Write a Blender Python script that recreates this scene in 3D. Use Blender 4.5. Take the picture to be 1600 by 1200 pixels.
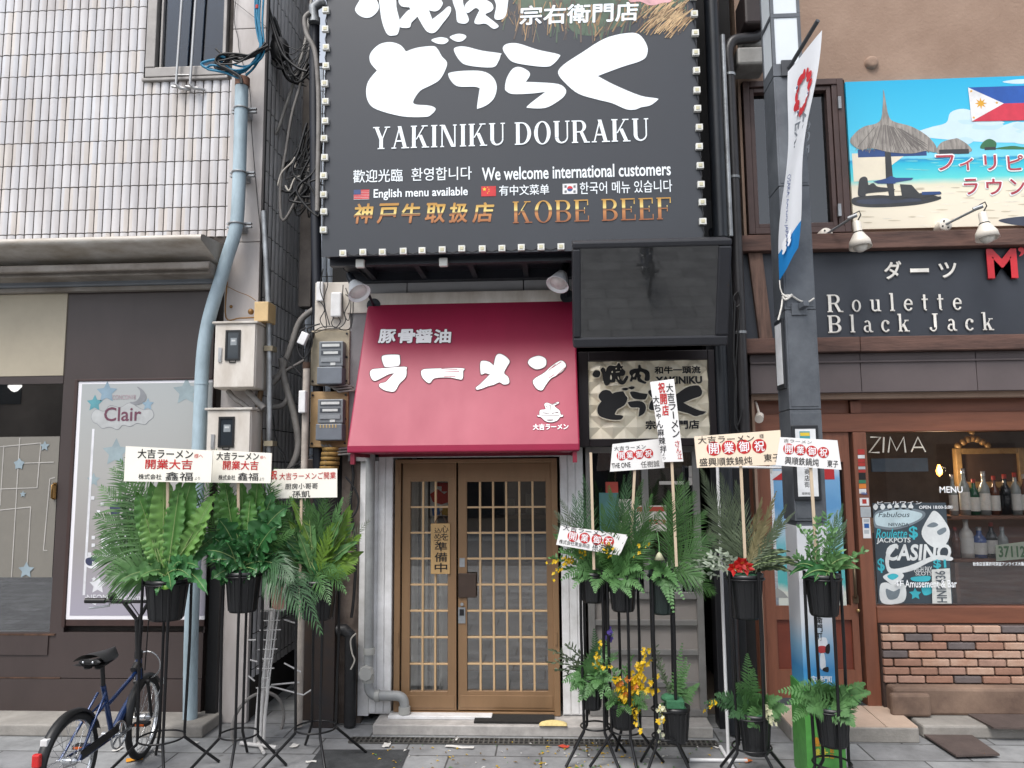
import bpy, math, random
from mathutils import Vector, Matrix
from mathutils.geometry import tessellate_polygon
for _o in list(bpy.data.objects): bpy.data.objects.remove(_o)
R = math.radians
rnd = random.Random(11)
SC = bpy.context.scene
COL = SC.collection

# ---------------------------------------------------------------- camera
CAM = Vector((0.0, -6.0, 1.9)); PITCH, YAW, ROLL, FPX = R(6.38), R(-3.06), R(0.49), 1200.0
FW = Vector((math.sin(YAW)*math.cos(PITCH), math.cos(YAW)*math.cos(PITCH), math.sin(PITCH)))
_r0 = Vector((math.cos(YAW), -math.sin(YAW), 0)); _u0 = _r0.cross(FW)
RI = _r0*math.cos(ROLL) - _u0*math.sin(ROLL); UP = _u0*math.cos(ROLL) + _r0*math.sin(ROLL)
cam = bpy.data.cameras.new('camera'); camo = bpy.data.objects.new('camera', cam); COL.objects.link(camo)
cam.sensor_width = 36.0; cam.sensor_fit = 'HORIZONTAL'; cam.lens = 36.0*FPX/1600.0
cam.clip_start = 0.05; cam.clip_end = 2000
_m = Matrix((RI, UP, -FW)).transposed().to_4x4(); _m.translation = CAM; camo.matrix_world = _m
SC.camera = camo

# ---------------------------------------------------------------- sky, sun, exposure
SUN_EL, SUN_AZ = R(58), R(205)          # azimuth from +Y, clockwise: behind the photographer, to the left
w = bpy.data.worlds.new('World'); SC.world = w; w.use_nodes = True
nt = w.node_tree; bg = nt.nodes['Background']; sky = nt.nodes.new('ShaderNodeTexSky')
sky.sky_type = 'NISHITA'; sky.sun_disc = False; sky.sun_elevation = SUN_EL; sky.sun_rotation = SUN_AZ
sky.air_density = 1.0; sky.dust_density = 2.0; sky.ozone_density = 0.6
hs = nt.nodes.new('ShaderNodeHueSaturation'); hs.inputs['Saturation'].default_value = .35; nt.links.new(sky.outputs[0], hs.inputs['Color']); nt.links.new(hs.outputs[0], bg.inputs[0]); bg.inputs[1].default_value = .15
sl = bpy.data.lights.new('sun', 'SUN'); sl.energy = 1.5; sl.angle = R(24); sl.color = (1.0, 0.96, 0.91)
so = bpy.data.objects.new('sun', sl); COL.objects.link(so)
_sd = Vector((math.sin(SUN_AZ)*math.cos(SUN_EL), math.cos(SUN_AZ)*math.cos(SUN_EL), math.sin(SUN_EL)))
so.rotation_euler = (-_sd).to_track_quat('-Z', 'Y').to_euler(); so.location = (-6, -20, 25)
SC.view_settings.view_transform = 'Standard'; SC.view_settings.look = 'None'
SC.view_settings.exposure = 0.85; SC.view_settings.gamma = 1.0
SC.cycles.max_bounces = 6; SC.cycles.transparent_max_bounces = 12; SC.cycles.use_denoising = True

# ---------------------------------------------------------------- pixel rulers (photo pixels, 1600x1200)
def ray(px, py): return FW*FPX + RI*(px-800) - UP*(py-600)
def un(px, py, Y):
    v = ray(px, py); return CAM + v*((Y-CAM.y)/v.y)
def ug(px, py, z=0.0):
    v = ray(px, py); return CAM + v*((z-CAM.z)/v.z)
def S(b, Y):                              # px box -> world x0,z0,x1,z1 on the plane Y
    mx, my = (b[0]+b[2])/2, (b[1]+b[3])/2
    return un(b[0], my, Y).x, un(mx, b[3], Y).z, un(b[2], my, Y).x, un(mx, b[1], Y).z

class Plane:
    """A flat surface in the place: origin, two unit axes, normal towards the street."""
    def __init__(s, O, U, V):
        s.O, s.U = Vector(O), Vector(U).normalized(); s.V = Vector(V); s.V = (s.V - s.U*s.V.dot(s.U)).normalized(); s.N = s.U.cross(s.V)
    def hit(s, px, py):
        v = ray(px, py); return CAM + v*((s.O-CAM).dot(s.N)/v.dot(s.N))
    def uv(s, px, py):
        d = s.hit(px, py)-s.O; return d.dot(s.U), d.dot(s.V)
    def pos(s, u, v, off=0.0): return s.O + s.U*u + s.V*v + s.N*off
def FP(Y): return Plane((0, Y, 0), (1, 0, 0), (0, 0, 1))

# ---------------------------------------------------------------- materials
def lin(c): return tuple(((x/255)/12.92 if x <= 10 else ((x/255+.055)/1.055)**2.4) for x in c)
MATS = {}
def mat(name, col, rough=.55, metal=0., var=.18, scale=6., bump=0., bscale=40., stretch=(1, 1, 1), srgb=True, spec=.5, emit=0, trans=0., coat=0., dirt=None):
    if name in MATS: return MATS[name]
    c = lin(col) if srgb else col
    m = bpy.data.materials.new(name); m.use_nodes = True; t = m.node_tree; N = t.nodes; L = t.links
    b = N['Principled BSDF']; b.inputs['Roughness'].default_value = rough; b.inputs['Metallic'].default_value = metal
    b.inputs['Specular IOR Level'].default_value = spec
    if coat: b.inputs['Coat Weight'].default_value = coat; b.inputs['Coat Roughness'].default_value = .08
    tc = N.new('ShaderNodeTexCoord'); mp = N.new('ShaderNodeMapping'); mp.inputs['Scale'].default_value = stretch
    L.new(tc.outputs['Object'], mp.inputs[0])
    nz = N.new('ShaderNodeTexNoise'); nz.inputs['Scale'].default_value = scale; nz.inputs['Detail'].default_value = 6; nz.inputs['Roughness'].default_value = .65
    L.new(mp.outputs[0], nz.inputs['Vector'])
    rp = N.new('ShaderNodeValToRGB'); rp.color_ramp.elements[0].position = .3; rp.color_ramp.elements[1].position = .72
    d = dirt if dirt else tuple(x*(1-var*1.6) for x in c)
    rp.color_ramp.elements[0].color = (*d, 1); rp.color_ramp.elements[1].color = (*(min(1, x*(1+var*.35)) for x in c), 1)
    L.new(nz.outputs['Fac'], rp.inputs[0]); L.new(rp.outputs[0], b.inputs['Base Color'])
    mr = N.new('ShaderNodeMapRange'); mr.inputs['To Min'].default_value = min(1, rough+.1); mr.inputs['To Max'].default_value = max(.03, rough-.08)
    L.new(nz.outputs['Fac'], mr.inputs['Value']); L.new(mr.outputs[0], b.inputs['Roughness'])
    if bump:
        n2 = N.new('ShaderNodeTexNoise'); n2.inputs['Scale'].default_value = bscale; n2.inputs['Detail'].default_value = 4
        L.new(mp.outputs[0], n2.inputs['Vector']); bp = N.new('ShaderNodeBump'); bp.inputs['Strength'].default_value = bump; bp.inputs['Distance'].default_value = .01
        L.new(n2.outputs['Fac'], bp.inputs['Height']); L.new(bp.outputs[0], b.inputs['Normal'])
    if emit:
        L.new(rp.outputs[0], b.inputs['Emission Color']); b.inputs['Emission Strength'].default_value = emit
    if trans:
        tr = N.new('ShaderNodeBsdfTranslucent'); L.new(rp.outputs[0], tr.inputs[0]); mx = N.new('ShaderNodeMixShader'); mx.inputs[0].default_value = trans
        L.new(b.outputs[0], mx.inputs[1]); L.new(tr.outputs[0], mx.inputs[2]); L.new(mx.outputs[0], N['Material Output'].inputs[0])
    MATS[name] = m; return m
def glass(name, tint=(.75, .78, .8), refl=1.0, rough=.01):
    if name in MATS: return MATS[name]
    m = bpy.data.materials.new(name); m.use_nodes = True; t = m.node_tree; N = t.nodes; L = t.links; N.remove(N['Principled BSDF'])
    tr = N.new('ShaderNodeBsdfTransparent'); tr.inputs[0].default_value = (*tint, 1); gl = N.new('ShaderNodeBsdfGlossy'); gl.inputs['Roughness'].default_value = rough
    fr = N.new('ShaderNodeFresnel'); fr.inputs[0].default_value = 1.5; ml = N.new('ShaderNodeMath'); ml.operation = 'MULTIPLY_ADD'; ml.inputs[1].default_value = refl; ml.inputs[2].default_value = .05*refl
    mx = N.new('ShaderNodeMixShader'); L.new(fr.outputs[0], ml.inputs[0]); L.new(ml.outputs[0], mx.inputs[0]); L.new(tr.outputs[0], mx.inputs[1]); L.new(gl.outputs[0], mx.inputs[2])
    L.new(mx.outputs[0], N['Material Output'].inputs[0]); MATS[name] = m; return m
def mirror_glass(name, col, fac):
    m = mat(name, col, .3, var=.02); t = m.node_tree; N = t.nodes; L = t.links; gl = N.new('ShaderNodeBsdfGlossy'); gl.inputs['Roughness'].default_value = .03; mx = N.new('ShaderNodeMixShader'); mx.inputs[0].default_value = fac
    L.new(N['Principled BSDF'].outputs[0], mx.inputs[1]); L.new(gl.outputs[0], mx.inputs[2]); L.new(mx.outputs[0], N['Material Output'].inputs[0]); return m
def ramp_mat(name, stops, axis=2, z0=0., z1=1., rough=.5, jitter=0., space='Object'):
    """printed bands or gradient that belong to the thing itself (a print, a metallic foil)"""
    if name in MATS: return MATS[name]
    m = bpy.data.materials.new(name); m.use_nodes = True; t = m.node_tree; N = t.nodes; L = t.links; b = N['Principled BSDF']; b.inputs['Roughness'].default_value = rough
    tc = N.new('ShaderNodeTexCoord'); sx = N.new('ShaderNodeSeparateXYZ'); L.new(tc.outputs[space], sx.inputs[0])
    mr = N.new('ShaderNodeMapRange'); mr.inputs['From Min'].default_value = z0; mr.inputs['From Max'].default_value = z1; L.new(sx.outputs[axis], mr.inputs[0])
    rp = N.new('ShaderNodeValToRGB'); cr = rp.color_ramp
    while len(cr.elements) < len(stops): cr.elements.new(.5)
    for e, (p, c) in zip(cr.elements, stops): e.position = p; e.color = (*lin(c), 1)
    if jitter:
        nz = N.new('ShaderNodeTexNoise'); nz.inputs['Scale'].default_value = 9; nz.inputs['Detail'].default_value = 5; L.new(tc.outputs['Object'], nz.inputs['Vector'])
        ma = N.new('ShaderNodeMath'); ma.operation = 'MULTIPLY_ADD'; ma.inputs[1].default_value = jitter; L.new(nz.outputs['Fac'], ma.inputs[0]); L.new(mr.outputs[0], ma.inputs[2]); ma2 = N.new('ShaderNodeMath'); ma2.operation = 'SUBTRACT'; ma2.inputs[1].default_value = jitter/2; L.new(ma.outputs[0], ma2.inputs[0]); L.new(ma2.outputs[0], rp.inputs[0])
    else: L.new(mr.outputs[0], rp.inputs[0])
    L.new(rp.outputs[0], b.inputs['Base Color']); MATS[name] = m; return m

# ---------------------------------------------------------------- mesh builder
class MB:
    def __init__(s, X=None): s.v = []; s.f = []; s.m = []; s.sm = []; s.X = X
    def add(s, vs, fs, m=0, smooth=False):
        n = len(s.v)
        s.v += [(s.X @ Vector(p)) if s.X else Vector(p) for p in vs]
        s.f += [tuple(i+n for i in f) for f in fs]; s.m += [m]*len(fs); s.sm += [smooth]*len(fs); return s
    def quad(s, a, b, c, d, m=0): return s.add([a, b, c, d], [(0, 1, 2, 3)], m)
    def box(s, a, b, m=0):
        x0, x1 = sorted((a[0], b[0])); y0, y1 = sorted((a[1], b[1])); z0, z1 = sorted((a[2], b[2]))
        return s.add([(x0, y0, z0), (x1, y0, z0), (x1, y1, z0), (x0, y1, z0), (x0, y0, z1), (x1, y0, z1), (x1, y1, z1), (x0, y1, z1)],
                     [(0, 3, 2, 1), (4, 5, 6, 7), (0, 1, 5, 4), (1, 2, 6, 5), (2, 3, 7, 6), (3, 0, 4, 7)], m)
    def pbox(s, b, Y0, Y1, m=0):          # px box measured on its front face
        x0, z0, x1, z1 = S(b, Y0); return s.box((x0, Y0, z0), (x1, Y1, z1), m)
    def plbox(s, pl, u0, v0, u1, v1, o0, o1, m=0):
        P = pl.pos
        return s.add([P(u0, v0, o0), P(u1, v0, o0), P(u1, v1, o0), P(u0, v1, o0), P(u0, v0, o1), P(u1, v0, o1), P(u1, v1, o1), P(u0, v1, o1)],
                     [(0, 3, 2, 1), (4, 5, 6, 7), (0, 1, 5, 4), (1, 2, 6, 5), (2, 3, 7, 6), (3, 0, 4, 7)], m)
    def beam(s, a, b, w, h, m=0, up=(0, 0, 1)):   # rectangular bar from a to b
        a, b = Vector(a), Vector(b); d = (b-a).normalized(); u = Vector(up)
        if abs(d.dot(u)) > .98: u = Vector((0, 1, 0))
        x = d.cross(u).normalized()*w/2; y = x.cross(d).normalized()*h/2
        return s.add([a-x-y, a+x-y, a+x+y, a-x+y, b-x-y, b+x-y, b+x+y, b-x+y], [(0, 3, 2, 1), (4, 5, 6, 7), (0, 1, 5, 4), (1, 2, 6, 5), (2, 3, 7, 6), (3, 0, 4, 7)], m)
    def tube(s, pts, r, n=8, m=0, cap=True, smooth=True):
        pts = [Vector(p) for p in pts]; k = len(pts); rs = r if isinstance(r, (list, tuple)) else [r]*k
        d0 = (pts[1]-pts[0]).normalized(); u = Vector((0, 0, 1)) if abs(d0.z) < .9 else Vector((0, 1, 0))
        u = (u-d0*u.dot(d0)).normalized(); vs = []; fs = []
        for i in range(k):
            d = (pts[min(i+1, k-1)]-pts[max(i-1, 0)])
            d = d.normalized() if d.length > 1e-9 else d0
            u = u-d*u.dot(d); u = u.normalized() if u.length > 1e-6 else d.orthogonal().normalized(); q = d.cross(u)
            for j in range(n):
                a = 2*math.pi*j/n; vs.append(pts[i]+(u*math.cos(a)+q*math.sin(a))*rs[i])
        for i in range(k-1):
            for j in range(n): fs.append((i*n+j, i*n+(j+1) % n, (i+1)*n+(j+1) % n, (i+1)*n+j))
        s.add(vs, fs, m, smooth)
        if cap: s.add(vs[:n], [tuple(range(n-1, -1, -1))], m); s.add(vs[-n:], [tuple(range(n))], m)
        return s
    def lathe(s, prof, o, ax=(0, 0, 1), n=24, m=0, smooth=True):
        ax = Vector(ax).normalized(); u = ax.orthogonal().normalized(); q = ax.cross(u); o = Vector(o); vs = []; fs = []
        for r, h in prof:
            for j in range(n):
                a = 2*math.pi*j/n; vs.append(o+ax*h+(u*math.cos(a)+q*math.sin(a))*max(r, 1e-5))
        for i in range(len(prof)-1):
            for j in range(n): fs.append((i*n+j, i*n+(j+1) % n, (i+1)*n+(j+1) % n, (i+1)*n+j))
        return s.add(vs, fs, m, smooth)
    def cyl(s, a, b, r, n=16, m=0): return s.tube([a, b], r, n, m)
    def torus(s, o, ax, Rr, r, n=40, k=10, m=0):
        ax = Vector(ax).normalized(); u = ax.orthogonal().normalized(); q = ax.cross(u); o = Vector(o); vs = []; fs = []
        for i in range(n):
            a = 2*math.pi*i/n; e = u*math.cos(a)+q*math.sin(a)
            for j in range(k):
                b = 2*math.pi*j/k; vs.append(o+e*(Rr+r*math.cos(b))+ax*r*math.sin(b))
        for i in range(n):
            for j in range(k): fs.append((i*k+j, i*k+(j+1) % k, ((i+1) % n)*k+(j+1) % k, ((i+1) % n)*k+j))
        return s.add(vs, fs, m, True)
    def sphere(s, o, r, n=14, k=8, m=0, sc=(1, 1, 1)):
        o = Vector(o); vs = []; fs = []
        for i in range(k+1):
            t = math.pi*i/k
            for j in range(n):
                a = 2*math.pi*j/n; vs.append(o+Vector((r*sc[0]*math.sin(t)*math.cos(a), r*sc[1]*math.sin(t)*math.sin(a), r*sc[2]*math.cos(t))))
        for i in range(k):
            for j in range(n): fs.append((i*n+j, (i+1)*n+j, (i+1)*n+(j+1) % n, i*n+(j+1) % n))
        return s.add(vs, fs, m, True)
    def sheet(s, fn, nu, nv, m=0, smooth=True):
        vs = [fn(i/nu, j/nv) for i in range(nu+1) for j in range(nv+1)]; k = nv+1
        return s.add(vs, [(i*k+j, (i+1)*k+j, (i+1)*k+j+1, i*k+j+1) for i in range(nu) for j in range(nv)], m, smooth)
    def poly(s, pl, pts, off, m=0, th=0.):        # flat polygon of (u,v) points on a plane
        P = [pl.pos(u, v, off) for u, v in pts]
        for t in tessellate_polygon([[Vector((u, v, 0)) for u, v in pts]]):
            a, b, c = [Vector(pts[i]) for i in t]; t = t if (b-a).cross(c-a) > 0 else t[::-1]; s.add(P, [tuple(t)], m)
        if th:
            Q = [pl.pos(u, v, off-th) for u, v in pts]; n = len(P)
            for i in range(n): s.add([P[i], P[(i+1) % n], Q[(i+1) % n], Q[i]], [(0, 1, 2, 3)], m)
        return s

ORG = {}
def thing(name, label, cat, loc, group=None):
    o = bpy.data.objects.new(name, None); COL.objects.link(o); o.location = loc; o.empty_display_size = .1
    o['label'] = label; o['category'] = cat
    if group: o['group'] = group
    ORG[o.name] = Vector(loc); return o
def obj(name, mb, mats, parent=None, bevel=0., label=None, cat=None, group=None, kind=None, seg=2, sub=0, origin=None):
    me = bpy.data.meshes.new(name)
    vs = mb.v
    if parent is not None: org = ORG[parent.name]
    elif origin is not None: org = Vector(origin)
    else:
        org = Vector(((min(p.x for p in vs)+max(p.x for p in vs))/2, (min(p.y for p in vs)+max(p.y for p in vs))/2, min(p.z for p in vs)))
    me.from_pydata([p-org for p in vs], [], mb.f)
    for q in (mats if isinstance(mats, (list, tuple)) else [mats]): me.materials.append(q)
    me.polygons.foreach_set('material_index', mb.m); me.polygons.foreach_set('use_smooth', mb.sm); me.update()
    o = bpy.data.objects.new(name, me); COL.objects.link(o); ORG[o.name] = org
    if parent is not None: o.parent = parent
    else: o.location = org
    if label: o['label'] = label
    if cat: o['category'] = cat
    if group: o['group'] = group
    if kind: o['kind'] = kind
    if bevel:
        b = o.modifiers.new('bevel', 'BEVEL'); b.width = bevel; b.segments = seg; b.limit_method = 'ANGLE'; b.angle_limit = R(50)
    if sub:
        b = o.modifiers.new('sub', 'SUBSURF'); b.levels = sub; b.render_levels = sub
    return o
def dup(o, delta, name=None):
    """copy of a thing with copies of its parts and sub-parts, moved by delta"""
    c = o.copy(); COL.objects.link(c); c.location = o.location+Vector(delta); ORG[c.name] = ORG[o.name]+Vector(delta)
    for ch in o.children:
        d = ch.copy(); COL.objects.link(d); d.parent = c; ORG[d.name] = ORG[c.name]
        for g in ch.children:
            e = g.copy(); COL.objects.link(e); e.parent = d
    return c

# ---------------------------------------------------------------- lettering
_tc = {}
def text_geo(s, bold=0.):
    k = (s, bold)
    if k not in _tc:
        cu = bpy.data.curves.new('lettering', 'FONT'); cu.body = s; cu.size = 1; cu.offset = bold; cu.resolution_u = 3; cu.dimensions = '2D'; cu.fill_mode = 'BOTH'
        ob = bpy.data.objects.new('lettering', cu); COL.objects.link(ob); dg = bpy.context.evaluated_depsgraph_get(); dg.update()
        me = bpy.data.meshes.new_from_object(ob.evaluated_get(dg)); vs = [(v.co.x, v.co.y) for v in me.vertices]; fs = [tuple(p.vertices) for p in me.polygons]
        bpy.data.objects.remove(ob); bpy.data.curves.remove(cu); bpy.data.meshes.remove(me); _tc[k] = (vs, fs)
    return _tc[k]
def tuv(mb, pl, s, u0, v0, u1, v1, off=.003, bold=0., m=0, slant=0., ref=None):
    strike = 0
    if any(ord(c) > 0x2000 for c in s): strike, bold = bold*(.9 if len(s) < 9 else .6), 0.
    vs, fs = text_geo(s, bold)
    rv = text_geo(ref, bold)[0] if ref is not None else vs
    if not vs: return
    a0 = min(p[0] for p in rv); a1 = max(p[0] for p in rv); b0 = min(p[1] for p in rv); b1 = max(p[1] for p in rv)
    pts = [pl.pos(u0+(x-a0)/(a1-a0)*(u1-u0)+slant*(y-b0)/(b1-b0)*(v1-v0), v0+(y-b0)/(b1-b0)*(v1-v0), off) for x, y in vs]
    mb.add(pts, fs, m)
    if strike:
        e = strike*abs(v1-v0)
        for i, (a, b) in enumerate(((1, 0), (-1, 0), (0, 1), (0, -1), (.7, .7), (-.7, -.7), (.7, -.7), (-.7, .7))): mb.add([p+pl.U*a*e+pl.V*b*e-pl.N*.00008*(i+1) for p in pts], fs, m)
def tx(mb, pl, s, b, off=.003, bold=0., m=0, slant=0., ref=None):     # text fitted to a px box
    mx, my = (b[0]+b[2])/2, (b[1]+b[3])/2
    tuv(mb, pl, s, pl.uv(b[0], my)[0], pl.uv(mx, b[3])[1], pl.uv(b[2], my)[0], pl.uv(mx, b[1])[1], off, bold, m, slant, ref)
def vtx(mb, pl, s, cx, y0, y1, w, off=.003, bold=0., m=0):    # characters stacked from y0 to y1
    n = len(s); h = (y1-y0)/n
    for i, c in enumerate(s):
        if c == 'ー': tx(mb, pl, '｜', (cx-w*.06, y0+h*i+h*.08, cx+w*.06, y0+h*i+h*.92), off, bold, m)
        elif c != ' ': k = .62 if c in 'ゃより' else .88; tx(mb, pl, c, (cx-w*k/2, y0+h*i+h*(1-k)/2, cx+w*k/2, y0+h*i+h*(1+k)/2), off, bold, m)
def spl(pts, k=4):                       # closed Catmull-Rom through the points; 'c' as third item keeps a corner
    n = len(pts); out = []
    for i in range(n):
        p0, p1, p2, p3 = [pts[(i+j-1) % n] for j in range(4)]
        a, b, c, d = [Vector(q[:2]) for q in (p0, p1, p2, p3)]
        if len(p1) > 2: a = b
        if len(p2) > 2: d = c
        for j in range(k):
            t = j/k; v = .5*((2*b)+(c-a)*t+(2*a-5*b+4*c-d)*t*t+(3*b-a-3*c+d)*t**3); out.append((v.x, v.y))
    return out
def grow(pts, e):
    n = len(pts); A = sum(pts[i][0]*pts[(i+1) % n][1]-pts[(i+1) % n][0]*pts[i][1] for i in range(n)); sg = 1 if A > 0 else -1; out = []
    for i in range(n):
        t = Vector(pts[(i+1) % n])-Vector(pts[i-1])
        if t.length < 1e-9: out.append(pts[i]); continue
        t.normalize(); out.append((pts[i][0]+t.y*e*sg, pts[i][1]-t.x*e*sg))
    return out
def blob(mb, pl, px, off, m=0, smooth=True, outline=0., mo=1, xf=None):   # traced brush stroke -> polygon on a plane
    q = spl(px) if smooth else [p[:2] for p in px]
    q = [pl.uv(*(xf(p) if xf else p)) for p in q]
    if outline: mb.poly(pl, grow(q, outline), off-.0012, mo)
    mb.poly(pl, q, off, m)

# didone capitals and text serif letters, unit cap height; each glyph = width + list of polygons
def _el(cx, cy, rx, ry, tx_, ty_, a0, a1, n=18):
    o = [(cx+rx*math.cos(R(a0+(a1-a0)*i/n)), cy+ry*math.sin(R(a0+(a1-a0)*i/n))) for i in range(n+1)]
    i_ = [(cx+(rx-tx_)*math.cos(R(a0+(a1-a0)*i/n)), cy+(ry-ty_)*math.sin(R(a0+(a1-a0)*i/n))) for i in range(n+1)]
    return [[o[i], o[i+1], i_[i+1], i_[i]] for i in range(n)]
def _re(a, b, c, d): return [[(a, b), (c, b), (c, d), (a, d)]]
def _st(x, t, h=1., s=.07, top=True, bot=True):
    o = _re(x, 0, x+t, h)
    if bot: o += _re(x-s, 0, x+t+s, .05)
    if top: o += _re(x-s, h-.05, x+t+s, h)
    return o
def _dg(xb, xt, t, b=0., h=1.): return [[(xb, b), (xb+t, b), (xt+t, h), (xt, h)]]
def serif(c, T=.2, t=.07):
    s = .07
    G = {'A': (.98, _dg(.1, .42, t)+_dg(.66, .34, T)+_re(.22, .3, .7, .3+t)+_re(.0, 0, .27, .05)+_re(.55, 0, .98, .05)),
         'Y': (.95, _dg(.36, .08, T, .42)+_dg(.47, .75, t, .42)+_re(.36, .03, .36+T, .45)+_re(.27, 0, .65, .05)+_re(0, .95, .36, 1)+_re(.64, .95, .95, 1)),
         'K': (1.02, _st(.08, T)+_dg(.28, .72, t, .38)+_dg(.72, .42, T, 0, .58)+_re(.6, .95, .94, 1)+_re(.62, 0, 1.02, .05)),
         'I': (.42, _st(.1, T)),
         'N': (1.0, _st(.1, t, top=False)+_st(.8, t, bot=False)+_dg(.64, .08, T)+_re(0, .95, .2, 1)),
         'U': (.92, _re(.1, .3, .1+T, 1)+_re(.03, .95, .37, 1)+_re(.74, .3, .74+t, 1)+_re(.66, .95, .9, 1)+_el(.455, .3, .355, .3, .2, .07, 180, 270)+_el(.455, .3, .355, .3, .07, .07, 270, 360)),
         'D': (.95, _st(.08, T)+_el(.4, .5, .5, .5, T, .055, -90, 90)+_re(.2, 0, .4, .055)+_re(.2, .945, .4, 1)),
         'O': (.98, _el(.48, .5, .45, .52, T, .05, 0, 360, 32)),
         'B': (.88, _st(.08, T)+_el(.45, .74, .34, .26, T*.9, .055, -90, 90)+_el(.45, .26, .38, .26, T, .055, -90, 90)+_re(.2, 0, .46, .055)+_re(.2, .475, .46, .53)+_re(.2, .945, .46, 1)),
         'R': (1.0, _st(.08, T)+_el(.45, .73, .34, .27, T*.9, .055, -90, 90)+_re(.2, .46, .46, .515)+_re(.2, .945, .46, 1)+_dg(.68, .42, T*.95, 0, .5)+_re(.66, 0, .98, .05)),
         'E': (.82, _st(.08, T)+_re(.2, 0, .76, .055)+_re(.2, .945, .74, 1)+_re(.2, .475, .56, .53)+_re(.72, 0, .77, .26)+_re(.69, .74, .74, 1)+_re(.53, .36, .57, .64)),
         'F': (.8, _st(.08, T)+_re(.2, .945, .74, 1)+_re(.2, .475, .56, .53)+_re(.69, .74, .74, 1)+_re(.53, .36, .57, .64)),
         'J': (.62, _re(.3, .2, .3+T*.9, 1)+_re(.22, .95, .56, 1)+_el(.25, .2, .22, .22, .07, .06, 180, 360)+_el(.1, .14, .08, .08, .08, .08, 0, 360, 10)),
         'o': (.62, _el(.3, .33, .28, .34, .13, .05, 0, 360, 28)),
         'u': (.7, _re(.1, .2, .24, .66)+_re(.02, .62, .2, .66)+_el(.31, .2, .21, .21, .12, .07, 180, 320)+_re(.46, 0, .6, .66)+_re(.38, .62, .5, .66)+_re(.5, 0, .68, .045)),
         'l': (.36, _st(.1, .15, 1.02, .07, False)+_re(.02, .97, .2, 1.02)),
         'e': (.6, _el(.3, .33, .28, .34, .13, .06, 20, 325, 24)+_re(.12, .34, .56, .4)),
         't': (.44, _re(.12, .1, .26, .9)+_re(.02, .6, .4, .66)+_el(.25, .12, .13, .13, .1, .07, 180, 300)),
         'c': (.56, _el(.3, .33, .28, .34, .14, .06, 40, 320, 24)+_el(.44, .52, .09, .09, .09, .09, 0, 360, 10)),
         'a': (.62, _el(.26, .48, .2, .19, .13, .05, 0, 150)+_re(.34, .06, .47, .5)+_el(.24, .19, .21, .2, .12, .06, 60, 300)+_re(.47, 0, .6, .05)+_re(.4, 0, .5, .1)),
         'k': (.72, _st(.1, .14, 1.02, .06, False)+_re(.02, .97, .2, 1.02)+_dg(.22, .5, .06, .25, .64)+_dg(.46, .27, .16, 0, .42)+_re(.42, .62, .68, .66)+_re(.4, 0, .72, .045))}
    return G.get(c, (.5, []))
def serif_text(mb, pl, s, b, off=.003, m=0, T=.2, t=.07, sp=.09, space=.4):
    w = sum((space if c == ' ' else serif(c)[0]+sp) for c in s)-sp; mx, my = (b[0]+b[2])/2, (b[1]+b[3])/2
    u0, u1 = pl.uv(b[0], my)[0], pl.uv(b[2], my)[0]; v0, v1 = pl.uv(mx, b[3])[1], pl.uv(mx, b[1])[1]; k = (u1-u0)/w; x = u0; n = 0
    for c in s:
        if c == ' ': x += space*k; continue
        gw, ps = serif(c, T, t)
        for p in ps:
            n += 1; q = [(x+a*k, v0+h*(v1-v0)) for a, h in p]
            A = sum(q[i][0]*q[(i+1) % 4][1]-q[(i+1) % 4][0]*q[i][1] for i in range(4))
            mb.add([pl.pos(u, v, off+(n % 23)*.00012) for u, v in (q if A > 0 else q[::-1])], [(0, 1, 2, 3)], m)
        x += (gw+sp)*k
# ================================================================ materials
m_tile = mat('glazed_tile', (210, 209, 211), .26, var=.10, scale=2.2, bump=.05, bscale=14, stretch=(1, 1, .3), dirt=lin((180, 175, 174)))
m_tile2 = mat('alley_tile', (236, 236, 238), .35, var=.3, scale=1.6, stretch=(1, 1, .4), dirt=lin((176, 172, 170)))
m_grout = mat('grout', (70, 64, 60), .9, var=.3, scale=9)
m_clad = mat('grey_cladding', (196, 191, 189), .5, var=.12, scale=2.5, stretch=(1, 1, .3), dirt=lin((158, 150, 146)))
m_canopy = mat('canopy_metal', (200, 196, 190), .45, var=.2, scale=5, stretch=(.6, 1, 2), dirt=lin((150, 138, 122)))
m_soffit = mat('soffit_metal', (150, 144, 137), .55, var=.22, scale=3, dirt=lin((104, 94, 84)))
m_bluegrey = mat('blue_grey_trim', (128, 134, 141), .5, var=.12, scale=3)
m_brown = mat('brown_panel', (68, 58, 56), .42, var=.16, scale=2.2, stretch=(1, 1, .5), bump=.04)
m_brown2 = mat('brown_trim', (64, 46, 42), .45, var=.2, scale=5)
m_beige = mat('beige_panel', (176, 166, 146), .6, var=.1, scale=2)
m_black = mat('black_paint', (22, 22, 24), .4, var=.25, scale=9)
m_dark = mat('dark_void', (26, 24, 24), .85, var=.3, scale=3)
m_steel = mat('galvanised_steel', (168, 172, 175), .42, metal=.55, var=.25, scale=7, dirt=lin((118, 120, 122)))
m_alu = mat('aluminium', (178, 178, 178), .35, metal=.6, var=.1, scale=6)
m_pave = None
m_white = mat('white_paint', (238, 238, 240), .45, var=.07, scale=4, dirt=lin((196, 195, 193)))
m_offwhite = mat('aged_white_paint', (216, 210, 202), .5, var=.12, scale=5, stretch=(1, 1, .4), dirt=lin((178, 168, 156)))
m_bluepipe = mat('pale_blue_paint', (172, 192, 202), .5, var=.12, scale=8, stretch=(1, 1, .3), bump=.1, bscale=60, dirt=lin((134, 150, 158)))
m_ink = mat('black_ink', (18, 17, 19), .6, var=.1)
m_inkw = mat('white_ink', (238, 240, 242), .5, var=.03)
m_rubber = mat('cable_rubber', (30, 30, 32), .5, var=.3, scale=20)
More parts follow.
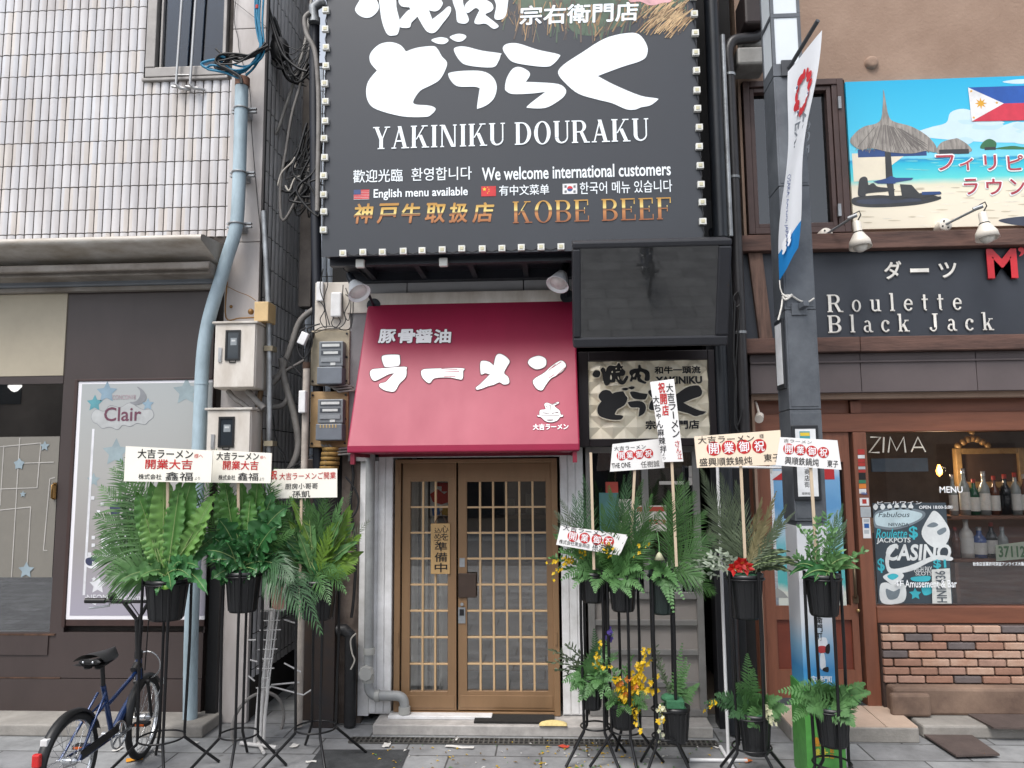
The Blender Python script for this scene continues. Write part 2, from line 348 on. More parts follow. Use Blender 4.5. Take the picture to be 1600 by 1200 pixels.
m_greycable = mat('grey_cable', (140, 136, 132), .55, var=.25, scale=12)
m_bluecable = mat('blue_cable', (20, 120, 158), .45, var=.2, scale=20)
m_rust = mat('rusty_iron', (92, 66, 50), .8, var=.5, scale=9, bump=.2)
m_conc = mat('concrete', (150, 146, 140), .85, var=.25, scale=4, bump=.25, bscale=70)
m_glassd = glass('dark_glass', (.72, .73, .75), 2.0)
m_glassc = glass('clear_glass', (.96, .95, .92), 1.9)
m_navy = mat('navy_steel', (30, 33, 42), .45, var=.25, scale=5)
m_void = mat('dark_room', (38, 33, 31), .9, var=.3, scale=1.5)
m_lampw = mat('lamp_diffuser', (255, 250, 240), .4, var=.01, emit=2.2)

# ================================================================ ground
def pavement_mat():
    m = bpy.data.materials.new('paving_stone'); m.use_nodes = True; t = m.node_tree; N = t.nodes; L = t.links; b = N['Principled BSDF']
    tc = N.new('ShaderNodeTexCoord'); mp = N.new('ShaderNodeMapping'); mp.inputs['Location'].default_value = (.11, .02, 0); L.new(tc.outputs['Object'], mp.inputs[0])
    br = N.new('ShaderNodeTexBrick'); br.offset = .5; br.inputs['Scale'].default_value = 1; br.inputs['Brick Width'].default_value = .62; br.inputs['Row Height'].default_value = .31
    br.inputs['Mortar Size'].default_value = .006; br.inputs['Color1'].default_value = (*lin((158, 160, 161)), 1); br.inputs['Color2'].default_value = (*lin((140, 141, 143)), 1); br.inputs['Mortar'].default_value = (*lin((84, 84, 84)), 1)
    L.new(mp.outputs[0], br.inputs[0])
    nz = N.new('ShaderNodeTexNoise'); nz.inputs['Scale'].default_value = 3.2; nz.inputs['Detail'].default_value = 9; nz.inputs['Roughness'].default_value = .7; L.new(tc.outputs['Object'], nz.inputs['Vector'])
    rp = N.new('ShaderNodeValToRGB'); rp.color_ramp.elements[0].position = .33; rp.color_ramp.elements[0].color = (.42, .42, .42, 1); rp.color_ramp.elements[1].position = .66; rp.color_ramp.elements[1].color = (1, 1, 1, 1); L.new(nz.outputs['Fac'], rp.inputs[0])
    mx = N.new('ShaderNodeMix'); mx.data_type = 'RGBA'; mx.blend_type = 'MULTIPLY'; mx.inputs[0].default_value = .8; L.new(br.outputs['Color'], mx.inputs[6]); L.new(rp.outputs[0], mx.inputs[7]); vo = N.new('ShaderNodeTexVoronoi'); vo.inputs['Scale'].default_value = 5.5; L.new(tc.outputs['Object'], vo.inputs['Vector'])
    r3 = N.new('ShaderNodeValToRGB'); r3.color_ramp.elements[0].position = .06; r3.color_ramp.elements[0].color = (.45, .44, .43, 1); r3.color_ramp.elements[1].position = .13; r3.color_ramp.elements[1].color = (1, 1, 1, 1); L.new(vo.outputs['Distance'], r3.inputs[0])
    m2 = N.new('ShaderNodeMix'); m2.data_type = 'RGBA'; m2.blend_type = 'MULTIPLY'; m2.inputs[0].default_value = .7; L.new(mx.outputs[2], m2.inputs[6]); L.new(r3.outputs[0], m2.inputs[7]); L.new(m2.outputs[2], b.inputs['Base Color'])
    b.inputs['Roughness'].default_value = .62
    n2 = N.new('ShaderNodeTexNoise'); n2.inputs['Scale'].default_value = 160; L.new(tc.outputs['Object'], n2.inputs['Vector'])
    bp = N.new('ShaderNodeBump'); bp.inputs['Strength'].default_value = .35; bp.inputs['Distance'].default_value = .004; L.new(n2.outputs['Fac'], bp.inputs['Height'])
    b2 = N.new('ShaderNodeBump'); b2.inputs['Strength'].default_value = .6; b2.inputs['Distance'].default_value = .004; b2.invert = True; L.new(br.outputs['Fac'], b2.inputs['Height']); L.new(bp.outputs[0], b2.inputs['Normal']); L.new(b2.outputs[0], b.inputs['Normal'])
    return m
m_pave = pavement_mat()
mb = MB(); mb.quad((-250, -250, 0), (250, -250, 0), (250, 250, 0), (-250, 250, 0)); obj('pavement', mb, m_pave, kind='structure', origin=(0, 0, 0))
mb = MB(); mb.quad((-250, -15, .004), (250, -15, .004), (250, -9.6, .004), (-250, -9.6, .004)); obj('added_road', mb, mat('asphalt', (96, 96, 98), .85, var=.3, scale=3, bump=.4, bscale=90), kind='structure')  # asphalt strip added out of view to plain what the screen mirrors
a = [ug(500, 1172), ug(640, 1172), ug(622, 1215), ug(468, 1215)]
mb = MB(); mb.add([(p.x, p.y, .004) for p in a], [(3, 2, 1, 0)]); obj('asphalt_patch', mb, mat('dark_asphalt', (62, 64, 66), .85, var=.35, scale=9, bump=.5, bscale=120), kind='structure')
mb = MB(); mb.box((-6.5, -.36, 0), (un(322, 1140, -.3).x, 0, .085)); obj('kerb', mb, m_conc, kind='structure', bevel=.012)
mb = MB(); a = ug(1450, 1150); mb.box((un(1440, 1130, -.2).x, -.22, 0), (7, .5, .09)); obj('raised_pavement', mb, m_conc, kind='structure', bevel=.015)

# ================================================================ tiled building on the left
TB = thing('tiled_building', 'pale building clad in white glazed tiles above a dark brown ground floor', 'building', (-4, .5, 0))
XP0 = un(360, 250, 0).x; XP1 = un(412, 250, 0).x
zt0 = un(200, 372, 0).z; zt1 = 7.2
wx0, wz0, wx1, wz1 = S((226, -60, 358, 124), 0)
gm = MB(); gm.box((-8, .02, 0), (wx0, .3, zt1+.3)); gm.box((wx0, .02, 0), (XP1-.02, .3, wz0)); gm.box((wx1, .02, wz0), (XP1-.02, .3, zt1+.3)); gm.box((wx0, .02, wz1), (wx1, .3, zt1+.3)); obj('wall', gm, m_grout, TB)
tm = MB(); TW, TH = .0745, .199; zr = un(200, 147, 0).z
def tiles(tm, fn, u0, u1, v0, v1, tw, th, phase, hole=None, d=.011, w=.066):
    k = int(math.floor((u0)/tw))-1
    while k*tw < u1:
        a0, a1 = max(u0, k*tw), min(u1, k*tw+w/ .0745*tw)
        j = int(math.floor((v0-phase)/th))-1
        if a1-a0 > .008:
            while phase+j*th < v1:
                b0, b1 = max(v0, phase+j*th), min(v1, phase+j*th+th-.009); j += 1
                if b1-b0 < .01: continue
                a1 = min(u1, k*tw+w/.0745*tw)
                if hole and a0 < hole[2] and a1 > hole[0] and b0 < hole[3] and b1 > hole[1]:
                    if b0 < hole[1]-.03: b1 = hole[1]
                    elif a0 < hole[0]-.012: a1 = hole[0]
                    else: continue
                jt = rnd.uniform(-.0015, .0015); n = 5; vs = []; tz = rnd.uniform(-.0012, .0012)
                for i in range(n):
                    t = i/(n-1); h = d*(1-(2*t-1)**4)*.7+d*.3+jt
                    if i in (0, n-1): h = 0
                    vs += [fn(a0+(a1-a0)*t, b0, h-tz), fn(a0+(a1-a0)*t, b1, h+tz)]
                tm.add(vs, [(2*i, 2*i+2, 2*i+3, 2*i+1) for i in range(n-1)], 0, True)
                tm.add([vs[2*i] for i in range(n)], [tuple(range(n-1, -1, -1))]); tm.add([vs[2*i+1] for i in range(n)], [tuple(range(n))])
        k += 1
tiles(tm, lambda u, v, h: (u, .02-h, v), -5.2, XP0-.004, zt0, zt1, TW, TH, zr, (wx0+.02, wz0-.01, wx1+.05, wz1))
tm.m = [(hash((round(sum(tm.v[i].x for i in f)/len(f)/TW), round((sum(tm.v[i].z for i in f)/len(f)-zr)/TH-.5))) % 7) for f in tm.f]; tm.m = [0 if k < 3 else 1 if k < 5 else 2 if k < 6 else 3 for k in tm.m]
obj('facade_tiles', tm, [m_tile, mat('glazed_tile_cool', (205, 206, 210), .26, var=.1, scale=2.2, bump=.05, bscale=14, stretch=(1, 1, .3), dirt=lin((178, 174, 174))), mat('glazed_tile_grey', (204, 201, 201), .28, var=.12, scale=2.2, stretch=(1, 1, .3), dirt=lin((168, 162, 160))), mat('glazed_tile_warm', (214, 208, 203), .28, var=.12, scale=2.2, stretch=(1, 1, .3), dirt=lin((172, 164, 158)))], TB)
# alley flank, in two stretches
sm = MB(); sw = MB()
sw.box((XP1-.3, .02, 0), (XP1-.022, 1.15, 9.5)); sw.box((XP1-1.4, 2.2, 0), (XP1+.9, 5.5, 6.55))
tiles(sm, lambda u, v, h: (XP1-.022+h, u, v), .05, 1.15, .3, 9.4, .094, .27, .1); obj('side_tiles', sm, m_tile2, TB)
sm = MB(); tiles(sm, lambda u, v, h: (u, 2.2-h, v), XP1-1.0, XP1+.9, .3, 6.5, .08, .27, .0); obj('side_tiles', sm, mat('bluish_tile', (214, 224, 236), .3, var=.2, scale=2, dirt=lin((170, 182, 196))), TB)
obj('side_wall', sw, mat('alley_grout', (58, 55, 54), .9, var=.2), TB)
mb = MB(); x0, x1 = XP0, XP1
zs = [0.0, un(385, 790, 0).z, un(380, 605, 0).z, un(380, 380, 0).z, un(385, 48, 0).z, 7.5]
for i in range(5): mb.box((x0, -.03, zs[i]+.003), (x1, .02, zs[i+1]-.003))
mb.box((x1-.02, .022, 0), (x1+.001, .05, 7.4), 1); obj('corner_cladding', mb, [m_clad, m_black], TB, bevel=.004)
# window
wf = MB(); fx0, fz0, fx1, fz1 = S((232, -60, 356, 120), 0)
wf.box((fx0, -.02, fz0), (fx1, .06, fz0+.085)); wf.box((fx0, -.025, fz0+.085), (fx0+.085, .06, fz1)); wf.box((fx1-.03, -.02, fz0+.085), (fx1, .06, fz1)); wf.box((fx0+.11, .0, fz0+.085), (fx0+.13, .05, fz1)); wf.box((fx0-.03, -.015, fz0-.03), (fx1+.02, .05, fz0-.002))
win = obj('window', wf, mat('aged_aluminium', (150, 146, 143), .45, metal=.35, var=.15), TB, bevel=.006)
mb = MB(); mb.box((fx0+.085, .03, fz0+.085), (fx1-.03, .036, fz1)); obj('pane', mb, glass('window_pane', (.3, .38, .48), .8), win)
mb = MB(); mb.box((fx0+.0, .27, fz0-.3), (fx1+.1, .28, fz1+.6)); mb.box((fx0+.35, .2, fz0), (fx0+.37, .23, fz1)); mb.box((fx0+.1, .2, fz0+.4), (fx1, .23, fz0+.43)); obj('room', mb, mat('blue_blind', (44, 60, 88), .8), win)
gb = MB()
for px in (275, 297): 
    a = un(px, 132, -.06); gb.tube([a, (a.x+.03, a.y, fz1)], .011, 8); gb.tube([a, (a.x+.03, -.05, a.z-.03), (a.x+.1, 0, a.z-.02)], .012, 6); gb.tube([(a.x-.05, -.03, a.z+.0), (a.x+.05, -.02, a.z-.015)], .012, 6)
a = un(273, 117, -.06); b = un(296, 117, -.06); gb.tube([a, b], .006, 6); obj('window_rail', gb, m_alu, TB)
# canopy
cx1 = un(315, 365, -.5).x; czt = un(160, 368, -.5).z
cm = MB(); prof = [(-.5, czt-.035), (-.515, czt-.02), (-.51, czt-.004), (-.49, czt), (0.0, czt+.03), (.0, czt-.005), (-.44, czt-.04), (-.45, czt-.075), (-.475, czt-.08)]
prof = [(-.02, czt+.03), (-.47, czt), (-.505, czt-.012), (-.515, czt-.035), (-.505, czt-.055), (-.48, czt-.062), (-.02, czt-.2)]
n = len(prof)
for xa, xb in ((-6, cx1),):
    vs = [(x, y, z) for x in (xa, xb) for y, z in prof]; cm.add(vs, [(i, i+1, n+i+1, n+i) for i in range(n-1)], 0, True); cm.add(vs[n:], [tuple(range(n))], 1); cm.add(vs[:n], [tuple(range(n-1, -1, -1))], 1)
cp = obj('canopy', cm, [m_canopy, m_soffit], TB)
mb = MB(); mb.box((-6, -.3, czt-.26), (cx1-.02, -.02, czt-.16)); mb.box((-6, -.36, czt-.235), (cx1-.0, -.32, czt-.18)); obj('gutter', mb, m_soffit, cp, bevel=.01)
r = S((0, 424, 333, 445), -.14); mb = MB(); mb.box((-6, -.14, r[1]), (un(333, 430, -.14).x, -.02, r[3])); obj('shutter_housing', mb, m_bluegrey, TB, bevel=.006)
r2 = S((0, 445, 333, 452), -.1); mb = MB(); mb.box((-6, -.1, r2[1]-.01), (un(333, 430, -.14).x, -.02, r[1]-.003)); obj('shutter_trim', mb, m_soffit, TB)
# brown ground floor
xr = un(328, 700, -.04).x; zt = r2[1]-.012
gx = un(104, 520, -.04).x; px0, pz0, px1, pz1 = S((113, 595, 322, 968), -.05)
dx = un(89, 780, -.04).x; dz0 = un(45, 990, -.04).z; dz1 = un(45, 600, -.04).z; bz0 = un(50, 588, -.05).z
gf = MB(); gf.box((gx, -.04, pz1+.02), (xr, .02, zt)); gf.box((dx, -.04, pz0-.1), (px0-.02, .02, pz1+.02)); gf.box((px1+.02, -.04, pz0-.1), (xr, .02, pz1+.02))
gf.box((-6, -.04, .33), (xr, .02, pz0-.1)); gf.box((-6, -.045, .085), (xr, .02, .324)); gf.box((gx-.0, -.04, dz1), (dx+.02, .02, pz1+.02)) if gx < dx else gf.box((dx, -.04, pz1+.02), (gx, .02, zt))
gf.box((-6, -.045, dz1), (dx, .02, bz0)); gf.box((-6, -.05, dz0-.16), (dx-.002, .02, dz0-.012)); obj('ground_floor_wall', gf, m_brown, TB, bevel=.003)
mb = MB(); mb.box((-6, -.05, bz0+.002), (gx-.003, .01, zt)); obj('transom_panel', mb, m_beige, TB, bevel=.003)
mb = MB(); mb.box((-6, -.052, dz0-.012), (dx+.05, -.0, dz0)); mb.box((-6, -.048, .326), (un(100, 1055, 0).x, -.03, .334)); obj('sill', mb, m_rust, TB)
# glass door with decals
gd = MB(); gd.box((-6, -.03, dz0), (dx, -.024, dz1)); door = obj('glass_door', gd, m_glassd, TB)
pl = FP(-.034); dm = MB()
def pxl(mb, x0, y0, x1, y1, w, m=0, pl=pl, off=0.):
    a = Vector(pl.uv(x0, y0)); b = Vector(pl.uv(x1, y1)); d = (b-a).normalized(); q = Vector((-d.y, d.x))*w/2; P = [a-q, b-q, b+q, a+q]
    mb.add([pl.pos(p.x, p.y, off) for p in P], [(0, 1, 2, 3)], m)
def star(mb, pl, cx, cy, r, off=0., m=0, ir=.5, rot=0, n=5):
    c = pl.uv(cx, cy); k = abs(pl.uv(cx+r, cy)[0]-c[0]); mb.poly(pl, [(c[0]+k*(1 if i % 2 == 0 else ir)*math.sin(math.pi*i/n+rot), c[1]+k*(1 if i % 2 == 0 else ir)*math.cos(math.pi*i/n+rot)) for i in range(2*n)], off, m)
ff = MB(); a = un(-100, 684, -.032); b = un(82, 902, -.032); ff.box((a.x, -.033, b.z), (dx-.01, -.0315, a.z)); obj('frosted_film', ff, mat('frosted_film', (124, 120, 112), .45, var=.06), door)
for q in ((0, 698, 64, 692), (64, 692, 58, 762), (58, 762, 0, 764), (31, 684, 18, 902), (6, 696, 0, 790), (0, 797, 48, 792), (48, 792, 42, 890), (78, 748, 86, 746), (78, 748, 68, 860), (68, 860, 74, 860), (28, 724, 84, 722)): pxl(dm, *q, .008, 0, FP(-.036), .001*rnd.random())
star(dm, FP(-.037), 30, 725, 9, 0.002, 1, .65); star(dm, FP(-.037), 70, 697, 8, 0.002, 1); star(dm, FP(-.037), 41, 891, 13, 0.002, 1); star(dm, FP(-.037), 36, 772, 5, .002, 1)
obj('decals', dm, [mat('white_decal', (184, 180, 174), .5), mat('pale_blue_decal', (148, 164, 172), .5)], door)
mb = MB(); a = un(82, 770, -.07); mb.tube([(a.x, -.045, a.z+.07), (a.x, -.08, a.z+.06), (a.x, -.08, a.z-.04), (a.x, -.045, a.z-.05)], .007, 8); mb.box((a.x-.015, -.05, a.z-.05), (a.x+.015, -.043, a.z+.08)); a = un(72, 1085, -.05); obj('handle', mb, mat('brass', (150, 116, 70), .35, metal=.8), door)
rm = MB(); rm.box((-6, .3, dz0-.3), (dx+.4, 1.8, dz0-.28)); rm.box((-6, 1.8, dz0-.3), (dx+.4, 1.83, dz1+.3)); rm.box((-6, .05, dz1-.0), (dx+.4, 1.8, dz1+.02)); rm.box((-6, .9, dz0-.2), (dx, 1.3, dz0+.25), 1); obj('room', rm, [mat('entry_wall', (160, 148, 150), .7), mat('sofa', (96, 104, 110), .8)], door)
a = un(34, 600, .1); mb = MB(); mb.lathe([(.0, -.075), (.06, -.07), (.1, -.045), (.118, 0), (.118, .01), (0, .01)], (a.x, .12, dz1-.012)); obj('ceiling_lamp', mb, m_lampw, TB)
# ---------------------------------------------------------------- poster light box
PO = thing('poster_panel', 'tall pale grey shop poster with crescent moon and cloud lettered Clair', 'poster', ((px0+px1)/2, -.05, pz0))
mb = MB(); mb.box((px0, -.05, pz0-.05), (px1+.02, -.02, pz0-.002)); mb.box((px0, -.06, pz1+.002), (px1+.02, -.02, pz1+.02)); mb.box((px0-.03, -.06, pz0-.06), (px0-.002, -.02, pz1+.02)); obj('frame', mb, m_brown2, PO, bevel=.003)
mb = MB(); mb.box((px0, -.05, pz0), (px1+.02, -.03, pz1))
# the sheet: white rim, print
obj('backing', mb, mat('poster_rim', (232, 230, 234), .4, var=.02), PO)
mb = MB(); mb.box((px0+.03, -.052, pz0+.03), (px1+.02, -.049, pz1-.02)); obj('sheet', mb, ramp_mat('poster_print', [(0, (158, 154, 168)), (.3, (152, 148, 146)), (.6, (164, 163, 160)), (1, (168, 172, 172))], 2, 0, pz1-pz0, .35), PO)
pl = FP(-.053); pm = MB()
star(pm, pl, 167, 613, 17, .0005, 0); star(pm, pl, 148, 630, 13, .0005, 1); star(pm, pl, 231, 632, 10, .0005, 0); star(pm, pl, 291, 612, 22, .0003, 3); star(pm, pl, 181, 707, 22, .0003, 3); star(pm, pl, 146, 750, 11, .0003, 3); star(pm, pl, 153, 914, 14, .0005, 5); star(pm, pl, 147, 905, 4, .001, 5)
cl = [(143, 650), (150, 640), (163, 643), (172, 634), (188, 637), (203, 630), (222, 640), (236, 640), (240, 650), (232, 658), (226, 663), (214, 661), (204, 666), (192, 664), (184, 671), (172, 667), (160, 669), (152, 662), (146, 659)]
blob(pm, pl, cl, .001, 4, True, .004, 2)
blob(pm, pl, [(214, 604), (223, 609), (229, 619), (226, 627), (217, 632), (208, 632), (203, 628, 'c'), (212, 627), (218, 620), (219, 611)], .0015, 2)
tx(pm, pl, 'Clair', (163, 636, 221, 658), .003, .012, 6); tx(pm, pl, 'CONCON18', (176, 617, 212, 624), .002, .0, 7)
tx(pm, pl, 'アルコール', (162, 838, 202, 847), .003, 0, 8); tx(pm, pl, 'ソフトドリンク', (160, 848, 204, 858), .003, 0, 8); tx(pm, pl, 'NEOMOIN clairnote', (136, 929, 236, 938), .002, .01, 5)
for q in ((145, 778), (160, 788), (154, 800), (170, 778), (146, 840), (146, 852), (140, 866), (147, 880), (160, 878)): c = pl.uv(*q); pm.poly(pl, [(c[0]-.014, c[1]-.014), (c[0]+.014, c[1]-.014), (c[0]+.014, c[1]+.014), (c[0]-.014, c[1]+.014)], .002, 5)
pxl(pm, 146, 670, 131, 930, .02, 5, pl, .0004); pxl(pm, 133, 934, 150, 944, .02, 5, pl, .0005)
blob(pm, pl, [(135, 870), (152, 868), (154, 880), (148, 888), (138, 887), (132, 880)], .0012, 5, True); blob(pm, pl, [(136, 872), (151, 871), (150, 881), (140, 884), (134, 879)], .0018, 9, True)
blob(pm, pl, [(172, 790), (186, 785), (188, 800), (176, 806)], .001, 9, True); blob(pm, pl, [(158, 838), (230, 830), (232, 870), (160, 870)], .0006, 5, False)
obj('print', pm, [mat('poster_blue', (138, 162, 178), .5), mat('poster_teal', (92, 152, 162), .5), mat('poster_grey', (140, 142, 146), .5), mat('poster_pale_blue', (152, 168, 173), .5), mat('poster_cloud', (182, 184, 184), .5), mat('poster_white', (226, 226, 230), .5), mat('poster_plum', (112, 66, 84), .5), mat('poster_rose', (176, 152, 160), .5), mat('poster_dark', (66, 64, 66), .5), mat('poster_navy', (58, 62, 92), .5)], PO)

# ---------------------------------------------------------------- pale blue pipe
pts = [(378, 132), (376, 200), (374, 270), (371, 338), (366, 368), (355, 402), (344, 440), (332, 478), (323, 515), (317, 560), (313, 640), (309, 740), (305, 840), (301, 930), (298, 1030), (297, 1143)]
P = [un(x, y, -.19) for x, y in pts]; X0 = P[0].x
BP = thing('cable_duct_pipe', 'pale blue steel conduit pipe bending down the corner of the tiled building', 'pipe', (P[-1].x, P[-1].y, 0))
Q = []
for i in range(len(P)-1):
    for j in range(5): 
        p0, p1, p2, p3 = P[max(0, i-1)], P[i], P[i+1], P[min(len(P)-1, i+2)]; t = j/5
        Q.append(.5*((2*p1)+(p2-p0)*t+(2*p0-5*p1+4*p2-p3)*t*t+(3*p1-p0-3*p2+p3)*t**3))
Q.append(P[-1]-Vector((0, 0, .1)))
mb = MB(); mb.tube(Q, .052, 20); obj('pipe', mb, m_bluepipe, BP)
mb = MB(); a = un(379, 126, -.19); mb.tube([a+Vector((0, 0, -.05)), a+Vector((0, 0, .02))], .058, 18); obj('mouth_tape', mb, mat('rust_tape', (132, 96, 78), .8, var=.3, scale=30), BP)
for y in (170, 270, 350):
    x = 377 if y < 200 else 374 if y < 300 else 369
    a = un(x, y, -.19); mb = MB(); mb.torus(a, (0, 0, 1), .054, .008, 24, 8); mb.box((a.x-.09, -.165, a.z-.02), (a.x+.11, -.135, a.z-.008)); mb.box((a.x-.09, -.165, a.z+.008), (a.x+.11, -.135, a.z+.02)); mb.box((a.x-.03, -.16, a.z-.03), (a.x+.03, -.03, a.z+.03)); obj('clamp', mb, m_steel, BP)
for y in (600, 848):
    a = un(315 if y == 600 else 305, y, -.19); mb = MB(); mb.tube([a-Vector((0, 0, .006)), a+Vector((0, 0, .006))], .055, 20); obj('joint_band', mb, m_bluepipe, BP)
# cables spilling from its mouth
CB = thing('cable_bundle', 'tangle of blue and black cables spilling out of the pale blue pipe', 'cables', tuple(un(379, 120, -.19)))
def cab(px, Y, r, mb, wob=0., n=6, m=0, k=5):
    P = []
    for q in px:
        y = q[2] if len(q) > 2 else Y; P.append(un(q[0], q[1], y))
    Q = []
    for i in range(len(P)-1):
        for j in range(k):
            p0, p1, p2, p3 = P[max(0, i-1)], P[i], P[i+1], P[min(len(P)-1, i+2)]; t = j/k
            Q.append(.5*((2*p1)+(p2-p0)*t+(2*p0-5*p1+4*p2-p3)*t*t+(3*p1-p0-3*p2+p3)*t**3))
    Q.append(P[-1]); mb.tube(Q, r, n, m)
b1, b2 = MB(), MB()
cab([(404, -30), (402, 20), (407, 60), (405, 82), (395, 98), (380, 112), (360, 114), (336, 110), (318, 104), (317, 98), (340, 94), (360, 108), (378, 122)], -.22, .011, b1)
cab([(408, -30), (405, 30), (409, 66), (404, 88), (388, 104), (370, 110), (345, 104), (330, 102), (324, 108), (350, 113), (376, 124)], -.24, .009, b1)
cab([(400, -30), (399, 25), (404, 60), (410, 80), (398, 104), (384, 118)], -.2, .009, b1)
cab([(414, -30), (410, 30), (412, 62), (412, 84), (400, 98), (380, 104), (362, 100)], -.23, .008, b1)
for i in range(9):
    a = rnd.uniform(-6, 6); cab([(418+a, 70+a), (398+a, 84+rnd.uniform(-4, 4)), (372+a, 88+rnd.uniform(-6, 10)), (350+a*2, 90+rnd.uniform(-8, 14)), (340+a, 100+rnd.uniform(-6, 10)), (360+a, 110), (375+a*.5, 120), (378+a*.4, 130)], -.2-.01*i, rnd.uniform(.006, .011), b2)
cab([(337, 76), (350, 86), (365, 84), (384, 90)], -.25, .008, b2); cab([(338, 92), (344, 88), (352, 90)], -.25, .012, b1)
obj('blue_cable', b1, m_bluecable, CB); obj('black_cable', b2, m_rubber, CB)
mb = MB(); a = un(402, 14, -.22); mb.tube([a, a+Vector((0, 0, .03))], .016, 8); obj('red_tape', mb, mat('red_tape', (190, 50, 40), .6), CB)
mb = MB(); cab([(371, -20), (366, 30), (372, 60), (374, 80), (390, 140), (393, 200), (396, 240), (402, 310), (410, 390)], -.05, .003, mb, n=5); cab([(350, -10), (420, 45)], -.05, .002, mb, n=5); obj('thin_wire', mb, m_rubber, label='thin black wire hanging down the grey corner cladding of the tiled building', cat='wire')

# ---------------------------------------------------------------- meter cabinets
def cabinet(b, label, lid):
    x0, z0, x1, z1 = S(b, -.27); T = thing('meter_cabinet', label, 'meter box', ((x0+x1)/2, -.1, z0), 'white meter cabinets on the corner column')
    mb = MB(); mb.box((x0, -.255, z0), (x1, -.03, z1)); obj('case', mb, m_offwhite, T, bevel=.008)
    mb = MB(); mb.box((x0+.006, -.272, z0+.006), (x1-.006, -.257, z1-.006)); d = obj('door', mb, m_offwhite, T, bevel=.004)
    mb = MB(); mb.box((x0-.015, -.285, z1-.004), (x1+.015, -.03, z1+.014)); obj('rain_lid', mb, m_canopy, T, bevel=.004)
    w, h = x1-x0, z1-z0; wx, wz = x0+w*.28, z0+h*.42; mb = MB(); ww, wh = w*.36, h*.47
    mb.box((wx, -.282, wz), (wx+ww, -.273, wz+.015)); mb.box((wx, -.282, wz+wh-.015), (wx+ww, -.273, wz+wh)); mb.box((wx, -.282, wz+.015), (wx+.015, -.273, wz+wh-.015)); mb.box((wx+ww-.015, -.282, wz+.015), (wx+ww, -.273, wz+wh-.015)); mb.tube([(wx+ww*.3, -.277, wz), (wx+ww*.3, -.277, wz-.015), (wx+ww*.7, -.277, wz-.015), (wx+ww*.7, -.277, wz)], .004, 6)
    f = obj('window_frame', mb, m_black, d)
    mb = MB(); mb.box((wx+.014, -.276, wz+.014), (wx+ww-.014, -.2745, wz+wh-.014)); mb.box((wx+.04, -.2775, wz+wh*.5), (wx+ww-.03, -.2765, wz+wh*.74), 1); mb.box((wx+.048, -.279, wz+wh*.62), (wx+ww-.04, -.2777, wz+wh*.68), 2); obj('pane', mb, [mat('smoked_glass', (44, 50, 56), .08, var=.05), mat('meter_face', (140, 146, 150), .5), mat('meter_label', (196, 198, 198), .5)], d)
    mb = MB(); mb.box((x0+w*.12, -.282, z0+h*.4), (x0+w*.2, -.273, z0+h*.62)); mb.box((x0+w*.135, -.286, z0+h*.43), (x0+w*.185, -.282, z0+h*.5)); obj('latch', mb, m_alu, d)
    return T
cabinet((334, 505, 399, 606), 'upper white meter cabinet with smoked window on grey corner column', 0)
cabinet((322, 640, 391, 742), 'lower white meter cabinet partly behind the congratulation plaques', 0)
mb = MB(); mb.pbox((397, 471, 419, 502), -.2, -.03); obj('junction_box', mb, mat('tan_box', (206, 176, 128), .5, var=.12), label='small tan junction box above the upper white meter cabinet', cat='junction box', bevel=.006)
# ================================================================ the dark shop building in the middle
m_sign = mat('sign_sheet', (45, 48, 54), .34, var=.06, scale=1.5, spec=.6)
m_red = mat('awning_vinyl', (152, 28, 64), .46, var=.10, scale=2.2, stretch=(1, 1, .35), bump=.12, bscale=5)
m_bronze = mat('bronze_aluminium', (142, 112, 82), .38, metal=.2, var=.12, scale=5, stretch=(1, 1, .2))
m_gold = mat('gold_bar', (204, 172, 132), .4, metal=.2, var=.1, scale=9)
m_greywall = mat('weathered_render', (118, 106, 98), .85, var=.35, scale=5, bump=.2, bscale=50, dirt=lin((72, 62, 56)))
MBD = thing('shop_building', 'narrow dark shop building with white door surround under the black sign', 'building', (-.3, .8, 0))
bx0 = un(520, 250, 0).x; bx1 = un(1152, 250, 0).x
dl, dz0, dr, dz1 = S((618, 717, 873, 1115), 0)
TH0 = dz0                                       # threshold height
gl0, gz0, gl1, gz1 = S((916, 695, 1100, 1120), 0)
zs0 = un(700, 440, -.05).z                      # top of the pale strip over the awning
mb = MB(); mb.box((bx0, .05, zs0+.02), (bx1, 8, 9.0)); mb.box((bx0, .05, 0), (bx0+.12, 8, zs0+.02)); mb.box((bx1-.1, .05, 0), (bx1, 8, zs0+.02)); mb.box((bx0+.12, 3.2, 0), (bx1-.1, 3.3, zs0+.02)); mb.box((bx0+.12, .05, zs0-.1), (bx1-.1, 3.2, zs0+.02)); obj('wall', mb, m_dark, MBD)
# weathered strip left of the door with dark steel columns
lx = un(566, 900, 0).x
mb = MB(); mb.box((bx0+.12, .0, 0), (lx, .1, zs0)); obj('weathered_wall', mb, m_greywall, MBD)
mb = MB(); x0, z0, x1, z1 = S((497, 905, 524, 1132), -.1); mb.box((x0-.03, -.12, 0), (x1, .04, z1+.3)); x0, z0, x1, z1 = S((470, 700, 494, 1120), .05); mb.box((x0, .05, 0), (x1, .2, 2.0)); obj('column', mb, mat('dark_steel_column', (34, 33, 36), .5, var=.4, scale=6, dirt=lin((58, 44, 34))), MBD, bevel=.006)
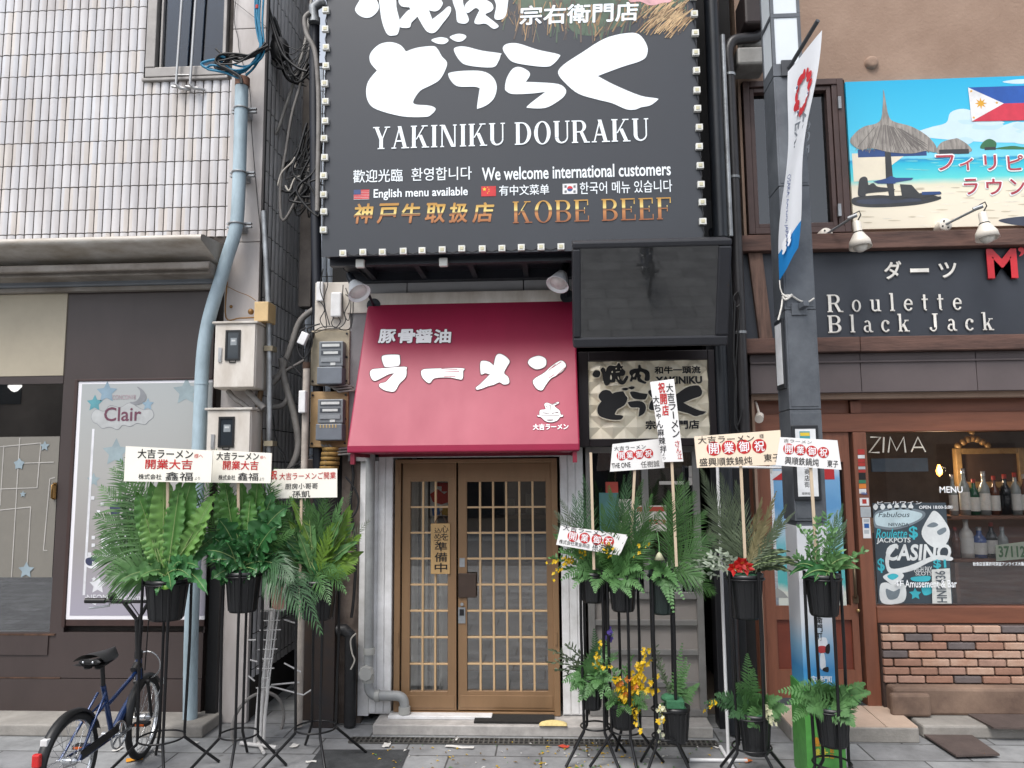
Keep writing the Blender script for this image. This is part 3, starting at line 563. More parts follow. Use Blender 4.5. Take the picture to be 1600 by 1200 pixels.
# pale surround of the door: jambs with flutes, lintel
jm = MB()
jl0 = un(578, 900, -.03).x; jr1 = un(914, 900, -.03).x; zl = un(740, 690, -.03).z
def jamb(x0, x1):
    n = 3; w = (x1-x0)/n
    jm.box((x0, -.03, .08), (x1, .12, zl+.3))
    for i in range(n): jm.box((x0+w*i+.003, -.038, .09), (x0+w*(i+1)-.003, -.031, zl+.28))
jamb(jl0, dl-.02); jamb(dr+.02, jr1); jm.box((dl-.02, -.03, dz1+.012), (dr+.02, .12, zl+.3)); jm.box((lx-.02, -.02, .06), (jl0-.003, .1, zs0-.02))
for px in (628, 745, 795): a = un(px, 703, -.04).x; jm.box((a-.07, -.1, dz1+.04), (a+.09, -.032, dz1+.2), 1)
obj('door_surround', jm, [m_white, m_brown2], MBD, bevel=.003)
# pale strip with joints above the awning
st = MB(); a = un(560, 440, -.04); xs = [un(p, 445, -.04).x for p in (545, 636, 818, 905)]; zt_ = zs0; zb_ = un(740, 456, -.04).z
for i in range(3): st.box((xs[i]+.004, -.04, zb_), (xs[i+1]-.004, .04, zt_))
st.box((xs[0], -.075, zb_-.16), (xs[3], .04, zb_-.004), 1); obj('fascia_strip', st, [mat('grey_strip', (176, 176, 178), .5, var=.08), m_offwhite], MBD, bevel=.003)
# step, threshold, mat
mb = MB(); mb.box((un(585, 1140, -.2).x, -.26, 0), (un(1112, 1140, -.2).x, .3, .075)); obj('step', mb, mat('step_granite', (176, 172, 168), .6, var=.2, scale=12, bump=.1, bscale=120), MBD, bevel=.008)
mb = MB(); mb.box((dl-.02, -.14, .076), (dl+.75, -.01, .1)); obj('threshold', mb, m_white, MBD, bevel=.004)
x0 = ug(742, 1122, .09).x; x1 = ug(866, 1122, .09).x; y0 = ug(800, 1129, .085).y
mb = MB(); mb.box((x0, y0, .077), (x1, y0+.17, .092)); obj('door_mat', mb, mat('mat_pile', (38, 37, 36), .95, var=.4, scale=60, bump=.6, bscale=150), label='dark rubber door mat in front of the lattice door', cat='door mat')
a = ug(862, 1131, .09); mb = MB()
mb.sheet(lambda u, v: Vector((a.x-.09+.2*u, a.y-.02+.07*v, .078+.03*math.sin(math.pi*u)**.5*math.sin(math.pi*v)**.5+.004)), 16, 8); obj('folded_glove', mb, mat('yellow_cloth', (214, 194, 134), .9, var=.15, scale=30), label='crumpled pale yellow glove lying on the step', cat='glove')
# drain grate along the foot of the step
a, b = ug(543, 1164), ug(1118, 1160); GR = thing('drain_grate', 'long steel drain grating along the foot of the shop step', 'drain', ((a.x+b.x)/2, -.36, 0))
mb = MB(); yb, yf = -.33, -.43
mb.box((a.x, yf, .003), (b.x, yb, .005), 1); mb.box((a.x, yf-.006, .003), (b.x, yf, .012)); mb.box((a.x, yb, .003), (b.x, yb+.006, .012)); n = int((b.x-a.x)/.035)
for i in range(n+1): x = a.x+(b.x-a.x)*i/n; mb.box((x-.006, yf, .005), (x+.006, yb, .012))
mb.box((a.x, (yf+yb)/2-.005, .004), (b.x, (yf+yb)/2+.005, .0115)); obj('grating', mb, [mat('grate_steel', (104, 102, 98), .5, metal=.5, var=.3, scale=20), m_dark], GR)
# room behind the door
RM = MB(); fz = .06
RM.box((bx0+.12, .3, .0), (bx1-.1, 3.2, fz)); RM.box((bx0+.13, 2.6, fz), (bx1-.1, 2.65, 3), 1); RM.box((-1.2, 1.3, fz), (.0, 1.6, 1.05), 2); RM.box((-.6, 2.0, 1.4), (.3, 2.3, 1.44), 2)
for k in range(4): RM.box((-.5+.2*k, 2.05, 1.44), (-.42+.2*k, 2.15, 1.6+.05*(k % 2)), 3)
RM.box((bx0+.13, .32, fz), (bx0+.3, 2.6, 1.2), 2); RM.box((-.25, .9, fz), (.02, 1.15, .5), 2); RM.box((-.22, .92, .5), (-.02, 1.12, .53), 3); RM.box((-.05, 1.25, 1.1), (.01, 1.28, 1.7), 3); RM.box((-.35, 1.28, 1.06), (-.28, 1.35, 1.3), 3)
obj('room', RM, [mat('room_floor', (150, 138, 126), .4), mat('room_wall', (112, 98, 86), .8, var=.3, scale=1.5), mat('counter', (140, 112, 88), .5), mat('jar', (150, 146, 130), .3)], MBD)

# ---------------------------------------------------------------- lattice door, two leaves
DR = thing('lattice_door', 'bronze two leaf lattice glass door with narrow and wide leaf', 'door', ((dl+dr)/2, 0, TH0))
mb = MB(); t = .045
mb.box((dl, -.05, TH0), (dl+t, .04, dz1)); mb.box((dr-t, -.05, TH0), (dr, .04, dz1)); mb.box((dl+t, -.05, dz1-.03), (dr-t, .04, dz1)); mb.box((dl+t, -.05, TH0), (dr-t, .04, TH0+.025)); obj('frame', mb, m_bronze, DR, bevel=.004)
def leaf(b, g, cols, rows, name):
    x0, z0, x1, z1 = S(b, -.03); u0, v0, u1, v1 = S(g, -.03); L = MB(); Y0, Y1 = -.032, .008
    L.box((x0, Y0, z0), (u0, Y1, z1)); L.box((u1, Y0, z0), (x1, Y1, z1)); L.box((u0, Y0, v1), (u1, Y1, z1)); L.box((u0, Y0+.001, z0), (u1, Y1, v0))
    L.box((x0+.012, Y0-.004, z0+.02), (x1-.012, Y0, v0-.03)); L.box((x0+.012, Y0-.004, v1+.03), (x1-.012, Y0, z1-.012))
    lf = obj('door_leaf', L, m_bronze, DR, bevel=.003)
    G = MB()
    for i in range(1, cols): x = u0+(u1-u0)*i/cols; G.box((x-.008, -.026, v0), (x+.008, -.008, v1))
    for j in range(1, rows): z = v0+(v1-v0)*j/rows; G.box((u0, -.0245, z-.007), (u1, -.0095, z+.007))
    obj('lattice', G, m_gold, lf, bevel=.002)
    P = MB(); P.box((u0, -.006, v0), (u1, -.001, v1)); obj('pane', P, m_glassc, lf)
    return lf
L1 = leaf((628, 722, 713, 1110), (640.7, 752.5, 699.8, 1080), 3, 8, 'narrow')
L2 = leaf((716, 722, 864, 1110), (729.6, 752.5, 854.5, 1080), 6, 8, 'wide')
mb = MB(); mb.pbox((716, 896, 744, 934), -.05, -.034); obj('push_plate', mb, mat('brown_plate', (74, 60, 52), .5, metal=.3), L2, bevel=.004)
mb = MB(); mb.pbox((716, 949, 727, 974), -.04, -.033); mb.pbox((718, 872, 726, 886), -.037, -.033); a = un(722, 944, -.04); mb.cyl(a, a+Vector((0, -.012, 0)), .012); mb.pbox((718, 952, 725, 962), -.042, -.04, 1); obj('lock', mb, [m_steel, m_ink], L2)
for px in (869, 621):
    for y in (747, 1000): mb = MB(); mb.pbox((px-1.5, y-12, px+1.5, y+8), -.062, -.05); obj('hinge', mb, m_bronze, DR)
pl = FP(.6)
# things seen through the panes: white strip curtains, cloth banner
CU = MB()
for k in range(5): x = dl+.09+.075*k; CU.sheet(lambda u, v, x=x: Vector((x+.06*u, .16+.02*math.sin(u*5+k), TH0+.02+(1.75 if k < 3 else 1.1)*v)), 4, 2)
obj('strip_curtain', CU, mat('white_cloth', (206, 206, 204), .8, var=.08), label='white strip curtain hanging behind the narrow door leaf', cat='curtain')
NB = thing('cloth_banner', 'red white and blue printed cloth banner hung behind the narrow door leaf', 'banner', tuple(un(690, 790, .09)))
mb = MB(); mb.pbox((672, 748, 712, 806), .085, .092); obj('cloth', mb, mat('banner_white', (222, 218, 212), .8), NB)
mb = MB(); pl = FP(.085); blob(mb, pl, [(683, 754), (700, 754), (700, 768), (690, 768), (690, 760), (683, 760)], .001, 0, False); blob(mb, pl, [(672, 772), (684, 764), (694, 772), (704, 764), (704, 784), (690, 788), (676, 784)], .001, 0, False); blob(mb, pl, [(674, 792), (686, 790), (688, 804), (676, 806)], .001, 1, False); blob(mb, pl, [(692, 790), (700, 790), (700, 806), (690, 804)], .001, 2, False); obj('print', mb, [mat('banner_red', (200, 62, 40), .7), mat('banner_blue', (56, 96, 160), .7), mat('banner_yellow', (216, 170, 60), .7)], NB)
# hanging wooden sign
HS = thing('hanging_sign', 'tan wooden plaque on a string reading preparing with heart', 'sign', tuple(un(688, 890, -.05)))
mb = MB(); mb.pbox((673, 818, 703, 897), -.05, -.036); obj('board', mb, mat('tan_wood', (196, 160, 108), .6, var=.15, scale=5, stretch=(4, 1, .6)), HS, bevel=.003)
mb = MB(); a = un(689, 800, -.042); mb.tube([un(678, 819, -.042), a, un(699, 819, -.042)], .004, 6); mb.cyl(a+Vector((0, .02, 0)), a-Vector((0, .012, 0)), .007, 8); obj('string', mb, m_rust, HS)
mb = MB(); pl = FP(-.05); vtx(mb, pl, '心を', 695, 820, 845, 13, .002, .012); vtx(mb, pl, '込めて', 684, 824, 852, 12, .002, .012); vtx(mb, pl, '準備中', 689, 846, 895, 22, .002, .015); obj('lettering', mb, m_ink, HS)

# ---------------------------------------------------------------- drain pipe with elbow left of the door
DP = thing('drain_pipe', 'grey plastic drain pipe with round valve turning over the step', 'pipe', tuple(un(575, 1140, -.1)))
P = [un(579, 690, -.1), un(577.5, 880, -.1), un(576, 1030, -.1), un(575.5, 1066, -.1)]
pts = [P[0], P[1], P[2], P[3]]
def bend(a, c, b, n=6): return [a*(1-t)**2+c*2*t*(1-t)+b*t*t for t in [i/n for i in range(n+1)]]
c1 = un(575, 1086, -.1); e1 = un(590, 1087, -.1); e2 = un(618, 1087, -.1); c2 = un(633, 1087, -.1); e3 = un(632, 1104, -.1); e4 = un(631, 1140, -.1)
mb = MB(); mb.tube(pts[:3]+bend(P[3], c1, e1)+[e2]+bend(e2, c2, e3)[1:]+[Vector((e4.x, e4.y, .078))], .036, 16); obj('pipe', mb, mat('pvc_grey', (150, 152, 152), .45, var=.15, scale=10), DP)
for q0, q1, r_ in ((e3, e3-Vector((0, 0, .05)), .044), (P[3]+Vector((0, 0, .05)), P[3], .044), (un(577, 1012, -.1), un(577, 1022, -.1), .043), (e1-Vector((.02, 0, 0)), e1+Vector((.015, 0, 0)), .044), (Vector((e4.x, e4.y, .078)), Vector((e4.x, e4.y, .15)), .04)):
    mb = MB(); mb.tube([q0, q1], r_, 16); obj('coupling', mb, mat('pvc_light', (172, 172, 168), .45, var=.15), DP)
a = un(572, 1052, -.14); mb = MB(); mb.lathe([(0, .03), (.05, .028), (.058, .01), (.058, -.03)], a, (0, -1, 0), 8, 0, False); obj('valve_cap', mb, mat('pvc_light', (172, 172, 168)), DP)

# ---------------------------------------------------------------- the large black sign
SY = -.7
sx0, sz0, sx1, _ = S((503, 200, 1099, 398), SY); sx0 = un(504.5, 300, SY).x; sx1 = un(1097.5, 300, SY).x; sz0 = un(690, 397, SY).z; sz1 = 6.4
BS = thing('large_sign', 'large dark grey barbecue restaurant sign with white brush lettering and lamp edge', 'sign', ((sx0+sx1)/2, -.4, sz0))
mb = MB(); mb.box((sx0+.02, SY+.008, sz0+.012), (sx1-.02, SY+.1, sz1)); obj('cabinet', mb, m_navy, BS, bevel=.004)
mb = MB(); mb.box((sx0, SY, sz0), (sx1, SY+.007, sz1)); obj('sheet', mb, m_sign, BS)
mb = MB(); mb.box((sx0+.03, SY+.1, sz0+.03), (sx1-.03, .04, sz0+.1)); mb.box((sx0+.03, -.12, zs0+.0), (sx1-.03, .04, sz0+.03)); mb.box((sx0+.03, SY+.101, sz0-.04), (sx1-.03, SY+.16, sz0+.03)); mb.box((sx0+.03, SY+.1, sz0+.1), (sx0+.1, .04, sz1)); mb.box((sx1-.1, SY+.1, sz0+.1), (sx1-.03, .04, sz1))
for k in range(7): x = sx0+.25+.4*k; mb.box((x-.02, SY+.16, sz0-.03), (x+.02, -.12, sz0+.03))
obj('carrier_frame', mb, m_navy, BS)
pl = FP(SY); W = MB()
def o3(p, s, ox, oy): return tuple([p[0]/s+ox, p[1]/s+oy]+list(p[2:]))
K = 1600/280
def Z1(pts): return [o3(p, K, 540, 0) for p in pts]
def Z2(pts): return [o3(p, 5, 780, 0) for p in pts]
do = Z1([(540, 462, 'c'), (640, 428), (780, 414), (822, 440), (860, 505), (906, 560), (890, 630), (840, 715), (760, 765), (665, 815), (606, 905), (630, 935), (750, 945), (805, 975), (760, 1030), (700, 1047), (500, 1040), (280, 980), (205, 915), (184, 820), (205, 725), (280, 632, 'c'), (222, 560), (222, 480), (300, 400), (400, 378), (490, 405)])
dk1 = Z1([(765, 360), (840, 335), (905, 345), (918, 370), (880, 395), (820, 392)]); dk2 = Z1([(930, 333), (1000, 305), (1060, 312), (1078, 335), (1040, 370), (985, 372)])
u1 = Z1([(967, 450), (1000, 420), (1080, 420), (1220, 455), (1380, 478), (1384, 495), (1365, 550), (1310, 604), (1100, 588), (1020, 545)]); u2 = Z1([(918, 675), (935, 650), (1060, 634), (1220, 638), (1310, 685), (1350, 770), (1330, 870), (1270, 935), (1190, 970), (1174, 955), (1198, 790, 'c'), (1150, 777), (1010, 775), (950, 735)])
r1 = Z2([(28, 380), (60, 345), (150, 342), (300, 390), (460, 425), (470, 450), (420, 505), (370, 524), (250, 515), (110, 488), (55, 435)]); r2 = Z2([(45, 690), (60, 610), (105, 540), (160, 525), (225, 555), (240, 590), (208, 642, 'c'), (300, 645), (460, 658), (520, 700), (510, 750), (450, 800), (360, 845), (240, 846), (222, 828), (360, 720, 'c'), (250, 733), (110, 737), (60, 718)])
ku = Z2([(460, 575), (500, 510), (650, 410), (820, 305), (980, 263), (1090, 270), (1155, 360), (1150, 440), (1100, 480), (960, 525), (770, 596, 'c'), (900, 665), (1100, 748), (1230, 770), (1235, 785), (1180, 825), (1110, 840), (1060, 858), (990, 855), (880, 808), (760, 778), (620, 735), (520, 655)])
BIG = [do, dk1, dk2, u1, u2, r1, r2, ku]
for q in BIG: blob(W, pl, q, .004)
# upper row (cut by the top of the photograph, carried on above it)
ya1 = [[(86, 95), (120, 15), (180, -60), (250, -40), (300, 70), (235, 152), (150, 155)], [(300, -160), (440, -150), (455, 60), (485, 200), (470, 300), (430, 320), (375, 310), (330, 210), (305, 50)],
       [(640, 150), (560, 60), (520, -20), (700, -60), (860, 10), (845, 80), (800, 105), (745, 95, 'c'), (775, 175, 'c'), (860, 110), (915, 62), (942, 75), (930, 130), (870, 210), (800, 292), (735, 290), (690, 235)],
       [(560, 95), (480, 185, 'c'), (485, 245), (570, 250), (590, 205), (640, 150), (620, 95)], [(420, -100), (880, -160), (890, -70), (440, 0)], [(480, -10), (600, -20), (610, 60), (500, 60)]]
ni1 = [[(955, 0), (975, -120), (1200, -180), (1440, -100), (1448, 40), (1425, 150), (1370, 180), (1328, 160), (1345, 60), (1330, 5, 'c'), (1200, -60), (1060, -20), (1060, 70), (1100, 170), (1080, 210), (1030, 212), (995, 190), (985, 100)],
       [(1062, 65), (1100, 10), (1180, -20), (1290, 20), (1320, 70), (1300, 105), (1250, 130), (1280, 160), (1365, 230), (1340, 258), (1310, 255), (1250, 215), (1180, 220), (1150, 195), (1195, 95, 'c'), (1160, 75), (1090, 120)], [(1130, -280), (1220, -290), (1230, -80), (1150, -80)]]
for i, q in enumerate(ya1+ni1): blob(W, pl, Z1(q), .004+.0004*(i % 6))
tx(W, pl, '宗右衛門店', (812, 7, 996, 36), .005, .028, 0, .05)
serif_text(W, pl, 'YAKINIKU DOURAKU', (583, 192, 1014, 227), .004, 0, .2, .07, .08, .42)
tx(W, pl, '歡迎光臨', (552, 265, 629, 285), .004, .008); tx(W, pl, '환영합니다', (643, 261.5, 737, 282), .004, .006)
tx(W, pl, 'We welcome international customers', (753, 258, 1048, 278.5), .004, .016, ref='We welcome international customers')
tx(W, pl, 'English menu available', (584, 294, 731, 311.5), .004, .016); tx(W, pl, '有中文菜单', (780, 289, 858, 305), .004, .01); tx(W, pl, '한국어 메뉴 있습니다', (906, 283, 1050, 302), .004, .008)
obj('lettering', W, mat('sign_white', (236, 242, 246), .45, var=.02), BS)
GT = MB(); serif_text(GT, pl, 'KOBE BEEF', (801, 312, 1050, 346), .005, 0, .17, .06, .1, .5)
for i, c in enumerate('神戸牛取扱店'): x = 552+37.3*i; y = 319-i*.35; tx(GT, pl, c, (x, y, x+28+2*(i % 2), y+30), .005, .028, 0, .12)
gz = sz0
obj('gold_lettering', GT, ramp_mat('gold_foil', [(0, (140, 82, 48)), (.4, (190, 128, 74)), (.5, (120, 78, 50)), (.56, (232, 210, 130)), (.8, (196, 152, 72)), (1, (172, 120, 56))], 2, un(800, 350, SY).z-gz, un(800, 312, SY).z-gz, .35), BS)
# flags
def rect(mb, pl, b, off, m=0):
    a = pl.uv(b[0], b[1]); c = pl.uv(b[2], b[3]); mb.add([pl.pos(a[0], c[1], off), pl.pos(c[0], c[1], off), pl.pos(c[0], a[1], off), pl.pos(a[0], a[1], off)], [(0, 1, 2, 3)], m)
fm = [mat('flag_white', (232, 232, 234), .5), mat('flag_red', (206, 48, 52), .5), mat('flag_blue', (62, 82, 128), .5), mat('flag_yellow', (240, 200, 60), .5), m_ink]
F = MB(); rect(F, pl, (553, 297, 577, 311.5), .003, 0)
for k in range(6): rect(F, pl, (553, 297+k*2.5, 577, 298.3+k*2.5), .0036, 1)
rect(F, pl, (553, 297, 564, 304), .0044, 2)
obj('flag', F, fm, BS); F = MB(); rect(F, pl, (752, 291.5, 775, 306.5), .003, 1); star(F, pl, 757, 296, 3.2, .004, 3)
for q in ((762, 293), (764, 296), (764, 299), (762, 302)): star(F, pl, q[0], q[1], 1.1, .004, 3)
obj('flag', F, fm, BS); F = MB(); rect(F, pl, (879, 287.5, 902, 303), .003, 0); c = pl.uv(890.5, 295)
for s, m in ((0, 1), (1, 2)): F.poly(pl, [(c[0]+.02*math.cos(R(180*s+180*i/10)), c[1]+.02*math.sin(R(180*s+180*i/10))) for i in range(11)], .004, m)
for q in ((882, 290), (882, 298), (896, 290), (896, 298)):
    for k in range(3): rect(F, pl, (q[0], q[1]+k*1.3, q[0]+3.4, q[1]+k*1.3+.7), .004, 4)
obj('flag', F, fm, BS)
# printed picture of straw, field and pink meat at the upper right
PR = MB(); pm_ = [mat('print_green', (84, 104, 84), .4, var=.3, scale=6), mat('print_straw', (166, 134, 96), .4, var=.35, scale=12), mat('print_pink', (226, 172, 176), .4, var=.25, scale=14), mat('print_brown', (96, 82, 74), .4, var=.3, scale=8), mat('print_gold', (208, 176, 132), .4, var=.3, scale=12)]
blob(PR, pl, [(794, -60), (1082, -60), (1082, -4), (1010, 22), (960, 44), (930, 55), (900, 52), (870, 30), (810, 10)], .0008, 0, True)
for i in range(260):
    x = rnd.uniform(790, 1075); t = (x-790)/290; y = rnd.uniform(-8, 34)+ (20*t if t < .6 else -6); dx_ = rnd.uniform(-10, 10)+(-8 if t > .5 else 0); L_ = rnd.uniform(10, 34)
    pxl(PR, x, y, x+dx_, y+L_, rnd.uniform(.003, .012), rnd.choice([3, 3, 1, 0]) , pl, .001+.00001*i)
for i in range(90):
    x = rnd.uniform(1020, 1086); y = rnd.uniform(-6, 30); L_ = rnd.uniform(14, 46); s = rnd.uniform(.5, 1.1)
    if x-L_*s < 985: continue
    q = [(x, y), (x-L_*s*.5+rnd.uniform(-2, 2), y+L_*.35), (x-L_*s, y+L_*.8)]
    for j in range(2): pxl(PR, *q[j], *q[j+1], rnd.uniform(.004, .009), rnd.choice([1, 4, 4, 1]), pl, .0038+.00001*i)
blob(PR, pl, [(980, -40), (1056, -40), (1050, 0), (1035, 5), (1017, 9), (1000, 3), (982, 1)], .0048, 2, True)
obj('printed_picture', PR, pm_, BS)
# edge lamps
def led(x, y):
    a = un(x+rnd.uniform(-.9, .9), y+rnd.uniform(-1.2, 1.2), SY-.0); mb = MB(); mb.box((a.x-.024, SY-.03, a.z-.022), (a.x+.024, SY-.001, a.z+.022)); mb.box((a.x-.013, SY-.033, a.z-.012), (a.x+.013, SY-.0302, a.z+.012), 1); return obj('edge_lamp', mb, [mat('lamp_white', (226, 226, 220), .5), mat('lamp_yellow', (206, 200, 168), .4)], BS, bevel=.003)
for k in range(14): led(511-.31*k, -10+28.6*k)
for k in range(13): led(1082.5+1.22*k, -4+29.3*k)
for k in range(1, 13): led(507+30.8*k, 396.8-.9*k)
ww = MB()
for k in range(13): a = un(1089+1.2*k-1, 10+29.3*k, SY); ww.tube([un(1082.5+1.22*k, -4+29.3*k+5, SY-.01), un(1086+1.22*k, -4+29.3*k+15, SY-.012), un(1083.7+1.22*k, -4+29.3*(k+1)-5, SY-.01)], .003, 5)
for k in range(13): ww.tube([un(511-.31*k, -10+28.6*k+5, SY-.008), un(510.7-.31*k-2, -10+28.6*k+14, SY-.012), un(510.7-.31*k, -10+28.6*(k+1)-5, SY-.008)], .003, 5)
for k in range(1, 12): ww.tube([un(507+30.8*k+6, 398-.9*k, SY-.008), un(507+30.8*k+15, 400.5-.9*k, SY-.012), un(507+30.8*(k+1)-6, 397-.9*k, SY-.008)], .003, 5)
obj('lamp_wiring', ww, m_rubber, BS)
for px, py in ((693, 410), (563, 412)): a = un(px, py, SY+.08); mb = MB(); mb.box((a.x-.03, SY+.06, a.z-.03), (a.x+.03, SY+.1, a.z+.03)); obj('loose_lamp', mb, mat('lamp_white', (226, 226, 220)), BS, bevel=.004)

# ---------------------------------------------------------------- red ramen awning
at0, at1 = un(570.7, 470.5, -.06), un(896, 466, -.06); ab0, ab1 = un(546.7, 697, -.62), un(908, 693, -.62)
AW = thing('awning_sign', 'crimson sloping awning sign with white ramen brush lettering over the door', 'sign', ((ab0.x+ab1.x)/2, -.35, ab0.z))
ax0, ax1 = (at0.x+ab0.x)/2, (at1.x+ab1.x)/2; zt_a = (at0.z+at1.z)/2; zb_a = (ab0.z+ab1.z)/2
mb = MB(); V = [(-.06, zt_a), (-.62, zb_a), (-.62, zb_a-.05), (-.06, zb_a-.05)]
vs = [(x, y, z) for x in (ax0, ax1) for y, z in V]
mb.add(vs, [(0, 1, 5, 4), (1, 2, 6, 5), (2, 3, 7, 6), (3, 0, 4, 7), (0, 3, 2, 1), (4, 5, 6, 7)]); obj('cover', mb, m_red, AW, bevel=.012, seg=3)
mb = MB(); mb.box((ax0+.03, -.06, zb_a-.07), (ax1-.03, -.03, zb_a-.05)); 
for x in (ax0+.02, ax1-.05): mb.box((x, -.6, zb_a-.075), (x+.03, -.06, zb_a-.052)); mb.box((x, -.6, zb_a-.13), (x+.03, -.56, zb_a-.074))
obj('bracket', mb, mat('awning_edge', (120, 24, 46), .5), AW)
AP = Plane((ax0, -.62, zb_a), (1, 0, 0), (0, .56, zt_a-zb_a)); T = MB(); K2 = 1600/360
def Z3(pts): return [o3(p, K2, 560, 500) for p in pts]
RA = [[(163, 262), (190, 246), (275, 244), (288, 262), (286, 315), (250, 326), (190, 328), (175, 310)], [(82, 375), (95, 348), (150, 340), (320, 328), (334, 350), (328, 400), (285, 445), (262, 485), (240, 500), (185, 490), (148, 465), (152, 445), (190, 435), (215, 410), (250, 372, 'c'), (215, 378), (170, 400), (120, 424), (95, 412)],
      [(437, 375), (445, 350), (500, 342), (720, 338), (727, 360), (722, 412), (690, 412), (640, 402), (560, 402), (520, 412), (500, 438), (480, 436), (448, 405)],
      [(848, 300), (870, 286), (910, 295), (940, 320, 'c'), (955, 255), (980, 238), (1020, 255), (1050, 290), (1030, 330), (1012, 372), (1040, 400), (1046, 440), (1010, 450), (980, 435), (940, 452), (900, 462), (860, 478), (825, 486), (818, 472), (850, 445), (915, 380, 'c'), (880, 372), (852, 378)],
      [(1178, 300), (1195, 270), (1250, 252), (1295, 268), (1305, 300), (1290, 330), (1240, 345), (1200, 328)], [(1214, 440), (1225, 410), (1290, 370), (1340, 325), (1405, 285), (1440, 312), (1425, 350), (1380, 385), (1335, 410), (1300, 455), (1275, 490), (1240, 480)]]
for q in RA: blob(T, AP, Z3(q), .006, 0, True, .006, 1)
# dry brush streaks
for q in ((690, 577, 715, 578), (695, 582, 718, 581), (694, 589, 712, 589)): pxl(T, *q, .006, 2, AP, .007)
for q in ((862, 576, 877, 566), (869, 588, 883, 575), (857, 592, 866, 586), (857, 580, 868, 570)): pxl(T, *q, .005, 2, AP, .007)
for ch, x in zip('豚骨醤油', (593, 623, 650, 679)):
    tx(T, AP, ch, (x, 515.8, x+25, 536), .0045, .085, 1); tx(T, AP, ch, (x, 515.8, x+25, 536), .007, .045, 0)
tx(T, AP, '大吉ラーメン', (833, 663, 888, 672), .006, .035, 0)
# bowl of noodles badge
B = lambda pts: Z3(pts)
blob(T, AP, B([(1258, 665), (1262, 630), (1300, 622), (1292, 590), (1310, 578), (1345, 588), (1385, 572), (1390, 582), (1360, 600), (1395, 630), (1405, 660), (1420, 662), (1418, 674), (1400, 676), (1380, 700), (1340, 712), (1300, 704), (1270, 678), (1246, 672), (1246, 662)]), .006, 0, True, .004, 1)
for q in ((1268, 668, 1398, 666), (1280, 646, 1310, 640), (1300, 650, 1330, 655), (1340, 655, 1392, 640), (1335, 600, 1330, 640), (1320, 600, 1385, 578), (1300, 600, 1318, 612), (1282, 655, 1312, 652), (1345, 648, 1390, 648)):
    a = Z3([q[:2], q[2:]]); pxl(T, a[0][0], a[0][1], a[1][0], a[1][1], .004, 1, AP, .0072)
blob(T, AP, Z3([(1305, 695), (1355, 694), (1345, 702), (1315, 702)]), .0072, 1)
obj('lettering', T, [mat('awning_white', (240, 238, 238), .5, var=.02), mat('awning_outline', (70, 22, 34), .5), m_red], AW)
# grey return panel left of the awning
mb = MB(); mb.box((un(546, 560, -.06).x, -.06, zb_a-.1), (ax0+.1, -.02, zt_a+.02)); obj('side_panel', mb, mat('grey_panel', (128, 126, 128), .55, var=.15), MBD)

# ---------------------------------------------------------------- big screen
TV = thing('outdoor_screen', 'black outdoor display screen hung tilted above the gold sign', 'screen', tuple(un(1020, 545, -.75)))
c = [un(893, 380, -1.05), un(1143, 371, -1.05), un(1139, 539, -.80), un(897, 545, -.80)]
tz1, tz0 = (c[0].z+c[1].z)/2, (c[2].z+c[3].z)/2; tx0, tx1 = (c[0].x+c[3].x)/2, (c[1].x+c[2].x)/2
TP = Plane((tx0, -.80, tz0), (1, 0, 0), (0, -.25, tz1-tz0)); tw = tx1-tx0; th = Vector((0, -.25, tz1-tz0)).length
g0 = TP.uv(908, 528); g1 = TP.uv(1123, 384); bw = .06
mb = MB(); bl, br, bt, bb = g0[0], tw-g1[0], th-g1[1], g0[1]
mb.plbox(TP, 0, 0, tw, bb, -.2, 0); mb.plbox(TP, 0, th-bt, tw, th, -.2, 0); mb.plbox(TP, 0, bb, bl, th-bt, -.2, 0); mb.plbox(TP, tw-br, bb, tw, th-bt, -.2, 0); mb.plbox(TP, bl, bb, tw-br, th-bt, -.2, -.03); obj('case', mb, mat('screen_case', (40, 41, 46), .45, var=.12), TV, bevel=.012)
mb = MB(); mb.plbox(TP, bl-.004, bb-.004, tw-br+.004, th-bt+.004, -.03, -.012); o = obj('glass', mb, mirror_glass('black_glass', (8, 10, 11), .10), TV)
mb = MB(); mb.plbox(TP, .3, .2, tw-.3, th-.2, -.45, -.2); mb.plbox(TP, .1, .3, .16, th-.1, -.85, -.2); mb.plbox(TP, tw-.2, .3, tw-.14, th-.1, -.85, -.2); obj('mount', mb, m_black, TV)
# ---------------------------------------------------------------- gold light box sign
GS = thing('gold_sign', 'quilted gold light box sign with black barbecue brush lettering', 'sign', tuple(un(1012, 690, -.2)))
x0, z0, x1, z1 = S((904, 548, 1119, 697), -.22); u0, v0, u1, v1 = S((920, 563, 1108, 685), -.22)
mb = MB(); mb.box((x0, -.22, z0), (u0, -.0, z1)); mb.box((u1, -.22, z0), (x1, -.0, z1)); mb.box((u0, -.22, z0), (u1, -.0, v0)); mb.box((u0, -.22, v1), (u1, -.0, z1)); mb.box((u0, -.1, v0), (u1, 0, v1)); obj('case', mb, mat('bronze_case', (46, 40, 42), .32, var=.2, scale=3, metal=.4), GS, bevel=.005)
Q = MB(); nu = 5; nv = 3.4; sx_, sz_ = (u1-u0)/nu, (v1-v0)/nv
def qh(u, v):
    a = ((u-u0)/sx_+(v-v0)/sz_); b = ((u-u0)/sx_-(v-v0)/sz_); a = abs(a % 1-.5)*2; b = abs(b % 1-.5)*2; return -.205+.03*max(a, b)
Q.sheet(lambda a, b: Vector((u0+(u1-u0)*a, qh(u0+(u1-u0)*a, v0+(v1-v0)*b), v0+(v1-v0)*b)), 100, 68, 0, False); obj('quilted_face', Q, mat('gold_face', (250, 240, 216), .3, metal=.0, var=.05, scale=4), GS)
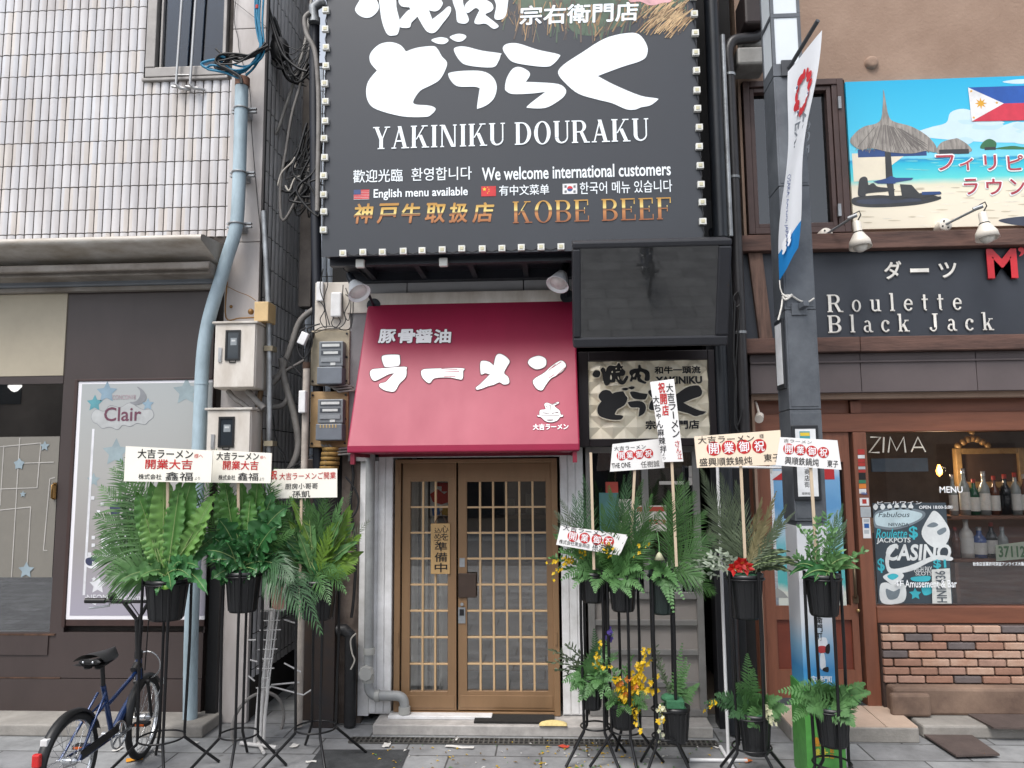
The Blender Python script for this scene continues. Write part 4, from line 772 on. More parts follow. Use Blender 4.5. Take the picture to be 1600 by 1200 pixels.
# same brush letters at the smaller size, black with a pale edge, floating proud of the face
GP = FP(-.215); GL = MB()
kx = (1102-937)/(1027-571.); ky = (655-603)/(183-52.)
def gx_(p): return (933+(p[0]-571)*.372, 604+(p[1]-53)*.402-(p[0]-571)*.004)
for q in BIG: blob(GL, GP, q, .0, 0, True, .008, 1, xf=gx_)
def gy(p): return (926+(p[0]-555)*.372, 590+(p[1]-10)*.37)
GZ = lambda q: [(p[0]/7.62+910, p[1]/7.62+550) for p in q]
for i, q in enumerate(([(120, 265), (150, 220), (200, 225), (215, 260), (190, 300), (140, 295)], [(215, 215), (240, 185), (270, 200), (278, 235), (290, 190), (330, 160), (400, 165), (425, 130), (445, 135), (460, 165), (485, 170), (475, 195), (510, 230), (505, 270), (480, 285), (455, 285), (450, 310), (480, 340), (520, 285), (545, 290), (540, 320), (500, 380), (450, 385), (415, 345), (395, 320), (385, 355), (330, 365), (310, 395), (270, 395), (245, 330), (235, 260)], [(560, 260), (565, 225), (610, 200), (660, 195), (665, 160), (690, 155), (705, 190), (770, 215), (800, 250), (800, 330), (770, 345), (740, 335), (745, 280), (730, 250), (690, 235), (680, 260), (700, 280), (690, 310), (720, 340), (760, 360), (745, 378), (700, 365), (660, 345), (650, 300), (640, 330), (600, 330), (590, 350), (565, 345), (580, 290)])): blob(GL, GP, GZ(q), .0005*i, 0, True, .006, 1)
for q in ([(345, 235), (360, 225), (362, 245), (350, 250)], [(395, 195), (408, 190), (408, 204), (396, 206)], [(400, 236), (440, 232), (440, 240), (402, 244)], [(450, 200), (462, 196), (460, 210)], [(330, 320), (338, 270), (350, 300), (345, 330)], [(602, 275), (630, 250), (622, 285), (606, 300)], [(420, 290), (430, 300), (440, 330), (425, 320)]): blob(GL, GP, GZ(q), .0025, 1)
tx(GL, GP, '和牛一頭流', (1023, 572.5, 1094, 583.5), .002, .05, 0); tx(GL, GP, 'YAKINIKU', (1024, 588, 1097, 600), .002, .05, 0)
tx(GL, GP, '宗右衛門店', (1009, 657, 1092, 670), .002, .05, 0)
obj('lettering', GL, [m_ink, mat('pale_edge', (236, 226, 204), .5)], GS)

# ---------------------------------------------------------------- side entrance right of the lattice door
SD = thing('side_entrance', 'grey aluminium glazed side entrance with frosted lower panes behind the flower stands', 'door', tuple(un(1010, 1120, 0)))
x0, z0, x1, z1 = S((918, 697, 1097, 1122), 0); z0 = .08
mb = MB(); t = .05
mb.box((x0, -.04, z0), (x0+t, .04, z1)); mb.box((x1-t, -.04, z0), (x1, .04, z1)); mb.box((x0+t, -.04, z1-t), (x1-t, .04, z1)); mb.box((x0+t, -.04, z0), (x1-t, .04, z0+t))
for py in (972, 1018, 1068): z = un(1010, py, 0).z; mb.box((x0+t, -.03, z-.02), (x1-t, .03, z+.02))
zmid = un(1010, 930, 0).z; mb.box((x0+t, -.03, zmid-.025), (x1-t, .03, zmid+.025)); xm = (x0+x1)/2+.02; mb.box((xm-.025, -.035, zmid+.025), (xm+.025, .03, z1-t)); obj('frame', mb, mat('grey_aluminium', (146, 144, 142), .4, metal=.4, var=.15), SD, bevel=.003)
mb = MB(); mb.box((x0+t, -.005, zmid), (x1-t, .0, z1-t)); obj('pane', mb, m_glassd, SD)
mb = MB(); mb.box((x0+t, .0, z0+t), (x1-t, .01, zmid)); obj('frosted_panel', mb, mat('frosted', (148, 142, 138), .35, var=.15, scale=2), SD)
mb = MB(); mb.box((x0, .5, z0), (x1, .52, z1)); mb.box((x0+.4, .3, 1.2), (x1-.1, .45, 1.25), 1); mb.box((x0+.45, .32, 1.25), (x1-.15, .4, 1.5), 1); obj('room', mb, [mat('dim_room', (78, 70, 70), .8), mat('warm_shelf', (150, 118, 80), .6)], SD)
pl = FP(-.012); nm = [mat('paper', (206, 200, 194), .7), mat('notice_red', (176, 70, 58), .6), mat('notice_teal', (82, 128, 128), .6)]
for bs in ([((946, 753, 966, 770), 1), ((936, 770, 968, 845), 2)], [((993, 790, 1042, 830), 0), ((995, 792, 1040, 799), 1), ((1005, 812, 1040, 819), 1)], [((1076, 728, 1083, 745), 0)], [((1076, 746, 1083, 758), 0)], [((1030, 752, 1068, 757), 0)], [((962, 780, 990, 850), 0)]):
    PS = MB()
    for b, m in bs: rect(PS, pl, b, .0+.0003*m+(.001 if m else 0), m)
    if bs[0][1] == 0 and len(bs) > 1: tx(PS, pl, '日本語', (1008, 813, 1036, 818.5), .003, .02, 0)
    obj('notice', PS, nm, SD)
# dark pipes and panel right of it
DPX = thing('black_downpipe', 'thick black downpipe beside the right edge of the large sign', 'pipe', tuple(un(1120, 1120, -.1)))
mb = MB(); a = un(1118, 180, -.35); mb.tube([(a.x, -.35, 7), (a.x, -.35, un(1110, 372, -.35).z)], .055, 14); mb.tube([(a.x, -.2, un(1110, 560, -.2).z+1), (a.x, -.2, .02)], .05, 14); obj('pipe', mb, mat('black_pipe', (36, 40, 46), .38, var=.25, scale=7), DPX)
mb = MB(); a = un(1118, 215, -.3); mb.tube([(a.x+.075, -.34, un(1118, 60, -.3).z), (a.x+.075, -.34, un(1120, 372, -.3).z)], .018, 10); obj('conduit', mb, m_steel, DPX)
mb = MB(); x0, z0, x1, z1 = S((1112, 560, 1158, 1120), -.02); mb.box((x0, -.06, 0), (x1, .1, 4.0)); obj('pier', mb, mat('black_pier', (34, 34, 38), .4, var=.25, scale=3), MBD, bevel=.006)
BD = thing('brown_downpipe', 'dark brown downpipe with bent top and wire loops running down the stucco corner', 'pipe', tuple(un(1150, 700, -.2)))
P = [un(1205, 42, -.1), un(1180, 58, -.14)]; e = un(1140, 66, -.2); f = un(1140, 120, -.2); b_ = un(1150, 690, -.2)
mb = MB(); mb.tube([P[0], P[1]]+bend(un(1150, 62, -.19), un(1136, 66, -.2), un(1137, 90, -.2))+[f, Vector((f.x, -.2, b_.z))], .042, 14); obj('pipe', mb, mat('brown_pipe', (46, 44, 46), .4, var=.25, scale=8), BD)
for y in (118, 278, 520): a = un(1140+ (y-118)*.018, y, -.2); mb = MB(); mb.tube([(f.x, -.2, a.z-.01), (f.x, -.2, a.z+.01)], .047, 14); obj('collar', mb, m_steel, BD)
mb = MB(); cab([(1152, 455), (1158, 470), (1150, 480), (1146, 465), (1154, 456), (1156, 475), (1150, 560), (1148, 640), (1152, 665), (1160, 640)], -.26, .006, mb); cab([(1148, 470), (1146, 560), (1150, 600), (1148, 660), (1154, 675)], -.26, .009, mb); obj('wire', mb, m_rubber, BD)
# chimney hood and vent box upper right
mb = MB(); mb.pbox((1152, 72, 1200, 100), -.2, .05); mb.pbox((1160, 48, 1200, 72), -.12, .05); obj('vent_hood', mb, mat('aged_zinc', (150, 148, 144), .5, metal=.3, var=.25), label='aged zinc vent hood on the stucco wall behind the lamp post', cat='vent hood', bevel=.02)
mb = MB(); mb.pbox((1163, -20, 1196, 36), -.25, .05); obj('rain_hopper', mb, mat('brown_hopper', (52, 42, 42), .5), label='dark brown rain hopper above the vent hood', cat='hopper', bevel=.02)

# ---------------------------------------------------------------- clamp spotlights
def spot(px, py, hx, hy, label, side):
    a = un(px, py, -.35); t = un(hx, hy, -.45); d = (t-a).normalized(); T = thing('clamp_spotlight', label, 'spotlight', tuple(a), 'clamp spotlights above the awning')
    mb = MB(); mb.lathe([(.022, -.05), (.03, -.03), (.032, .0), (.036, .05), (.04, .06)], a, d, 16); mb.sphere(a-d*.05, .024, 10, 6); obj('socket', mb, mat('lamp_black', (34, 40, 48), .4), T)
    mb = MB(); mb.lathe([(.036, .05), (.048, .075), (.082, .165), (.088, .172), (.083, .172), (.045, .085)], a, d, 20); obj('shade', mb, mat('lamp_shade_white', (246, 248, 250), .4, var=.02), T)
    mb = MB(); mb.lathe([(.0, .155), (.066, .155), (.05, .09)], a, d, 16); obj('bulb', mb, mat('bulb_white', (240, 240, 236), .3), T)
    b = un(hx+side, hy+12, -.05); mb = MB(); mb.cyl(b+Vector((0, .04, 0)), b-Vector((0, .03, 0)), .055, 20); mb.tube([b-Vector((0, .03, 0)), b-Vector((0, .2, -.05)), a+Vector((.02, 0, .0))], .012, 8); obj('arm', mb, mat('lamp_black', (34, 40, 48)), T)
    mb = MB(); mb.tube([a-d*.06, a-d*.1+Vector((-.03, 0, .02)), a-d*.1+Vector((-.02, .05, .05)), a-d*.06+Vector((.05, .1, .06)), a+Vector((.08, .2, .05))], .005, 6); obj('cord', mb, m_rubber, T)
spot(549, 436, 566, 466, 'left clamp spotlight aimed down beside the electricity meters', 19)
spot(882, 420, 868, 452, 'right clamp spotlight next to the black display screen', 18)
# ================================================================ stucco building on the right
m_stucco = mat('tan_stucco', (158, 134, 117), .85, var=.1, scale=1.6, bump=.35, bscale=45, dirt=lin((138, 114, 98)))
m_timber = mat('weathered_timber', (104, 76, 66), .75, var=.35, scale=4, stretch=(.6, 1, 5), bump=.25, bscale=18, dirt=lin((58, 42, 38)))
m_timberv = mat('weathered_post', (112, 86, 74), .75, var=.35, scale=4, stretch=(5, 1, .6), bump=.25, bscale=18, dirt=lin((66, 50, 44)))
m_wframe = mat('dark_brown_frame', (74, 54, 50), .5, var=.2, scale=6)
m_redwood = mat('red_brown_wood', (128, 80, 60), .48, var=.22, scale=3, stretch=(5, 1, .5), bump=.05, bscale=20)
m_redwoodh = mat('red_brown_beam', (126, 78, 58), .48, var=.22, scale=3, stretch=(.5, 1, 5), bump=.05, bscale=20)
m_board = mat('slate_board', (50, 54, 62), .5, var=.1, scale=2)
m_lintel = mat('grey_brown_panel', (94, 84, 84), .6, var=.12, scale=2)
m_lampcream = mat('cream_enamel', (224, 216, 204), .35, var=.06, scale=8)
YR = .1
RB = thing('stucco_building', 'tan stucco building with a red brown timber bar front on its ground floor', 'building', (3.5, .6, 0))
lx = un(1160, 300, YR).x; XR = 7.5
wx0, wz0, wx1, wz1 = S((1164, 127, 1322, 366), YR); mx0, mz0, _, mz1 = S((1325, 126, 1600, 357), YR)
zb1 = un(1380, 366, YR).z
ux1 = wx1
mb = MB(); mb.box((lx, YR, wz1), (XR, 2, 9)); mb.box((lx, YR, 0), (un(1190, 800, YR).x-.02, 2, wz1)); mb.box((un(1190, 800, YR).x-.02, YR, un(1400, 612, YR).z-.05), (XR, 2, wz0)); mb.box((ux1+.02, YR, wz0), (XR, 2, wz1)); obj('wall', mb, m_stucco, RB)
mb = MB(); a = un(1361, 99, YR); mb.lathe([(0, .03), (.03, .035), (.05, .025), (.055, 0)], (a.x, YR, a.z), (0, -1, 0), 20); obj('vent_cap', mb, m_stucco, RB)
# window
W1 = MB(); t = .05
def frame(mb, x0, z0, x1, z1, t, Y0, Y1): mb.box((x0, Y0, z0), (x0+t, Y1, z1)); mb.box((x1-t, Y0, z0), (x1, Y1, z1)); mb.box((x0+t, Y0, z1-t), (x1-t, Y1, z1)); mb.box((x0+t, Y0, z0), (x1-t, Y1, z0+t))
frame(W1, wx0, wz0, wx1, wz1, .05, YR-.03, YR+.1); xm = un(1308, 250, YR).x; W1.box((xm-.02, YR-.02, wz0+.05), (xm+.03, YR+.1, wz1-.05)); xq = un(1240, 250, YR).x; W1.box((xq-.03, YR-.015, wz0+.05), (xq+.03, YR+.1, wz1-.05)); frame(W1, wx0+.055, wz0+.055, xq-.035, wz1-.055, .035, YR-.01, YR+.09)
frame(W1, xq+.035, wz0+.055, xm-.025, wz1-.055, .035, YR-.01, YR+.09); wn = obj('window', W1, m_wframe, RB, bevel=.004)
mb = MB(); mb.box((wx0+.05, YR+.05, wz0+.05), (xm, YR+.055, wz1-.05)); obj('pane', mb, glass('upper_pane', (.3, .33, .36), 1.0), wn)
for y in (160, 328): mb = MB(); a = un(1312, y, YR-.04); mb.box((a.x-.012, YR-.045, a.z-.05), (a.x+.012, YR-.02, a.z+.05)); obj('hinge', mb, m_steel, wn)
mb = MB(); mb.box((wx0, YR+.5, wz0), (wx1, YR+.52, wz1)); mb.box((wx0, YR+.3, wz0+.3), (wx1, YR+.32, wz0+.36)); mb.box((wx0, YR+.3, wz0+.1), (wx1, YR+.32, wz0+.14)); mb.box((wx0+.1, YR+.28, wz0), (wx0+.15, YR+.3, wz1)); obj('room', mb, mat('dim_blue_room', (52, 58, 66), .8), wn)
# beams and posts round the signboard
zB = lambda y: un(1400, y, YR-.1).z
mb = MB(); mb.box((un(1156, 376, YR-.12).x, YR-.14, zB(389)), (XR, YR, zB(364))); obj('beam', mb, m_timber, RB, bevel=.006)
xs = un(1342, 536, YR-.1).x
for q0, q1 in ((un(1156, 536, YR-.12).x, xs-.002), (xs+.002, XR)):
    mb = MB(); mb.box((q0, YR-.13, zB(549)), (q1, YR, zB(526))); obj('beam', mb, m_timber, RB, bevel=.006)
mb = MB(); a0, a1, b0, b1 = un(1170, 389, YR-.12), un(1192, 389, YR-.12), un(1188, 528, YR-.12), un(1209, 528, YR-.12)
z1, z0 = zB(389)-.003, zB(526)+.003; V = [(a0.x, z1), (a1.x, z1), (b1.x, z0), (b0.x, z0)]; vs = [(x, y, z) for y in (YR-.1, YR-.02) for x, z in V]
mb.add(vs, [(3, 2, 1, 0), (4, 5, 6, 7), (0, 1, 5, 4), (1, 2, 6, 5), (2, 3, 7, 6), (3, 0, 4, 7)]); obj('post', mb, m_timberv, RB, bevel=.004)
lz1, lz0 = zB(549)-.003, un(1400, 612, YR-.06).z
LT = MB(); cuts = [un(p, 580, YR-.06).x for p in (1172, 1345, 1526)]+[XR]
for i in range(3): LT.box((cuts[i]+.002, YR-.06, lz0), (cuts[i+1]-.002, YR+.1, lz1))
LT.box((cuts[0]+.002, YR-.075, lz1-.075), (XR, YR-.061, lz1-.06)); obj('lintel', LT, m_lintel, RB, bevel=.003)
# timber front below
fz1 = lz0-.06; DY = YR+.1
dx0, dz0_, dx1, dz1_ = S((1192, 668, 1336, 1090), DY)
gx0, gzb, _, gzt = S((1358, 676, 1600, 946), DY); pxl0, pxl1 = un(1337, 850, DY).x, gx0
z645, z672, z970 = un(1450, 645, DY).z, un(1450, 674, DY).z, un(1450, 972, DY).z
BT = MB(); BT.box((dx0-.1, DY-.03, z672), (XR, DY+.1, z645)); BT.box((dx0-.1, DY+.02, z645), (XR, DY+.1, fz1+.1)); BT.box((gx0, DY-.05, z970), (XR, DY+.1, gzb)); obj('front_beam', BT, m_redwoodh, RB, bevel=.006)
BT = MB(); BT.box((pxl0+.01, DY-.04, 0.1), (pxl1, DY+.1, z672-.003)); BT.box((dx0-.09, DY-.03, .1), (dx0-.005, DY+.1, z672-.003)); obj('front_post', BT, m_redwood, RB, bevel=.006)
ST = MB(); a = un(1450, 640, DY); ST.box((pxl1-.1, DY-.02, z645+.004), (pxl1-.02, DY+.0, fz1)); obj('transom', ST, m_redwood, RB)
# brick apron: individual bricks
zq0, zq1 = un(1480, 1069, YR).z, z970-.004; bx = pxl1+.002
m_brick = [mat('brick_rose', (168, 134, 118), .8, var=.2, scale=6, bump=.3, bscale=60), mat('brick_pale', (182, 156, 138), .8, var=.16, scale=7, bump=.3, bscale=60, dirt=lin((160, 122, 102))), mat('brick_terracotta', (156, 118, 100), .8, var=.2, scale=6, bump=.3, bscale=60), mat('brick_grey', (106, 97, 96), .8, var=.2, scale=6, bump=.3, bscale=60)]
mb = MB(); mb.box((bx, YR+.03, zq0-.2), (XR, YR+.3, zq1)); obj('brick_bed', mb, mat('dark_mortar', (62, 48, 43), .9, var=.2), RB)
BK = MB(); rows = 7; rh = (zq1-zq0)/rows; bwid = .205
pat = [(0, 1), (3,), (1,), (3,), (1,), (2,), (0,)]
greys = {(0, 5), (1, 1), (2, 3), (3, 0), (6, 3), (2, 6), (4, 9), (5, 7), (1, 8)}
for j in range(rows):
    z1_ = zq1-j*rh; off = (.06, .17, .07, .19, .08, .195, .1)[j]; x = bx-bwid+off; i = 0
    while x < 6:
        xa, xb = max(x, bx)+.006, x+bwid-.006
        if xb-xa > .02:
            k = 3 if (j, i) in greys else rnd.choice([0, 0, 1, 1, 2] if j < 5 else [0, 2, 1, 2]); dd = rnd.uniform(0, .006)
            BK.box((xa, YR+.004-dd, z1_-rh+.006), (xb, YR+.04, z1_-.006), k)
        x += bwid; i += 1
obj('brick_apron', BK, m_brick, RB, bevel=.006)
mb = MB(); mb.box((bx+.02, YR-.1, .09), (XR, YR+.3, zq0-.003)); mb.box((bx-.02, YR-.16, .095), (bx+.26, YR-.102, zq0-.03)); obj('plinth', mb, mat('brown_plinth', (134, 112, 96), .85, var=.25, scale=3, bump=.2, bscale=40, dirt=lin((94, 76, 66))), RB, bevel=.02)
# bar window glass and interior
mb = MB(); mb.box((gx0, DY, gzb), (XR, DY+.006, gzt)); mb.box((pxl0, DY, z672), (XR, DY+.006, gzt)) if False else None
bw = obj('bar_window', mb, glass('bar_glass', (.97, .97, .97), .9), RB)
IN = MB(); IN.box((gx0-.1, DY+1.2, gzb-.5), (XR, DY+1.22, gzt+.3)); IN.box((gx0-.1, DY+.02, gzb-.3), (gx0-.09, DY+1.2, gzt+.3)); IN.box((gx0-.1, DY+.02, gzb-.32), (XR, DY+1.2, gzb-.3)); IN.box((gx0, DY+.6, gzb+.5), (gx0+.55, DY+.7, gzb+.62), 1)
obj('room', IN, [mat('bar_wall', (112, 96, 88), .7, var=.2), mat('bar_counter', (190, 166, 144), .6)], bw)
# shelves inside with bottles
SH = thing('bottle_shelf', 'dark wooden shelf unit behind the bar window carrying two rows of bottles', 'shelf', tuple(un(1540, 940, DY+.2)))
s0 = un(1484, 805, DY+.12).x; mb = MB(); za, zb = un(1540, 806, DY+.12).z, un(1540, 873, DY+.12).z
mb.box((s0, DY+.1, za-.025), (XR, DY+.35, za)); mb.box((s0, DY+.1, zb-.025), (XR, DY+.35, zb)); mb.box((s0+.1, DY+.36, gzb-.1), (XR, DY+.38, za-.04)); mb.box((s0, DY+.1, gzb-.2), (s0+.03, DY+.35, zb-.03)); obj('board', mb, mat('shelf_wood', (128, 86, 66), .55, var=.25, scale=4, stretch=(.5, 1, 4)), SH, bevel=.004)
def bottle(px, z, h, r, col, cap, lab, label, alpha=None):
    h *= 1.2; r *= 1.12
    x = un(px, 800, DY+.2).x; o = Vector((x, DY+.19, z)); T = thing('bottle', label, 'bottle', tuple(o), 'bottles on the bar shelves')
    mb = MB(); mb.lathe([(0, 0), (r, .002), (r, h*.58), (r*.85, h*.66), (r*.4, h*.76), (r*.36, h*.9), (r*.36, h*.92)], o, n=16); obj('glass', mb, col, T)
    mb = MB(); mb.lathe([(r*.4, h*.89), (r*.42, h), (0, h)], o, n=12); obj('cap', mb, cap, T)
    if lab: mb = MB(); mb.lathe([(r*1.02, h*.12), (r*1.02, h*.5)], o, n=16); obj('paper_label', mb, lab, T)
mg = lambda n, c: mat('bottle_'+n, c, .12, var=.05, spec=.8)
mg_l = mat('bottle_label_white', (222, 220, 214), .6, var=.1, scale=30); cl_ = mg('clear', (150, 156, 154)); gr = mg('green', (34, 84, 60)); dk = mg('black', (26, 28, 30)); br = mg('brown', (96, 56, 40)); bl = mg('blue', (70, 96, 156)); wh = mg('white', (214, 210, 202)); capw = mat('cap_silver', (190, 190, 190), .3, metal=.5); capr = mat('cap_red', (160, 50, 40), .5)
for a in ((1490, .27, .028, cl_, capw, mg_l, 'slim clear bottle at the left end of the upper shelf'), (1508, .31, .034, cl_, capw, mg_l, 'tall white capped clear bottle on the upper shelf beside the MENU lettering'), (1523, .24, .034, gr, capr, mg_l, 'squat green bottle with white label on the upper shelf'), (1539, .29, .036, cl_, capw, mg_l, 'clear square shouldered bottle in the middle of the upper shelf'), (1555, .26, .032, br, capr, mg_l, 'reddish bottle with white neck band on the upper shelf'), (1572, .27, .036, dk, capr, None, 'black unlabelled bottle on the upper shelf'), (1588, .28, .034, cl_, capr, mg_l, 'clear bottle with wide white label at the right of the upper shelf'), (1603, .27, .034, br, capw, mg_l, 'bottle cut by the right edge of the upper shelf')): bottle(a[0], za, *a[1:])
for a in ((1489, .2, .03, br, capr, None, 'rose tinted bottle standing left on the lower shelf'), (1506, .26, .045, wh, capw, mg_l, 'white bottle with tapered neck on the lower shelf'), (1526, .2, .044, bl, capw, mg_l, 'blue banded stubby bottle on the lower shelf'), (1545, .23, .036, dk, capr, mg_l, 'dark bottle with red cap on the lower shelf'), (1562, .2, .036, cl_, capw, None, 'clear bottle behind the green number plate')): bottle(a[0], zb, *a[1:])
# number plates
def plate(corners, Y, txt, tbox, label, col, tilt=0, vert=False):
    pl = FP(Y); q = [pl.uv(*p) for p in corners]; T = thing('number_plate', label, 'number plate', tuple(pl.pos(*q[3])), None)
    mb = MB(); mb.poly(pl, q, 0, 0, .004); obj('plate', mb, mat('plate_'+col[0], col[1], .4, var=.15, scale=20), T)
    mb = MB()
    if vert:
        P2 = Plane(pl.pos(*pl.uv(tbox[0], tbox[3])), (0, 0, 1), (-1, 0, 0)); u1 = abs(pl.uv(tbox[0], tbox[1])[1]-pl.uv(tbox[0], tbox[3])[1]); v1 = abs(pl.uv(tbox[2], tbox[1])[0]-pl.uv(tbox[0], tbox[1])[0])
        P3 = Plane(pl.pos(*pl.uv(tbox[2], tbox[3])), (0, 0, 1), (-1, 0, 0)); tuv(mb, P3, txt, 0, 0, u1, v1, .003, .012)
    else: tx(mb, pl, txt, tbox, .003, .03, 0, 0)
    obj('lettering', mb, mat('plate_ink_'+col[0], col[2], .5), T)
plate([(1555, 852), (1612, 845), (1613, 872), (1557, 877)], DY+.06, '37112', (1560, 853, 1602, 871), 'pale green number plate reading 37112 on the lower bar shelf', ('green', (206, 214, 190), (96, 140, 96)))
# casino poster with plate over it
CP = thing('casino_poster', 'black white and turquoise casino poster stuck on the bar window', 'poster', tuple(un(1430, 944, DY+.02)))
pl = FP(DY-.006); mb = MB(); rect(mb, pl, (1363, 786, 1489, 943), 0, 0); rect(mb, FP(DY-.003), (1364, 787, 1488, 942), 0, 0); obj('sheet', mb, mat('poster_slate', (58, 68, 76), .5, var=.15, scale=8), CP)
P_ = MB(); pw, pt, pg = 0, 1, 2
blob(P_, pl, [(1366, 803), (1380, 796), (1410, 793), (1438, 797), (1446, 803), (1440, 812), (1420, 822), (1395, 828), (1375, 826), (1366, 822)], .001, pg)
blob(P_, pl, [(1368, 805), (1382, 799), (1410, 796), (1434, 800), (1441, 804), (1436, 811), (1418, 819), (1395, 824), (1376, 822), (1368, 818)], .002, 3)
tx(P_, pl, 'Fabulous', (1372, 800, 1420, 808), .003, .0, 4, .3); tx(P_, pl, 'NEVADA', (1388, 817, 1420, 822), .003, .01, 4)
for x in range(6): c = (1368+11*x, 792); blob(P_, pl, [(c[0]-4, c[1]), (c[0], c[1]-5), (c[0]+4, c[1]), (c[0], c[1]+5)], .001, pw)
tx(P_, pl, 'Roulette', (1368, 826, 1416, 841), .003, .01, pt, .2); tx(P_, pl, '$', (1420, 822, 1434, 843), .003, .02, pt); tx(P_, pl, 'JACKPOTS', (1369, 840, 1422, 850), .003, .02, pw, .1)
tx(P_, pl, 'CASINO', (1382, 850, 1484, 876), .003, .03, pw, .15); blob(P_, pl, [(1384, 868), (1392, 852), (1402, 850), (1398, 858), (1390, 870), (1392, 888), (1420, 884), (1460, 868), (1486, 870), (1486, 876), (1458, 876), (1424, 892), (1392, 896), (1384, 884)], .002, pw)
tx(P_, pl, '$1', (1458, 874, 1478, 889), .004, .03, pt); tx(P_, pl, '$', (1371, 872, 1382, 895), .003, .02, pt); tx(P_, pl, 'HIGH PAY', (1428, 885, 1456, 894), .003, .01, pw); tx(P_, pl, 'SLOTS', (1430, 893, 1456, 899), .003, .01, pw)
blob(P_, pl, [(1440, 830), (1452, 806), (1460, 798), (1472, 808), (1484, 830), (1478, 850), (1462, 856), (1446, 846)], .001, pw); blob(P_, pl, [(1448, 822), (1458, 816), (1466, 820), (1458, 824)], .002, pg); blob(P_, pl, [(1464, 830), (1476, 824), (1478, 830), (1468, 836)], .002, pg)
blob(P_, pl, [(1380, 900), (1400, 892), (1412, 898), (1408, 906), (1396, 914), (1386, 908)], .001, pw); blob(P_, pl, [(1386, 900), (1396, 896), (1404, 900), (1394, 906)], .002, pt)
blob(P_, pl, [(1375, 915), (1385, 910), (1395, 914), (1412, 912), (1416, 930), (1408, 942), (1378, 942)], .001, pw); blob(P_, pl, [(1384, 920), (1396, 924), (1406, 920), (1402, 934), (1388, 936)], .002, pg); star(P_, pl, 1430, 928, 10, .002, pt); blob(P_, pl, [(1440, 918), (1454, 914), (1456, 926), (1444, 930)], .002, pt); blob(P_, pl, [(1424, 902), (1452, 900), (1450, 908), (1428, 908)], .002, pt)
obj('print', P_, [mat('chalk_white', (216, 220, 220), .6), mat('chalk_turquoise', (60, 176, 190), .6), mat('chalk_grey', (116, 128, 136), .6), mat('chalk_pale', (186, 206, 212), .6), mat('chalk_dark', (44, 60, 70), .6)], CP)
plate([(1456, 890), (1484, 888), (1487, 943), (1457, 943)], DY-.02, 'HNP 436', (1464, 892, 1480, 941), 'white number plate standing on end over the casino poster', ('white', (206, 208, 204), (84, 92, 98)), vert=True)
# lettering on the glass, neon tube, gilt mirror
pl = FP(DY-.001)
mb = MB(); tx(mb, pl, 'MENU', (1468, 760, 1504, 770), .001, .012); o = obj('window_lettering', mb, m_inkw, bw); mb = MB(); pl = FP(DY-.026); tx(mb, pl, '4F', (1397, 907, 1412, 916), .001, .008); tx(mb, pl, 'Amusement & Bar', (1414, 906, 1495, 918), .001, .01); obj('window_lettering', mb, m_inkw, bw)
pl = FP(DY-.012); mb = MB(); tx(mb, pl, 'ビールワイン', (1371, 783, 1440, 788), .001, .01); tx(mb, pl, 'OPEN 18:00-5:00', (1436, 790, 1488, 795), .001, .01); tx(mb, pl, '飲食店営業許可済証アンライズ大阪', (1520, 878, 1600, 884), .001, .02); obj('window_lettering', mb, m_inkw, bw)
N_ = MB(); Yn = DY+.08
for st_ in ([(1360, 683), (1376, 683), (1358, 707), (1374, 707)], [(1381, 683), (1380, 707)], [(1388, 707), (1391, 683), (1401, 704), (1412, 683), (1415, 707)], [(1424, 706), (1434, 683), (1446, 706)], [(1428, 699), (1442, 699)]): N_.tube([un(x, y, Yn) for x, y in st_], .006, 6)
obj('neon_sign', N_, mat('neon_tube', (236, 232, 220), .3, var=.02, emit=.25), label='thin neon tube lettering with an added faint glow in the top left of the bar window', cat='neon sign')  # tube is not lit; its material is given a faint glow
GM = thing('gilt_mirror', 'gilt framed mirror with crest hanging behind the upper bottles', 'mirror', tuple(un(1545, 760, DY+.5)))
x0, z0, x1, z1 = S((1491, 700, 1598, 762), DY+.5); mb = MB(); frame(mb, x0, z0, x1, z1, .05, DY+.46, DY+.52); c = un(1520, 697, DY+.48)
for k in range(7): mb.sphere((c.x-.12+.04*k, DY+.48, z1+.02+.06*math.sin(math.pi*k/6)), .03, 8, 6)
mb.sphere((c.x, DY+.48, z1+.13), .025, 8, 6); obj('frame', mb, mat('gilt', (176, 140, 92), .45, metal=.3, var=.2, scale=20), GM, bevel=.006)
mb = MB(); mb.box((x0+.05, DY+.49, z0+.05), (x1-.05, DY+.5, z1-.05)); obj('mirror_glass', mb, mat('mirror_glass', (110, 88, 76), .2, metal=.4), GM)
mb = MB(); a = un(1468, 745, DY+.4); mb.lathe([(.0, .0), (.02, .02), (.026, .05), (.012, .09), (.01, .1)], a, n=12); pt = bpy.data.lights.new('bulb_light', 'POINT'); pt.energy = 4; pt.color = (1, .78, .52); pt.shadow_soft_size = .03; po = bpy.data.objects.new('bulb_light', pt); COL.objects.link(po); po.location = a+Vector((0, -.06, .06))
obj('candle_bulb', mb, mat('warm_bulb', (255, 176, 80), .4, var=.02, emit=3), label='small glowing warm bulb behind the bar window above MENU', cat='lamp')
mb = MB(); mb.pbox((1362, 716, 1450, 737), DY+.3, DY+.32); hs_ = obj('house_sign', mb, mat('dull_blue_board', (96, 112, 128), .6), label='dull blue signboard with dark characters hanging inside the bar window', cat='sign'); 
